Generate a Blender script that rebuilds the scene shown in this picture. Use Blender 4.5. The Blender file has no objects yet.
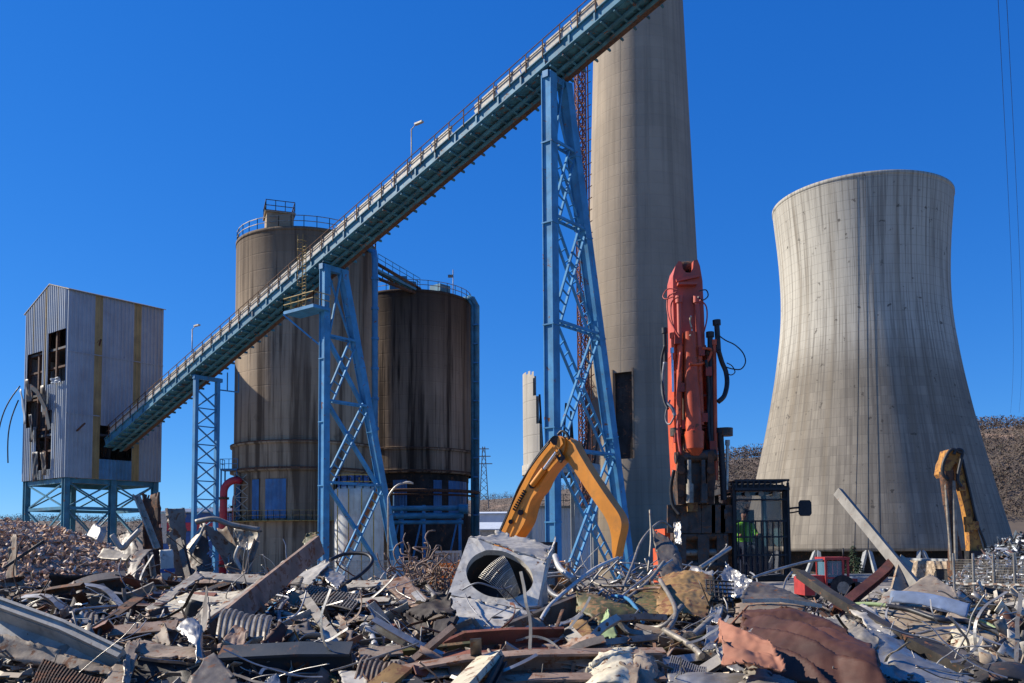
import bpy, math, random
from mathutils import Vector, Matrix, noise
R = math.radians
random.seed(7)
scn = bpy.context.scene
COL = scn.collection
V = Vector
W, H, F, EYE = 1024, 683, 900.0, 2.8
PITCH, ROLL = R(3.5), R(0.4)
SH = 203.5 - F * math.tan(PITCH)            # vertical shift in pixels, horizon lands on row 545
CP = V((0, 0, EYE))
_r, _u, FW = V((1, 0, 0)), V((0, -math.sin(PITCH), math.cos(PITCH))), V((0, math.cos(PITCH), math.sin(PITCH)))
RT = _r * math.cos(ROLL) - _u * math.sin(ROLL)
UP = _u * math.cos(ROLL) + _r * math.sin(ROLL)


def at(px, py, Y):
    d = RT * ((px - 512) / F) + UP * ((341.5 + SH - py) / F) + FW
    return CP + d * (Y / d.y)


def proj(p):
    q = V(p) - CP
    z = q.dot(FW)
    return 512 + F * q.dot(RT) / z, 341.5 + SH - F * q.dot(UP) / z


def smooth(a, b, x):
    t = max(0, min(1, (x - a) / (b - a)))
    return t * t * (3 - 2 * t)


def nz(x, y, z=0.0, s=1.0):
    return noise.noise(V((x * s, y * s, z * s)))


def G(x, y):                                   # lie of the land: level yard that drops towards the cooling tower
    return -6.2 * smooth(72, 135, y)


def rubble_z(x, y):
    ex = (x + 27) / 15.5
    ey = (y - 42) / 17.0
    r = math.sqrt(ex * ex + ey * ey)
    return 4.05 * (1 - smooth(0.15, 1.05, r)) + 0.25 * nz(x, y, 3, .35)


def heap(x, y):                                # scrap heap the photographer stands beside
    crest = 14.6 + 1.2 * nz(x, 0, 9, .22)
    lf = smooth(-2.5, -6.5, x)
    back = 19.0 + lf * 9
    z = 0.5 + .11 * min(y, crest)
    if y > crest:
        z *= 1 - smooth(crest, back, y)
    z *= smooth(-6, 1, y)
    z *= 1 - smooth(12.5, 16, abs(x))
    z *= 1 - .13 * smooth(2.6, 4.6, x)
    return max(z + .17 * nz(x, y, 1, .8) * smooth(0, .5, z), -.3)


def Yd(py):
    return 2.3 / (.11 + max(py - 545, 2) / 900)


def P(px, py, Y=None, dy=0):
    if Y is None:
        Y = Yd(py) - .25
    return at(px, py, Y + dy)


# ------------------------------------------------------------------ mesh collector
class MB:
    def __init__(s):
        s.v, s.f, s.mi, s.sm, s.uv = [], [], [], [], []

    def add(s, vs, fs, mi=0, sm=False, uvs=None):
        o = len(s.v)
        s.v.extend([tuple(p) for p in vs])
        for k, f in enumerate(fs):
            s.f.append(tuple(i + o for i in f))
            s.mi.append(mi); s.sm.append(sm)
            s.uv.append(uvs[k] if uvs else None)
        return s

    def obox(s, c, ax, ay, az, mi=0):           # centre and three half-axes
        c, ax, ay, az = V(c), V(ax), V(ay), V(az)
        vs = [c + ax * i + ay * j + az * k for k in (-1, 1) for j in (-1, 1) for i in (-1, 1)]
        if ax.cross(ay).dot(az) < 0:
            fs = [(0, 1, 3, 2), (4, 6, 7, 5), (0, 4, 5, 1), (2, 3, 7, 6), (0, 2, 6, 4), (1, 5, 7, 3)]
        else:
            fs = [(0, 2, 3, 1), (4, 5, 7, 6), (0, 1, 5, 4), (2, 6, 7, 3), (0, 4, 6, 2), (1, 3, 7, 5)]
        return s.add(vs, fs, mi)

    def box(s, c, size, rz=0, mi=0):
        c_, s_ = math.cos(rz), math.sin(rz)
        return s.obox(c, V((c_, s_, 0)) * size[0] / 2, V((-s_, c_, 0)) * size[1] / 2, V((0, 0, size[2] / 2)), mi)

    def bar(s, p0, p1, w, h=None, up=(0, 0, 1), mi=0):
        h = h or w
        p0, p1 = V(p0), V(p1)
        d = p1 - p0
        L = d.length
        if L < 1e-6:
            return s
        d /= L
        up = V(up)
        sd = d.cross(up)
        if sd.length < 1e-3:
            sd = d.cross(V((1, 0, 0)))
        sd.normalize()
        u2 = sd.cross(d)
        return s.obox((p0 + p1) / 2, d * L / 2, sd * w / 2, u2 * h / 2, mi)

    def sweep(s, pts, prof, up=(0, 0, 1), closed=True, sm=False, mi=0, caps=True):
        """carry a 2D outline along a path"""
        pts = [V(p) for p in pts]
        n, m = len(pts), len(prof)
        vs = []
        last = None
        for i in range(n):
            d = (pts[min(i + 1, n - 1)] - pts[max(i - 1, 0)]).normalized()
            if last is None:
                sd = d.cross(V(up))
                if sd.length < 1e-2:
                    sd = d.cross(V((1, .3, 0)))
            else:
                sd = last - d * last.dot(d)
            sd.normalize()
            last = sd
            u2 = sd.cross(d)
            sc = 1
            vs += [pts[i] + sd * a * sc + u2 * b * sc for a, b in prof]
        fs = []
        for i in range(n - 1):
            for j in range(m if closed else m - 1):
                k = (j + 1) % m
                fs.append((i * m + j, i * m + k, (i + 1) * m + k, (i + 1) * m + j))
        s.add(vs, fs, mi, sm)
        if caps and closed:
            o = len(s.v) - n * m
            s.f.append(tuple(o + j for j in reversed(range(m)))); s.mi.append(mi); s.sm.append(False); s.uv.append(None)
            s.f.append(tuple(o + (n - 1) * m + j for j in range(m))); s.mi.append(mi); s.sm.append(False); s.uv.append(None)
        return s

    def tube(s, pts, r, seg=8, mi=0, up=(0, 0, 1)):
        prof = [(r * math.cos(2 * math.pi * k / seg), r * math.sin(2 * math.pi * k / seg)) for k in range(seg)]
        return s.sweep(pts, prof, up, True, True, mi)

    def cyl(s, p0, p1, r0, r1=None, seg=16, mi=0):
        r1 = r0 if r1 is None else r1
        p0, p1 = V(p0), V(p1)
        d = (p1 - p0).normalized()
        a = d.cross(V((0, 0, 1)))
        if a.length < 1e-3:
            a = V((1, 0, 0))
        a.normalize()
        b = d.cross(a)
        vs = []
        for p, r in ((p0, r0), (p1, r1)):
            vs += [p + (a * math.cos(t) + b * math.sin(t)) * r for t in (2 * math.pi * k / seg for k in range(seg))]
        fs = [(k, (k + 1) % seg, seg + (k + 1) % seg, seg + k) for k in range(seg)]
        s.add(vs, fs, mi, True)
        s.add(vs, [tuple(reversed(range(seg))), tuple(range(seg, 2 * seg))], mi, False)
        return s

    def lathe(s, c, prof, seg=64, mi=0, hole=None, a0=0, a1=2 * math.pi, sm=True):
        """prof: (radius, z); UV in metres round and up"""
        c = V(c)
        n = len(prof)
        full = abs(a1 - a0 - 2 * math.pi) < 1e-6
        vs, fs, uvs = [], [], []
        cnt = seg if full else seg + 1
        for i in range(cnt):
            t = a0 + (a1 - a0) * i / seg
            for r, z in prof:
                vs.append(c + V((r * math.cos(t), r * math.sin(t), z)))
        for i in range(seg):
            j = (i + 1) % cnt
            for k in range(n - 1):
                if hole and hole(a0 + (a1 - a0) * (i + .5) / seg, (prof[k][1] + prof[k + 1][1]) / 2):
                    continue
                fs.append((i * n + k, j * n + k, j * n + k + 1, i * n + k + 1))
                u0, u1 = i / seg, (i + 1) / seg
                uvs.append([(u0, prof[k][1]), (u1, prof[k][1]), (u1, prof[k + 1][1]), (u0, prof[k + 1][1])])
        return s.add(vs, fs, mi, sm, uvs)

    def prism(s, pts, off, mi=0):
        """flat outline given in space, thickened by the vector off"""
        pts = [V(p) for p in pts]
        off = V(off)
        n = len(pts)
        vs = pts + [p + off for p in pts]
        nr = sum(((pts[i] - pts[0]).cross(pts[(i + 1) % n] - pts[0]) for i in range(n)), V())
        fl = nr.dot(off) > 0
        top, bot = tuple(range(n, 2 * n)), tuple(reversed(range(n)))
        sides = [(i, (i + 1) % n, n + (i + 1) % n, n + i) for i in range(n)]
        fs = [bot, top] + sides
        if not fl:
            fs = [tuple(reversed(f)) for f in fs]
        return s.add(vs, fs, mi)

    def patch(s, fn, nx, ny, th, mi=0, sm=True, holes=None):
        """double-skinned sheet fn(u, v) with real thickness"""
        g = [[V(fn(i / nx, j / ny)) for j in range(ny + 1)] for i in range(nx + 1)]
        def nrm(i, j):
            a = g[min(i + 1, nx)][j] - g[max(i - 1, 0)][j]
            b = g[i][min(j + 1, ny)] - g[i][max(j - 1, 0)]
            c = a.cross(b)
            return c.normalized() if c.length > 1e-9 else V((0, 0, 1))
        vs = []
        for i in range(nx + 1):
            for j in range(ny + 1):
                vs.append(g[i][j])
        for i in range(nx + 1):
            for j in range(ny + 1):
                vs.append(g[i][j] - nrm(i, j) * th)
        N = (nx + 1) * (ny + 1)
        q = lambda i, j: i * (ny + 1) + j
        fs = []
        gone = set()
        for i in range(nx):
            for j in range(ny):
                if holes and holes(i, j):
                    gone.add((i, j)); continue
                f = (q(i, j), q(i + 1, j), q(i + 1, j + 1), q(i, j + 1))
                fs.append(f)
                fs.append(tuple(N + k for k in reversed(f)))
        ed = []
        for i in range(nx):
            for j in range(ny):
                if (i, j) in gone:
                    continue
                for (di, dj, a, b) in ((-1, 0, (i, j), (i, j + 1)), (1, 0, (i + 1, j + 1), (i + 1, j)), (0, -1, (i + 1, j), (i, j)), (0, 1, (i, j + 1), (i + 1, j + 1))):
                    ii, jj = i + di, j + dj
                    if not (0 <= ii < nx and 0 <= jj < ny) or (ii, jj) in gone:
                        ed.append((q(*a), q(*b), N + q(*b), N + q(*a)))
        s.add(vs, fs + ed, mi, sm)
        for k in range(len(ed)):
            s.sm[-1 - k] = False
        return s

    def build(s, name, mats, parent=None, label=None):
        me = bpy.data.meshes.new(name)
        o0 = V((0, 0, 0))
        root = parent
        while root is not None:
            o0 += root.location
            root = root.parent
        me.from_pydata([V(p) - o0 for p in s.v], [], s.f)
        for m in (mats if isinstance(mats, (list, tuple)) else [mats]):
            me.materials.append(m)
        me.polygons.foreach_set('material_index', s.mi)
        me.polygons.foreach_set('use_smooth', s.sm)
        if any(u for u in s.uv):
            lay = me.uv_layers.new(name='UVMap')
            k = 0
            for pi, p in enumerate(me.polygons):
                u = s.uv[pi]
                for li in range(p.loop_total):
                    lay.data[p.loop_start + li].uv = u[li] if u else (0, 0)
        me.update()
        o = bpy.data.objects.new(name, me)
        COL.objects.link(o)
        if parent is not None:
            o.parent = parent
        if label:
            o['label'] = label
        return o


def tag(o, label=None, cat=None, group=None, kind=None):
    if label: o['label'] = label
    if cat: o['category'] = cat
    if group: o['group'] = group
    if kind: o['kind'] = kind
    return o


def thing(name, label, cat, loc=(0, 0, 0), group=None):
    o = bpy.data.objects.new(name, None)
    o.empty_display_size = .3
    COL.objects.link(o)
    o.location = loc
    return tag(o, label, cat, group)


def copy_tree(o, parent=None):
    c = o.copy()
    COL.objects.link(c)
    if parent is not None:
        c.parent = parent
    for ch in list(o.children):
        copy_tree(ch, c)
    return c


# ------------------------------------------------------------------ materials
MATS = {}


class NT:
    def __init__(s, name):
        s.m = bpy.data.materials.new(name)
        s.m.use_nodes = True
        s.t = s.m.node_tree
        s.b = s.t.nodes['Principled BSDF']
        MATS[name] = s.m

    def n(s, ty, **kw):
        x = s.t.nodes.new(ty)
        for k, v in kw.items():
            if k.startswith('_'):
                setattr(x, k[1:], v)
            else:
                x.inputs[k.replace('__', ' ')].default_value = v
        return x

    def l(s, a, b):
        s.t.links.new(a, b)

    def math(s, op, a, b=None, c=None):
        x = s.t.nodes.new('ShaderNodeMath')
        x.operation = op
        for k, v in enumerate((a, b, c)):
            if v is None: continue
            if isinstance(v, (int, float)): x.inputs[k].default_value = v
            else: s.l(v, x.inputs[k])
        return x.outputs[0]

    def mix(s, f, a, b, mode='MIX'):
        x = s.t.nodes.new('ShaderNodeMix')
        x.data_type = 'RGBA'
        x.blend_type = mode
        for k, v in ((0, f), (6, a), (7, b)):
            if isinstance(v, (int, float)): x.inputs[k].default_value = v
            elif isinstance(v, tuple): x.inputs[k].default_value = (*v[:3], 1)
            else: s.l(v, x.inputs[k])
        return x.outputs[2]

    def ramp(s, f, a, b):
        x = s.t.nodes.new('ShaderNodeMapRange')
        x.interpolation_type = 'SMOOTHSTEP'
        x.inputs['From Min'].default_value = a
        x.inputs['From Max'].default_value = b
        s.l(f, x.inputs['Value'])
        return x.outputs[0]

    def coord(s, kind='Object', scale=(1, 1, 1), rand=True):
        tc = s.n('ShaderNodeTexCoord')
        mp = s.n('ShaderNodeMapping')
        mp.inputs['Scale'].default_value = scale
        s.l(tc.outputs[kind], mp.inputs['Vector'])
        if rand:
            oi = s.n('ShaderNodeObjectInfo')
            mu = s.math('MULTIPLY', oi.outputs['Random'], 37.0)
            s.l(mu, mp.inputs['Location'])
        return mp.outputs[0]

    def noise(s, vec, scale, det=4, rough=.55, dist=0):
        x = s.n('ShaderNodeTexNoise', Scale=scale, Detail=det, Roughness=rough, Distortion=dist)
        s.l(vec, x.inputs['Vector'])
        return x.outputs[0]

    def bump(s, h, st, dist=.02):
        x = s.n('ShaderNodeBump', Strength=st, Distance=dist)
        s.l(h, x.inputs['Height'])
        s.l(x.outputs[0], s.b.inputs['Normal'])

    def col(s, c):
        if isinstance(c, tuple): s.b.inputs['Base Color'].default_value = (*c[:3], 1)
        else: s.l(c, s.b.inputs['Base Color'])


def sc(c, k):
    return tuple(min(1, x * k) for x in c[:3])


def surf(name, base, rough=.6, metal=0, var=.25, scale=2.0, rust=0.0, rustc=(.16, .065, .028), streak=.3, bump=.25, dirt=(.10, .085, .07), dirta=.35, spec=.4, fine=30):
    """weathered solid: tone drift, dirt, vertical streaks and rust patches"""
    t = NT(name)
    v = t.coord()
    n1 = t.noise(v, scale, 5, .6)
    c = t.mix(t.ramp(n1, .3, .7), sc(base, 1 - var), sc(base, 1 + var))
    vs = t.coord(scale=(1, 1, .12))
    n2 = t.noise(vs, scale * 3.0, 4, .6)
    c = t.mix(t.math('MULTIPLY', t.ramp(n2, .48, .75), streak), c, dirt)
    n3 = t.noise(v, scale * 1.7, 6, .65, .4)
    c = t.mix(t.math('MULTIPLY', t.ramp(n3, .5, .72), dirta), c, dirt)
    rg = t.math('ADD', t.math('MULTIPLY', n3, .35), rough - .17)
    if rust > 0:
        n4 = t.noise(v, scale * 2.6, 8, .7, .6)
        m = t.ramp(n4, .68 - rust * .4, .74 - rust * .36)
        rc = t.mix(t.noise(v, scale * 14, 3), sc(rustc, .5), sc(rustc, 1.7))
        c = t.mix(m, c, rc)
        rg = t.math('MAXIMUM', rg, t.math('MULTIPLY', m, .85))
        if metal:
            t.l(t.math('MULTIPLY', t.math('SUBTRACT', 1.0, m), metal), t.b.inputs['Metallic'])
    elif metal:
        t.b.inputs['Metallic'].default_value = metal
    t.col(c)
    t.l(rg, t.b.inputs['Roughness'])
    t.b.inputs['Specular IOR Level'].default_value = spec
    if bump:
        t.bump(t.noise(v, fine, 4, .6), bump, .01)
    return t.m


M = MATS
surf('steel_blue', (.04, .19, .36), .55, 0, .2, .6, .16, streak=.25, dirta=.18, bump=.15)
surf('steel_blue_light', (.045, .225, .42), .7, 0, .22, .7, .2, streak=.16, dirta=.12, bump=.15)
surf('steel_teal', (.045, .185, .27), .55, 0, .25, .8, .22, streak=.3, dirta=.25, bump=.15)
surf('steel_dark', (.035, .045, .055), .6, 0, .3, .8, .35, bump=.2)
surf('rust_dark', (.07, .038, .024), .85, 0, .4, 2.5, .45, bump=.5)
surf('rust_red', (.20, .062, .035), .7, 0, .35, 2.2, .35, bump=.4)
surf('rust_orange', (.32, .11, .035), .75, 0, .35, 2.0, .4, bump=.3)
surf('galv', (.43, .395, .34), .42, .7, .25, 3.2, .22, streak=.3, dirta=.35, bump=.15, fine=14)
surf('galv_dull', (.285, .25, .2), .55, .45, .3, 3.4, .24, streak=.35, dirta=.45, bump=.25)
surf('alu', (.40, .375, .33), .36, .8, .18, 4.0, .08, streak=.15, dirta=.25, bump=.2, fine=9)
surf('beige', (.36, .31, .235), .6, 0, .22, 3, .34, streak=.3, dirta=.4, bump=.15)
surf('tan', (.33, .255, .175), .65, 0, .22, 3, .28, streak=.25, dirta=.35, bump=.2)
surf('cream', (.62, .535, .37), .55, 0, .18, 3.0, .32, streak=.25, dirta=.3, bump=.1)
surf('taupe', (.255, .190, .132), .7, 0, .28, 3, .36, streak=.35, dirta=.45, bump=.25)
surf('mauve', (.27, .178, .125), .7, 0, .28, 3, .38, streak=.35, dirta=.45, bump=.25)
surf('slate', (.135, .112, .09), .55, .2, .32, 3, .32, streak=.35, dirta=.4, bump=.25)
surf('charcoal', (.04, .034, .028), .6, .2, .35, 2.0, .25, bump=.3)
surf('weathered_steel', (.215, .195, .165), .7, 0, .2, 3, .12, bump=.2)
surf('brown_sheet', (.072, .027, .014), .62, 0, .35, 1.4, .12, streak=.3, dirt=(.05, .025, .016), dirta=.35, bump=.15)
surf('scrap_black', (.030, .021, .017), .75, .1, .4, 2.5, .12, rustc=(.07, .03, .016), bump=.4)
surf('salmon_sheet', (.33, .135, .075), .7, 0, .2, 1.6, .15, streak=.2, dirta=.25, bump=.12)
surf('olive', (.10, .092, .03), .55, 0, .35, 3.0, .45, rustc=(.22, .12, .05), bump=.2)
surf('ochre_sheet', (.30, .17, .055), .65, 0, .35, 2.2, .4, bump=.25)
surf('lime_sheet', (.30, .38, .17), .6, 0, .2, 2.2, .15, bump=.15)
surf('white_paint', (.58, .53, .44), .45, 0, .12, 3, .22, streak=.5, dirt=(.22, .18, .14), dirta=.55, bump=.1)
surf('pale_grey', (.44, .395, .325), .55, .05, .18, 3, .15, streak=.35, dirta=.3, bump=.12)
surf('blue_hood', (.24, .29, .37), .4, .2, .25, 2.5, .05, streak=.2, dirta=.2, bump=.1)
surf('blue_paint', (.035, .10, .30), .5, 0, .25, 1.5, .12, bump=.15)
surf('cable_black', (.018, .018, .02), .45, 0, .3, 4, 0, bump=.1)
surf('cable_grey', (.20, .20, .21), .5, .2, .3, 4, .1, bump=.1)
surf('pipe_white', (.56, .53, .47), .4, .3, .18, 3, .25, bump=.1)
surf('machine_red_dark', (.33, .045, .025), .5, 0, .3, 2.6, .3, dirt=(.06, .03, .025), streak=.45, dirta=.5, bump=.2)
surf('machine_grease', (.06, .048, .04), .5, .2, .5, 4, .4, dirt=(.12, .10, .08), dirta=.4, bump=.4)
surf('machine_red', (.62, .095, .03), .42, 0, .22, 1.6, .2, dirt=(.12, .06, .04), streak=.3, dirta=.35, bump=.12)
surf('machine_red_faded', (.50, .095, .06), .5, 0, .15, 1.8, .06, dirt=(.2, .1, .08), streak=.25, dirta=.3, bump=.12)
surf('machine_orange', (.66, .245, .025), .42, 0, .14, 1.2, .06, dirt=(.2, .1, .03), streak=.3, dirta=.3, bump=.1)
surf('machine_yellow', (.42, .19, .035), .6, 0, .3, 1.2, .42, dirt=(.10, .065, .035), streak=.5, dirta=.45, bump=.15)
surf('machine_black', (.022, .022, .024), .55, .1, .35, 2.0, .06, dirt=(.09, .08, .07), dirta=.3, bump=.2)
surf('chrome', (.6, .6, .62), .2, 1, .05, 2, 0, streak=0, dirta=.1, bump=0)
surf('rubber', (.02, .02, .021), .8, 0, .3, 3, 0, dirt=(.12, .10, .08), dirta=.4, bump=.4)
surf('yellow_rail', (.42, .27, .07), .6, 0, .2, 2, .3, bump=.1)
surf('tractor_red', (.36, .03, .028), .45, 0, .2, 2, .1, dirta=.35, bump=.1)
surf('red_duct', (.50, .035, .05), .4, 0, .15, 1, .05, bump=.05)
surf('cable_red', (.42, .05, .03), .5, 0, .2, 3, 0, bump=.1)
surf('tank_white', (.60, .585, .53), .5, 0, .12, .8, .12, streak=.5, dirt=(.30, .22, .14), dirta=.25, bump=.06)
surf('timber', (.30, .21, .125), .8, 0, .3, 3, 0, bump=.4)
surf('shed_white', (.60, .64, .68), .6, 0, .08, .2, 0, streak=.2, dirta=.15, bump=.05)
surf('wall_grey', (.34, .34, .32), .85, 0, .15, .8, 0, bump=.3)
surf('skin_tone', (.55, .30, .2), .55, 0, .06, 8, 0, streak=0, dirta=0, bump=.05)
surf('hivis', (.30, .85, .06), .7, 0, .12, 8, 0, streak=0, dirta=.1, bump=.1)
surf('cloth_navy', (.03, .04, .08), .8, 0, .2, 8, 0, streak=0, dirta=.1, bump=.1)
surf('hair_dark', (.04, .025, .018), .7, 0, .2, 20, 0, bump=.2)
surf('cladding', (.30, .335, .375), .5, .15, .1, .35, .05, streak=.35, dirt=(.22, .2, .2), dirta=.25, bump=.05)
surf('cladding_ochre', (.33, .235, .10), .6, 0, .18, .5, .12, streak=.35, dirta=.25, bump=.05)
surf('cladding_blue', (.075, .20, .33), .5, 0, .2, .5, .12, streak=.4, dirta=.3, bump=.05)
surf('panel_blue', (.06, .18, .37), .5, 0, .25, .5, .1, streak=.4, dirta=.3, bump=.05)
surf('steel_teal_dark', (.048, .165, .215), .7, 0, .35, .8, .3, streak=.4, dirt=(.03, .025, .02), dirta=.45, bump=.15)  # darker version of the teal with more dark dirt, for underside and deck
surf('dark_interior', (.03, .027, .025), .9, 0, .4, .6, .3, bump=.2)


def glass(name, tint, alpha):
    t = NT(name)
    t.col(tint)
    t.b.inputs['Roughness'].default_value = .06
    t.b.inputs['Alpha'].default_value = alpha
    t.b.inputs['Specular IOR Level'].default_value = .8
    return t.m


glass('cab_glass', (.012, .03, .06), .42)
glass('tractor_glass', (.10, .22, .28), .6)


def rubble_mat(name, cols, scale=9):
    t = NT(name)
    v = t.coord(rand=False)
    vo = t.n('ShaderNodeTexVoronoi', Scale=scale)
    t.l(v, vo.inputs['Vector'])
    sep = t.n('ShaderNodeSeparateColor')
    t.l(vo.outputs['Color'], sep.inputs[0])
    c = t.mix(t.ramp(sep.outputs[0], .2, .6), cols[0], cols[1])
    c = t.mix(t.ramp(sep.outputs[1], .68, .95), c, cols[2])
    c = t.mix(t.math('MULTIPLY', t.ramp(t.noise(v, .5, 4), .45, .7), .5), c, cols[0])
    t.col(c)
    t.b.inputs['Roughness'].default_value = .9
    t.bump(vo.outputs['Distance'], .8, .08)
    return t.m


rubble_mat('rubble', ((.20, .125, .08), (.42, .28, .19), (.58, .44, .33)), 6)
rubble_mat('gravel_wall', ((.24, .175, .115), (.40, .30, .20), (.50, .40, .29)), 5)
rubble_mat('ground', ((.17, .145, .115), (.26, .22, .175), (.33, .29, .24)), 2.2)
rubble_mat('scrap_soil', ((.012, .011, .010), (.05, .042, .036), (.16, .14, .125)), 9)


def island_mat(name, cols, rough=.6, metal=0.0):
    """every loose chip takes its own tone"""
    t = NT(name)
    g = t.n('ShaderNodeNewGeometry')
    cr = t.n('ShaderNodeValToRGB')
    cr.color_ramp.interpolation = 'CONSTANT'
    els = cr.color_ramp.elements
    while len(els) < len(cols):
        els.new(.5)
    for k, c in enumerate(cols):
        els[k].position = k / len(cols)
        els[k].color = (*c, 1)
    t.l(g.outputs['Random Per Island'], cr.inputs[0])
    v = t.coord(rand=False)
    c = t.mix(t.math('MULTIPLY', t.ramp(t.noise(v, 6, 5), .4, .7), .6), cr.outputs[0], (.07, .055, .045))
    t.col(c)
    t.b.inputs['Roughness'].default_value = rough
    t.b.inputs['Metallic'].default_value = metal
    return t.m


island_mat('rubble_chips', [(.62, .39, .24), (.48, .29, .17), (.70, .48, .32), (.32, .19, .115), (.72, .57, .42), (.54, .32, .19)], .9)
island_mat('litter_chips', [(.17, .145, .115), (.32, .275, .22), (.07, .056, .044), (.20, .10, .05), (.52, .475, .40), (.045, .038, .03), (.38, .29, .195), (.14, .12, .10), (.26, .17, .115)], .55, .15)
island_mat('cable_chips', [(.07, .08, .095), (.38, .40, .41), (.04, .042, .05), (.62, .63, .64), (.5, .52, .53), (.12, .14, .15), (.18, .10, .075), (.09, .12, .15)], .5, .3)


def concrete(name, base, dark, circ, lift, cells, line=.5, streaks=.5, topdark=None, pale=None, cellvar=.12, brown=None, spots=0):
    """cast shell: u runs 0..1 round the axis, v is height in metres"""
    t = NT(name)
    tc = t.n('ShaderNodeTexCoord')
    sp = t.n('ShaderNodeSeparateXYZ')
    t.l(tc.outputs['UV'], sp.inputs[0])
    ob = t.coord(rand=False)
    u, v = sp.outputs[0], sp.outputs[1]
    uc = t.math('MULTIPLY', u, float(cells))
    vc = t.math('DIVIDE', v, lift)
    cb = t.n('ShaderNodeCombineXYZ')
    t.l(t.math('FLOOR', uc), cb.inputs[0]); t.l(t.math('FLOOR', vc), cb.inputs[1])
    wn = t.n('ShaderNodeTexWhiteNoise', _noise_dimensions='2D')
    t.l(cb.outputs[0], wn.inputs['Vector'])
    wn1 = t.n('ShaderNodeTexWhiteNoise', _noise_dimensions='1D')
    t.l(t.math('FLOOR', vc), wn1.inputs['W'])
    n1 = t.noise(ob, .09, 6, .62)
    c = t.mix(t.ramp(n1, .3, .7), sc(base, .84), sc(base, 1.13))
    c = t.mix(t.math('MULTIPLY', wn1.outputs['Value'], .22), c, sc(base, .72))
    c = t.mix(t.math('MULTIPLY', wn.outputs['Value'], cellvar), c, dark)
    wc = t.n('ShaderNodeTexWhiteNoise', _noise_dimensions='1D')
    t.l(t.math('FLOOR', t.math('MULTIPLY', uc, 2.0)), wc.inputs['W'])
    c = t.mix(t.math('MULTIPLY', wc.outputs['Value'], cellvar * 1.3), c, sc(base, .66))
    if pale:
        c = t.mix(t.math('MULTIPLY', t.ramp(t.math('ADD', v, t.math('MULTIPLY', n1, 10.0)), pale[0], pale[1]), pale[3]), c, pale[2])
    # rain streaks
    us = t.n('ShaderNodeCombineXYZ')
    t.l(t.math('MULTIPLY', u, circ), us.inputs[0]); t.l(t.math('MULTIPLY', v, .035), us.inputs[1])
    st = t.noise(us.outputs[0], .9, 5, .65, .2)
    st2 = t.noise(us.outputs[0], .28, 3, .6)
    c = t.mix(t.math('MULTIPLY', t.ramp(st, .45, .62), streaks), c, dark)
    c = t.mix(t.math('MULTIPLY', t.ramp(st2, .5, .68), streaks * .8), c, brown or dark)
    if topdark:
        f = t.ramp(t.math('SUBTRACT', v, t.math('MULTIPLY', st, topdark[2])), topdark[0], topdark[1])
        c = t.mix(t.math('MULTIPLY', f, topdark[3]), c, dark)
    if spots:
        sn = t.noise(us.outputs[0], 2.2, 3, .5)
        sn2 = t.noise(ob, .5, 4, .6)
        c = t.mix(t.math('MULTIPLY', t.ramp(sn2, .64, .7), spots), c, sc(dark, .6))
    # board and lift joints
    fu = t.math('ABSOLUTE', t.math('SUBTRACT', t.math('FRACT', uc), .5))
    fv = t.math('ABSOLUTE', t.math('SUBTRACT', t.math('FRACT', vc), .5))
    lu = t.ramp(fu, .455, .49)
    lv = t.ramp(fv, .45, .49)
    ln = t.math('MAXIMUM', t.math('MULTIPLY', lu, .8), lv)
    c = t.mix(t.math('MULTIPLY', ln, line), c, sc(dark, .75))
    t.col(c)
    t.b.inputs['Roughness'].default_value = .9
    t.b.inputs['Specular IOR Level'].default_value = .2
    h = t.math('SUBTRACT', t.noise(ob, 1.2, 6, .65), t.math('MULTIPLY', ln, .8))
    t.bump(h, .3, .06)
    return t.m


concrete('tower_shell', (.33, .285, .22), (.14, .12, .097), 226, 2.35, 100, line=.24, streaks=.62, pale=(46, 62, (.50, .46, .38), .85), brown=(.20, .16, .112), spots=.8, cellvar=.36, topdark=(64, 100, 34, .5))
concrete('chimney_concrete', (.345, .278, .205), (.17, .14, .105), 48, 1.5, 12, line=.09, streaks=.4, cellvar=.03, brown=(.22, .19, .155))
concrete('silo_concrete', (.43, .32, .21), (.08, .054, .036), 52, 1.9, 14, line=.05, streaks=.9, topdark=(10, 30, 30, .85), brown=(.14, .10, .07), spots=.25)
concrete('silo_concrete_dark', (.37, .265, .175), (.045, .03, .021), 52, 1.9, 14, line=.05, streaks=1.0, topdark=(7, 25, 30, .95), brown=(.11, .078, .055), spots=.25)
concrete('ruin_concrete', (.46, .42, .36), (.22, .19, .16), 24, 1.6, 14, line=.25, streaks=.3)

# ================================================================== camera, sky, sun
cam = bpy.data.cameras.new('camera')
co = bpy.data.objects.new('camera', cam)
COL.objects.link(co)
co.matrix_world = Matrix(((RT.x, UP.x, -FW.x, CP.x), (RT.y, UP.y, -FW.y, CP.y), (RT.z, UP.z, -FW.z, CP.z), (0, 0, 0, 1)))
cam.sensor_width = 36
cam.lens = F / 1024 * 36
cam.shift_y = SH / 1024
cam.clip_start = .1
cam.clip_end = 6000
scn.camera = co

SUN_EL, SUN_AZ = R(34), R(76)               # azimuth measured to the left of the view axis (+Y)
sdir = V((-math.sin(SUN_AZ) * math.cos(SUN_EL), math.cos(SUN_AZ) * math.cos(SUN_EL), math.sin(SUN_EL)))
sl = bpy.data.lights.new('sun', 'SUN')
sl.energy = 5.0
sl.angle = R(.5)
sl.color = (1, .94, .83)
so = bpy.data.objects.new('sun', sl)
COL.objects.link(so)
so.rotation_euler = sdir.to_track_quat('Z', 'Y').to_euler()
so.location = (-80, 30, 90)

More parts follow.
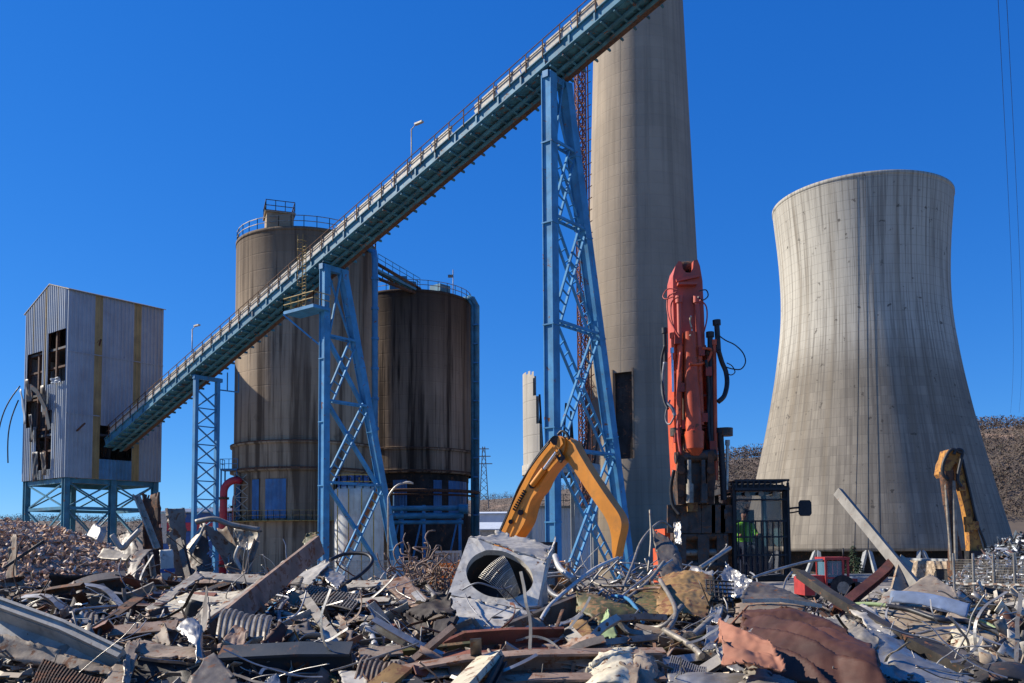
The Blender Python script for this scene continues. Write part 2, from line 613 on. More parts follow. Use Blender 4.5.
wd = bpy.data.worlds.new('World')
scn.world = wd
wd.use_nodes = True
wt = wd.node_tree
bg = wt.nodes['Background']
sky = wt.nodes.new('ShaderNodeTexSky')
sky.sky_type = 'NISHITA'
sky.sun_disc = False
sky.sun_elevation = SUN_EL
sky.sun_rotation = -SUN_AZ
sky.altitude = 2500
sky.air_density = 1.0
sky.dust_density = .15
sky.ozone_density = 3.2
hs = wt.nodes.new('ShaderNodeHueSaturation')
hs.inputs['Saturation'].default_value = SKY_SAT = 1.3
hs.inputs['Hue'].default_value = .512
wt.links.new(sky.outputs[0], hs.inputs['Color'])
sep = wt.nodes.new('ShaderNodeSeparateColor')
com = wt.nodes.new('ShaderNodeCombineColor')
wt.links.new(hs.outputs[0], sep.inputs[0])
for i_, (k_, e_) in enumerate(((.62, .75), (1.52, .6), (3.2, .46))):      # deep, even winter sky: per-channel tone of the sky light
    pw = wt.nodes.new('ShaderNodeMath'); pw.operation = 'POWER'; pw.inputs[1].default_value = e_
    ml = wt.nodes.new('ShaderNodeMath'); ml.operation = 'MULTIPLY'; ml.inputs[1].default_value = k_
    wt.links.new(sep.outputs[i_], pw.inputs[0]); wt.links.new(pw.outputs[0], ml.inputs[0]); wt.links.new(ml.outputs[0], com.inputs[i_])
wt.links.new(com.outputs[0], bg.inputs['Color'])
bg.inputs['Strength'].default_value = .08
scn.view_settings.view_transform = 'Standard'
scn.view_settings.look = 'None'
scn.view_settings.gamma = 1
scn.view_settings.exposure = 0.55

# ================================================================== ground, hills
mb = MB()
xs = [-3000, -1500, -800, -400, -200, -120] + list(range(-80, 81, 8)) + [120, 200, 400, 800, 1500, 3000]
ys = [-400, -100, -40] + list(range(-20, 160, 6)) + [180, 230, 300, 400, 600, 1000, 2000, 4500]
vs = [(x, y, G(x, y) + .12 * nz(x, y, 0, .09)) for y in ys for x in xs]
n = len(xs)
mb.add(vs, [(j * n + i, j * n + i + 1, (j + 1) * n + i + 1, (j + 1) * n + i) for j in range(len(ys) - 1) for i in range(n - 1)], 0, True)
tag(mb.build('ground', M['ground']), kind='structure')

RIDGE = [(-1200, 60), (-700, 40), (-420, 24), (-340, 24), (-262, 23), (-240, 28), (-215, 30), (-120, 38), (-30, 35), (10, 38), (90, 52), (168, 66), (250, 73), (330, 84), (372, 86), (430, 100), (600, 160), (1200, 230)]


def ridge(x):
    for (a, za), (b, zb) in zip(RIDGE, RIDGE[1:]):
        if a <= x <= b:
            t = (x - a) / (b - a)
            return za + (zb - za) * t
    return 40


def hill_z(x, y):
    k = 650 / max(y, 100)
    rz = ridge(x * k) * (1 if y < 650 else 1 - .5 * smooth(650, 1100, y))
    return -7 + (rz + 5) * smooth(300, 660, y) ** .9 + (3.5 * nz(x, y, 2, .012) + 1.5 * nz(x, y, 5, .05)) * smooth(300, 450, y)


t = NT('hill_soil')
v = t.coord(rand=False)
c = t.mix(t.ramp(t.noise(v, .02, 6, .65), .35, .65), (.10, .073, .052), (.15, .108, .072))
c = t.mix(t.ramp(t.noise(v, .035, 5, .6, .5), .58, .68), c, (.31, .20, .13))
t.col(c)
t.b.inputs['Roughness'].default_value = .95
mb = MB()
xs = list(range(-1100, 1101, 20)); ys = list(range(300, 1101, 20))
n = len(xs)
mb.add([(x, y, hill_z(x, y)) for y in ys for x in xs], [(j * n + i, j * n + i + 1, (j + 1) * n + i + 1, (j + 1) * n + i) for j in range(len(ys) - 1) for i in range(n - 1)], 0, True)
tag(mb.build('hills', t.m), kind='structure')

island_mat('winter_twigs', [(.115, .08, .06), (.132, .092, .068), (.098, .072, .055), (.128, .082, .056), (.108, .081, .064), (.14, .104, .078), (.075, .066, .045)], .95)


def woods(name, label, count, xr, yr, hgt, seed, dense=None):
    rg = random.Random(seed)
    mb = MB()
    k = 0
    tries = 0
    while k < count and tries < count * 12:
        tries += 1
        y = rg.uniform(*yr)
        x = rg.uniform(*xr) * y / 650
        if dense and nz(x, y, 4, .018) < dense:
            continue
        k += 1
        z = hill_z(x, y) - .3
        h = hgt * rg.uniform(.6, 1.25)
        w = h * rg.uniform(.28, .42)
        for j in range(13):
            a = rg.uniform(0, 6.28)
            zz = h * rg.uniform(.18, 1)
            rr = w * math.sqrt(max(0, 1 - ((zz / h - .55) / .55) ** 2)) * rg.uniform(.15, 1)
            c = V((x + rr * math.cos(a), y + rr * math.sin(a), z + zz))
            s_ = h * rg.uniform(.04, .11)
            d1 = V((rg.uniform(-1, 1), rg.uniform(-1, 1), rg.uniform(-.2, 1))) * s_
            d2 = V((rg.uniform(-1, 1), rg.uniform(-1, 1), rg.uniform(-.6, 1))) * s_ * 1.3
            mb.add([c - d1, c + d1 * .7, c + d2], [(0, 1, 2)])
    o = mb.build(name, M['winter_twigs'])
    return tag(o, label, 'woods', kind='stuff')


woods('hillside_woods', 'bare brown winter woods covering the hillside behind the cooling tower', 10000, (100, 480), (400, 690), 8, 1, -.28)
woods('distant_woods', 'low dark woods along the far ridge behind the silos and the transfer building', 6500, (-460, 110), (470, 690), 4.5, 2, -.6)


# ================================================================== lattice helpers
def lattice_mast(mb, c, w, z0, z1, step, r, chord, rot=0):
    pts = [V((c[0], c[1], 0)) + Matrix.Rotation(rot, 3, 'Z') @ V((i * w / 2, j * w / 2, 0)) for i, j in ((-1, -1), (1, -1), (1, 1), (-1, 1))]
    for p in pts:
        mb.bar(p + V((0, 0, z0)), p + V((0, 0, z1)), chord, chord, (1, 0, 0))
    n = max(1, int((z1 - z0) / step))
    for k in range(n):
        a, b = z0 + (z1 - z0) * k / n, z0 + (z1 - z0) * (k + 1) / n
        for i in range(4):
            p, q = pts[i], pts[(i + 1) % 4]
            mb.bar(p + V((0, 0, a)), q + V((0, 0, a)), r)
            mb.bar(p + V((0, 0, a)), q + V((0, 0, b)), r)
            mb.bar(q + V((0, 0, a)), p + V((0, 0, b)), r)


def ladder_bar(mb, p0, p1, w, up, rail=.13, rung=.1, gap=.75, deep=.18):
    """laced brace: two rails with rungs between"""
    p0, p1, up = V(p0), V(p1), V(up)
    d = (p1 - p0).normalized()
    sd = d.cross(up).normalized()
    for s in (-1, 1):
        mb.bar(p0 + sd * s * w / 2, p1 + sd * s * w / 2, rail, deep, up)
    n = int((p1 - p0).length / gap)
    for k in range(1, n):
        c = p0 + (p1 - p0) * k / n
        mb.bar(c - sd * w / 2, c + sd * w / 2, rung, rung, up)


def railing(mb, pts, h, r, post=1.5, mids=(.5, 1.0), closed=False, up=(0, 0, 1)):
    pts = [V(p) for p in pts]
    seq = list(zip(pts, pts[1:] + ([pts[0]] if closed else [])))
    if not closed:
        seq = seq[:len(pts) - 1]
    for a, b in seq:
        for m in mids:
            mb.bar(a + V((0, 0, h * m)), b + V((0, 0, h * m)), r)
        n = max(1, round((b - a).length / post))
        for k in range(n + 1):
            c = a + (b - a) * k / n
            mb.bar(c, c + V((0, 0, h)), r, r, (1, 0, 0))


def corr(mb, o, du, nrm, u0, u1, z0, z1, pitch=.46, dep=.07, mi=0, mi_fn=None):
    """ribbed steel sheet standing on a wall line; z1 may be a function of u"""
    o, du, nrm = V(o), V(du), V(nrm)
    us = []
    k = math.floor(u0 / pitch)
    while k * pitch < u1:
        for f, d in ((0, 0), (.5, 0), (.6, 1), (.9, 1)):
            u = (k + f) * pitch
            if u0 < u < u1:
                us.append((u, d))
        k += 1
    us = [(u0, 0)] + us + [(u1, 0)]
    f1 = z1 if callable(z1) else (lambda u: z1)
    for (a, da), (b, db) in zip(us, us[1:]):
        A, B = o + du * a + nrm * da * dep, o + du * b + nrm * db * dep
        vs = [A + V((0, 0, z0)), B + V((0, 0, z0)), B + V((0, 0, f1(b))), A + V((0, 0, f1(a)))]
        nn = (vs[1] - vs[0]).cross(vs[2] - vs[0])
        ix = mi_fn((a + b) / 2) if mi_fn else mi
        mb.add(vs, [(0, 1, 2, 3)] if nn.dot(nrm) > 0 else [(3, 2, 1, 0)], ix)


# ================================================================== conveyor line
AH = V((.6198, .7848, 0))                      # across the gallery, away from us
DH = V((.7848, -.6198, 0))                     # along the gallery, towards its high end
A0 = at(108, 437, 103)


def _solve():
    lo, hi = 10., 90.
    for _ in range(60):
        s = (lo + hi) / 2
        q = A0 + DH * s
        a = at(598, 9, q.y)
        if q.x < a.x: lo = s
        else: hi = s
    return s, at(598, 9, (A0 + DH * s).y)


_s, _q = _solve()
SLOPE = (_q.z - A0.z) / _s


def cv(s, t=0, z=0):                           # s along, t across from the near edge, z above the walkway
    return A0 + DH * s + AH * t + V((0, 0, SLOPE * s + z))


def s_at(px, t=0):
    lo, hi = -5., 120.
    for _ in range(50):
        s = (lo + hi) / 2
        if proj(cv(s, t, -2))[0] < px: lo = s
        else: hi = s
    return s


SE = 96.0
WG = 2.6
CD = (cv(1) - cv(0)).normalized()
CN = AH.cross(CD) * -1 if AH.cross(CD).z < 0 else AH.cross(CD)
conv = thing('conveyor_gallery', 'long blue inclined belt conveyor gallery climbing from the ribbed transfer building past the chimney', 'conveyor', cv(0, WG / 2, -1))
for t_, nm in ((0, 'near'), (WG, 'far')):
    mb = MB()
    mb.bar(cv(-.5, t_, -.47), cv(SE, t_, -.47), .12, .84, CN)
    for zz in (-.03, -.92):
        mb.bar(cv(-.5, t_, zz), cv(SE, t_, zz), .42, .08, CN)
    s = 1.0
    while s < SE:
        mb.bar(cv(s, t_ - .12 if t_ == 0 else t_ + .12, -.88), cv(s, t_ - .12 if t_ == 0 else t_ + .12, -.08), .09, .14, DH)
        s += 2.2
    mb.build('side_girder', M['steel_teal'], conv)
mb = MB()
mb.bar(cv(-.5, WG / 2, -.1), cv(SE, WG / 2, -.1), WG - .5, .06, CN)
mb.build('walkway_deck', M['steel_teal_dark'], conv)
mb = MB()
mb.bar(cv(-.5, WG / 2, -.98), cv(SE, WG / 2, -.98), WG - .3, .05, CN)
mb.build('belly_sheet', M['steel_teal_dark'], conv)
mb = MB()
s = .4
k = 0
while s < SE:
    mb.bar(cv(s, -.12, -1.16), cv(s, WG + .3, -1.16), .14, .18, CN)
    mb.bar(cv(s, .15, -1.0), cv(s + 1.1, WG - .15, -1.0), .1, .1, CN)
    s += 1.1
    k += 1
mb.bar(cv(-.5, WG * .35, -1.28), cv(SE, WG * .35, -1.28), .3, .1, CN)
mb.bar(cv(-.5, WG * .68, -1.28), cv(SE, WG * .68, -1.28), .3, .1, CN)
mb.build('underside_bracing', M['steel_teal_dark'], conv)
mb = MB()
mb.bar(cv(-.3, WG - .45, -1.3), cv(SE, WG - .45, -1.3), .5, .05, CN)
mb.build('return_belt', M['rust_dark'], conv)
mb = MB()                                       # pale side boards along the walkway
s = .6
rg = random.Random(3)
while s < SE:
    e = s + 2.3
    if rg.random() > .06:
        mb = MB()
        z_ = .28 + rg.uniform(-.03, .03)
        mb.bar(cv(s + .04, -.12, z_), cv(e - .04, -.12, z_ + rg.uniform(-.03, .03)), .04, .42, CN)
        mb.bar(cv(s + .04, -.10, z_ + .44), cv(e - .04, -.10, z_ + .44 + rg.uniform(-.03, .03)), .04, .3, CN)
        mb.build('side_board', M['pale_grey'], conv)
    s = e
mb = MB()
prof = [(-.75, -.1), (-.7, .75), (-.35, 1.02), (.35, 1.02), (.7, .75), (.75, -.1)]
mb.sweep([cv(.2, WG / 2 + .1, 0), cv(SE, WG / 2 + .1, 0)], prof, CN)
mb.build('belt_cover', M['rust_dark'], conv)
for t_ in (-.2, WG + .2):
    mb = MB()
    s = .5
    while s < SE:
        mb.bar(cv(s, t_, -.25), cv(s, t_, 1.18), .07, .07, DH)
        s += 1.55
    for zz in (1.18, .62):
        mb.bar(cv(0, t_, zz), cv(SE, t_, zz), .055, .055, CN)
    mb.build('handrail', M['rust_dark'], conv)


def lamp_on_gallery(px, label):
    s = s_at(px, 0)
    b = cv(s, -.05, -.3)
    t = thing('lamp_post', label, 'lamp', b, 'lamp posts on the conveyor walkway')
    mb = MB()
    mb.tube([b, b + V((0, 0, 3.9))], .05, 8)
    mb.tube([b + V((0, 0, 3.85)), b + V((0, 0, 4.0)) + DH * .25, b + V((0, 0, 4.12)) + DH * .6], .035, 6)
    mb.build('post', M['galv_dull'], t)
    mb = MB()
    c = b + V((0, 0, 4.15)) + DH * .85
    mb.obox(c, DH * .42, AH * .14, V((0, 0, .07)))
    mb.build('lamp_head', M['pale_grey'], t)


lamp_on_gallery(412, 'thin lamp post standing on the conveyor high above the silos')
lamp_on_gallery(192, 'thin lamp post standing on the conveyor beside the transfer building')


# ------------------------------------------------------------------ trestles
def trestle(px, label, spread, bounds, wleg, top_gap=2.0, stairs=True):
    s = s_at(px, .35)
    top = cv(s, 0, -1.3).z
    p0 = cv(s, .35, 0); p0.z = 0
    g0 = G(p0.x, p0.y) - .1
    f1 = p0 + AH * spread
    g1 = G(f1.x, f1.y) - .1
    root = thing('conveyor_trestle', label, 'support tower', (p0.x, p0.y, g0), 'blue trestles carrying the conveyor')
    tn, tf = p0 + V((0, 0, top)), p0 + AH * top_gap + V((0, 0, top))
    bn, bf = p0 + V((0, 0, g0)), f1 + V((0, 0, g1))
    for a, b in ((bn, tn), (bf, tf)):
        mb = MB()
        ax = (b - a).normalized()
        mb.bar(a, b, wleg * .62, wleg * .8, DH)
        for q in (-1, 1):                       # flanges of the column
            off = DH * q * wleg * .42
            mb.bar(a + off, b + off, wleg * .86, .07, DH)
        for f in (.12, .3, .5, .7, .86):
            c = a + (b - a) * f
            mb.bar(c - ax * .05, c + ax * .05, wleg * .9, wleg * 1.02, DH)
        mb.obox(a + V((0, 0, .15)), DH * wleg * .8, AH * wleg * .8, V((0, 0, .15)))
        mb.build('leg', M['steel_blue_light'], root)
    zs = [at(px, y, p0.y).z for y in bounds]
    near = lambda z: p0 + V((0, 0, z))
    far = lambda z: bf + (tf - bf) * ((z - g1) / (top - g1))
    inn = AH * wleg * .45
    for i, (za, zb) in enumerate(zip(zs, zs[1:])):
        lad = i < len(zs) - 2
        for a, b in ((near(za) + inn, far(zb) - inn), (far(za) - inn, near(zb) + inn)):
            mb = MB()
            sh = DH * (.2 if a.z < b.z and a is not None and (a - near(za)).length < 1 else -.2)
            if lad and (stairs or (b.x - a.x) * (b.z - a.z) > 0):
                ladder_bar(mb, a + sh, b + sh, .85, DH, gap=.85)
            elif lad:
                mb.bar(a + sh, b + sh, .3, .34, DH)
            else:
                mb.bar(a + sh, b + sh, .16, .16, DH)
            mb.build('diagonal_brace', M['steel_blue_light'], root)
    for z in zs[1:-1]:
        mb = MB()
        ladder_bar(mb, near(z) + inn, far(z) - inn, .62, V((0, 0, 1)), deep=.2)
        mb.build('horizontal_brace', M['steel_blue_light'], root)
    mb = MB()
    mb.bar(tn - AH * .5 + V((0, 0, -.2)), tf + AH * .6 + V((0, 0, -.2)), .5, .5)
    mb.build('cap_beam', M['steel_blue'], root)
    return root, p0, s


trestle(549, 'tallest blue trestle, in front of the chimney', 10.4, (600, 447, 320, 215, 140, 72), .95, 2.0)
root, p0, s = trestle(325, 'blue trestle with a railed platform near its top, in front of the large silo', 9.5, (600, 482, 400, 335, 268), .8, 2.0, False)
# platform with cage ladder
mb = MB()
pz = at(310, 312, p0.y).z
c0 = p0 - AH * .2 + V((0, 0, pz))
for k in range(1):
    q = [c0 + DH * -3.6 - AH * 1.6, c0 + DH * .6 - AH * 1.6, c0 + DH * .6 + AH * .3, c0 + DH * -3.6 + AH * .3]
    mb.prism(q, (0, 0, .28))
mb.bar(q[0] - V((0, 0, 0)), p0 + V((0, 0, pz - 3.4)), .14)
mb.build('platform', M['steel_blue_light'], root)
mb = MB()
railing(mb, [p + V((0, 0, .28)) for p in (q[3], q[0], q[1], q[2])], 1.15, .06, 1.2)
mb.build('platform_railing', M['yellow_rail'], root)
mb = MB()
lb = c0 + DH * -1.2 - AH * 1.2
ztop = cv(s - 1.2, 0, .9).z
for o in (-.25, .25):
    mb.bar(lb + DH * o + V((0, 0, .3)), V((lb.x, lb.y, ztop)) + DH * o, .06)
zz = pz + .5
while zz < ztop:
    mb.bar(V((lb.x, lb.y, zz)) - DH * .25, V((lb.x, lb.y, zz)) + DH * .25, .04)
    zz += .3
zz = pz + 2.3
while zz < ztop + .9:                            # hoops
    cc = V((lb.x, lb.y, zz))
    mb.tube([cc - DH * .3, cc - DH * .38 - AH * .45, cc - AH * .75, cc + DH * .38 - AH * .45, cc + DH * .3], .03, 5)
    zz += .8
for o in (-.38, 0, .38):
    mb.bar(V((lb.x, lb.y, pz + 2.3)) + DH * o - AH * (.72 - abs(o) * .7), V((lb.x, lb.y, ztop + .8)) + DH * o - AH * (.72 - abs(o) * .7), .035)
mb.build('caged_ladder', M['yellow_rail'], root)

# slim lattice tower near the transfer building
s = s_at(196, .3)
p = cv(s, .3, 0)
gz = G(p.x, p.y) - .2
root = thing('lattice_support', 'slim blue lattice tower holding the low end of the conveyor left of the silos', 'support tower', (p.x, p.y, gz))
top = cv(s, 0, -1.3).z
pn, pf = V((p.x, p.y, 0)), V((p.x, p.y, 0)) + AH * 2.55
for q in (pn, pf):
    mb = MB()
    mb.bar(q + V((0, 0, gz)), q + V((0, 0, top)), .38, .46, DH)
    mb.build('leg', M['steel_blue'], root)
mb = MB()
zz = gz
while zz < top - 1.6:
    mb.bar(pn + V((0, 0, zz)), pf + V((0, 0, zz + 1.9)), .13, .13, DH)
    mb.bar(pf + DH * .15 + V((0, 0, zz)), pn + DH * .15 + V((0, 0, zz + 1.9)), .13, .13, DH)
    mb.bar(pn + V((0, 0, zz)), pf + V((0, 0, zz)), .11, .11, DH)
    zz += 1.9
mb.bar(pn - AH * .3 + V((0, 0, top - .2)), pf + AH * .5 + V((0, 0, top - .2)), .4, .4)
mb.build('lattice', M['steel_blue'], root)
mb = MB()
c = pf + V((0, 0, top - 1.2))
mb.bar(c, c + AH * 2.4 + DH * .3, .12)
mb.bar(c + AH * 2.4 + DH * .3, c + AH * 2.4 + DH * .3 + V((0, 0, 2.2)), .1)
mb.bar(c + AH * 1.2, c + AH * 1.2 + V((0, 0, 2.0)), .1)
mb.build('bracket', M['steel_blue'], root)

# ================================================================== transfer building
BA, BB = AH, V((-.7848, .6198, 0))
C0 = at(64.5, 477, 100)
C0.z = 0
g0 = G(C0.x, C0.y) - .3
ZB, ZN, ZP, ZF = at(64.5, 477, 100).z, at(64.5, 289, 100).z, 0, 0
LA, LB = 11.6, 10.7
ZP = ZN + 1.35; ZF = ZN - 1.15


def rz(u):                                      # gable line on the left face
    return ZN + (ZP - ZN) * u / 4.6 if u < 4.6 else ZP + (ZF - ZP) * (u - 4.6) / (LB - 4.6)


bld = thing('transfer_building', 'ribbed steel building on stilts with torn openings at the low end of the conveyor', 'building', (C0.x, C0.y, g0))
NA, NB = -BB, -BA                               # outward normals: right face, left face
stripe = lambda t: 1 if 3.06 < t < 4.0 or 7.85 < t < 8.7 else 0
mb = MB()
corr(mb, C0, BA, NA, 0, 3.9, ZB, ZN, mi_fn=stripe)
corr(mb, C0, BA, NA, 3.9, 7.8, ZB, ZB + 2.3, mi=2)
corr(mb, C0, BA, NA, 3.9, 7.8, ZB + 6.2, ZN, mi_fn=stripe)
corr(mb, C0, BA, NA, 7.8, LA, ZB, ZN, mi_fn=stripe)
for f in (.34, .67):
    z_ = ZB + (ZN - ZB) * f
    if f < .5:
        mb.bar(C0 + NA * .09 + V((0, 0, z_)), C0 + BA * 3.8 + NA * .09 + V((0, 0, z_)), .05, .1)
        mb.bar(C0 + BA * 7.9 + NA * .09 + V((0, 0, z_)), C0 + BA * LA + NA * .09 + V((0, 0, z_)), .05, .1)
    else:
        mb.bar(C0 + NA * .09 + V((0, 0, z_)), C0 + BA * LA + NA * .09 + V((0, 0, z_)), .05, .1)
mb.build('ribbed_wall', [M['cladding'], M['cladding_ochre'], M['cladding_blue']], bld)
O = dict(o1=(.35, 4.7, 21.6, 27.6), o2=(6.0, 9.9, 17.0, 25.8), o3=(3.4, 7.2, 13.2, 18.6))
strip2 = lambda u: 1 if 5.0 < u < 5.5 or 8.2 < u < 8.6 or 2.2 < u < 2.55 else 0
mb = MB()
for a, b, z0, z1 in ((0, .35, ZB, None), (.35, 3.4, ZB, 21.6), (.35, 4.7, 27.6, None), (3.4, 4.7, 18.6, 21.6), (3.4, 6.0, 18.6, 0), (4.7, 6.0, 0, None), (6.0, 9.9, 25.8, None), (9.9, LB, ZB, None), (3.4, 7.2, ZB, 13.2 - 1.4), (6.0, 9.9, 0, 0), (7.2, 9.9, ZB, 17.0)):
    if z1 == 0: continue
    if (a, b) == (4.7, 6.0): z0 = 18.6
    corr(mb, C0, BB, NB, a, b, z0, z1 if z1 else rz, mi_fn=strip2)
mb.build('gable_wall', [M['cladding'], M['cladding_ochre']], bld)
mb = MB()                                       # far walls
corr(mb, C0 + BB * LB, BA, BB, 0, LA, ZB, ZF)
corr(mb, C0 + BA * LA, BB, BA, 0, LB, ZB, rz)
mb.build('rear_wall', M['cladding'], bld)
mb = MB()
ov = .12
for (u0, z0, u1, z1) in ((-.3, ZN - .1, 4.6, ZP + .02), (4.6, ZP + .02, LB + .3, ZF - .05)):
    p = [C0 + BB * u0 + NB * ov + V((0, 0, z0)), C0 + BB * u1 + NB * ov + V((0, 0, z1)), C0 + BB * u1 + BA * (LA + ov) + V((0, 0, z1)), C0 + BB * u0 + BA * (LA + ov) + V((0, 0, z0))]
    mb.prism(p, (0, 0, .09))
mb.build('roof', M['galv_dull'], bld)
mb = MB()
for k in range(5):
    z_ = ZB + .1 + k * 4.9
    mb.prism([C0 + BB * .3 + BA * .3 + V((0, 0, z_)), C0 + BB * (LB - .3) + BA * .3 + V((0, 0, z_)), C0 + BB * (LB - .3) + BA * (LA - .3) + V((0, 0, z_)), C0 + BB * .3 + BA * (LA - .3) + V((0, 0, z_))], (0, 0, .25))
mb.build('floor', M['steel_dark'], bld)
mb = MB()                                       # exposed frame behind the openings
rg = random.Random(5)
for u in (.5, 3.2, 5.4, 7.6, 10.2):
    mb.bar(C0 + BB * u + BA * .4 + V((0, 0, ZB)), C0 + BB * u + BA * .4 + V((0, 0, rz(u) - .3)), .3, .3, BA)
for z_ in (14, 16.6, 20.3, 23.5, 25.6, 28):
    mb.bar(C0 + BB * .3 + BA * .5 + V((0, 0, z_)), C0 + BB * (LB - .4) + BA * .5 + V((0, 0, z_)), .22, .3, BA)
for k in range(14):
    a = C0 + BB * rg.uniform(.5, 10) + BA * rg.uniform(1, 5) + V((0, 0, rg.uniform(13, 28)))
    mb.bar(a, a + V((rg.uniform(-2, 2), rg.uniform(-2, 2), rg.uniform(-2, 2))), .15)
mb.build('inner_frame', M['rust_dark'], bld)
mb = MB()                                       # slatted inner wall in near-black
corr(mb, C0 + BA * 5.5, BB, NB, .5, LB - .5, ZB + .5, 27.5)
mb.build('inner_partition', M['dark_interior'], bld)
for k, (u, z_, w, h, tw) in enumerate(((4.3, 19.6, 1.3, 3.6, .5), (9.3, 19.5, 1.5, 4.0, .9), (7.4, 16.8, 1.1, 3.2, -.6), (3.9, 12.4, .9, 2.6, .4), (6.2, 12.2, 1.0, 3.4, -.3), (1.6, 21.7, 2.0, .6, .3), (8.3, 21.3, 1.0, 2.6, .5))):
    mb = MB()
    a = C0 + BB * u + NB * .15 + V((0, 0, z_))
    mb.patch(lambda x, y: a + BB * (x - .5) * w + V((0, 0, (y - .5) * h)) + NB * (.25 + .5 * abs(tw) * (math.sin(x * 4 + k) * .5 + y * y) + .18 * nz(x * 3, y * 3, k)) + BB * tw * y * .4, 10, 10, .04)
    mb.build('torn_sheet', M[('slate', 'cladding', 'steel_dark', 'slate', 'steel_dark', 'cladding', 'slate')[k]], bld)
mb = MB()                                       # dark bent strip standing in for an arched shadow on the gable
pts = [C0 + BB * u + NB * d + V((0, 0, z_)) for u, d, z_ in ((6.6, .8, 20.3), (5.4, 1.5, 21.3), (4.2, 1.3, 20.6), (3.0, .9, 18.6), (2.3, .7, 16.2))]
mb.sweep(pts, [(-.3, -.06), (.3, -.06), (.3, .06), (-.3, .06)], NB)
mb.build('arch_shadow', M['steel_dark'], bld)
legs = [(u, t_) for u in (.5, LB - .5) for t_ in (.4, LA * .5, LA - .5)]
for u, t_ in legs:
    mb = MB()
    a = C0 + BB * u + BA * t_
    for off, w, h in ((V(), .14, .6), (BB * .3, .62, .1), (-BB * .3, .62, .1)):
        mb.bar(a + off + V((0, 0, g0)), a + off + V((0, 0, ZB)), w, h, BB)
    mb.build('stilt', M['steel_teal'], bld)
mb = MB()
for (u0, t0), (u1, t1) in (((.5, .4), (.5, LA * .5)), ((.5, LA * .5), (.5, LA - .5)), ((.5, .4), (LB - .5, .4)), ((.5, LA - .5), (LB - .5, LA - .5)), ((LB - .5, .4), (LB - .5, LA * .5)), ((LB - .5, LA * .5), (LB - .5, LA - .5))):
    a, b = C0 + BB * u0 + BA * t0, C0 + BB * u1 + BA * t1
    zm = ZB - 3.4
    for z0, z1 in ((zm, ZB - .4), (zm - 5.5, zm)):
        mb.bar(a + V((0, 0, z0)), b + V((0, 0, z1)), .16)
        mb.bar(b + V((0, 0, z0)), a + V((0, 0, z1)), .16)
    mb.bar(a + V((0, 0, zm)), b + V((0, 0, zm)), .2, .35)
    mb.bar(a + V((0, 0, ZB - .3)), b + V((0, 0, ZB - .3)), .25, .55)
mb.build('stilt_bracing', M['steel_teal'], bld)
for k, (u, z_, L, bow) in enumerate(((10.3, 19.0, 8, 3.2), (10.5, 17.5, 10, 1.4))):
    mb = MB()
    a, b = ((at(20, 386, 106.6), at(-3, 442, 107.5)), (at(18.5, 400, 106.6), at(8, 463, 107)))[k]
    pts = [a + (b - a) * f - V((.5 * math.sin(f * 3.14), 0, -.4 * math.sin(f * 3.14))) for f in [i / 10 for i in range(11)]]
    mb.tube(pts, .075, 6)
    tag(mb.build('hanging_cable', M['cable_black']), ('long black cable swinging out from the torn gable of the transfer building', 'black cable dangling steeply down the edge of the transfer building')[k], 'cable')

# ================================================================== silos
def circle(c, r, z, n, a0=0, a1=2 * math.pi):
    return [V((c.x + r * math.cos(a0 + (a1 - a0) * k / n), c.y + r * math.sin(a0 + (a1 - a0) * k / n), z)) for k in range(n + 1)]


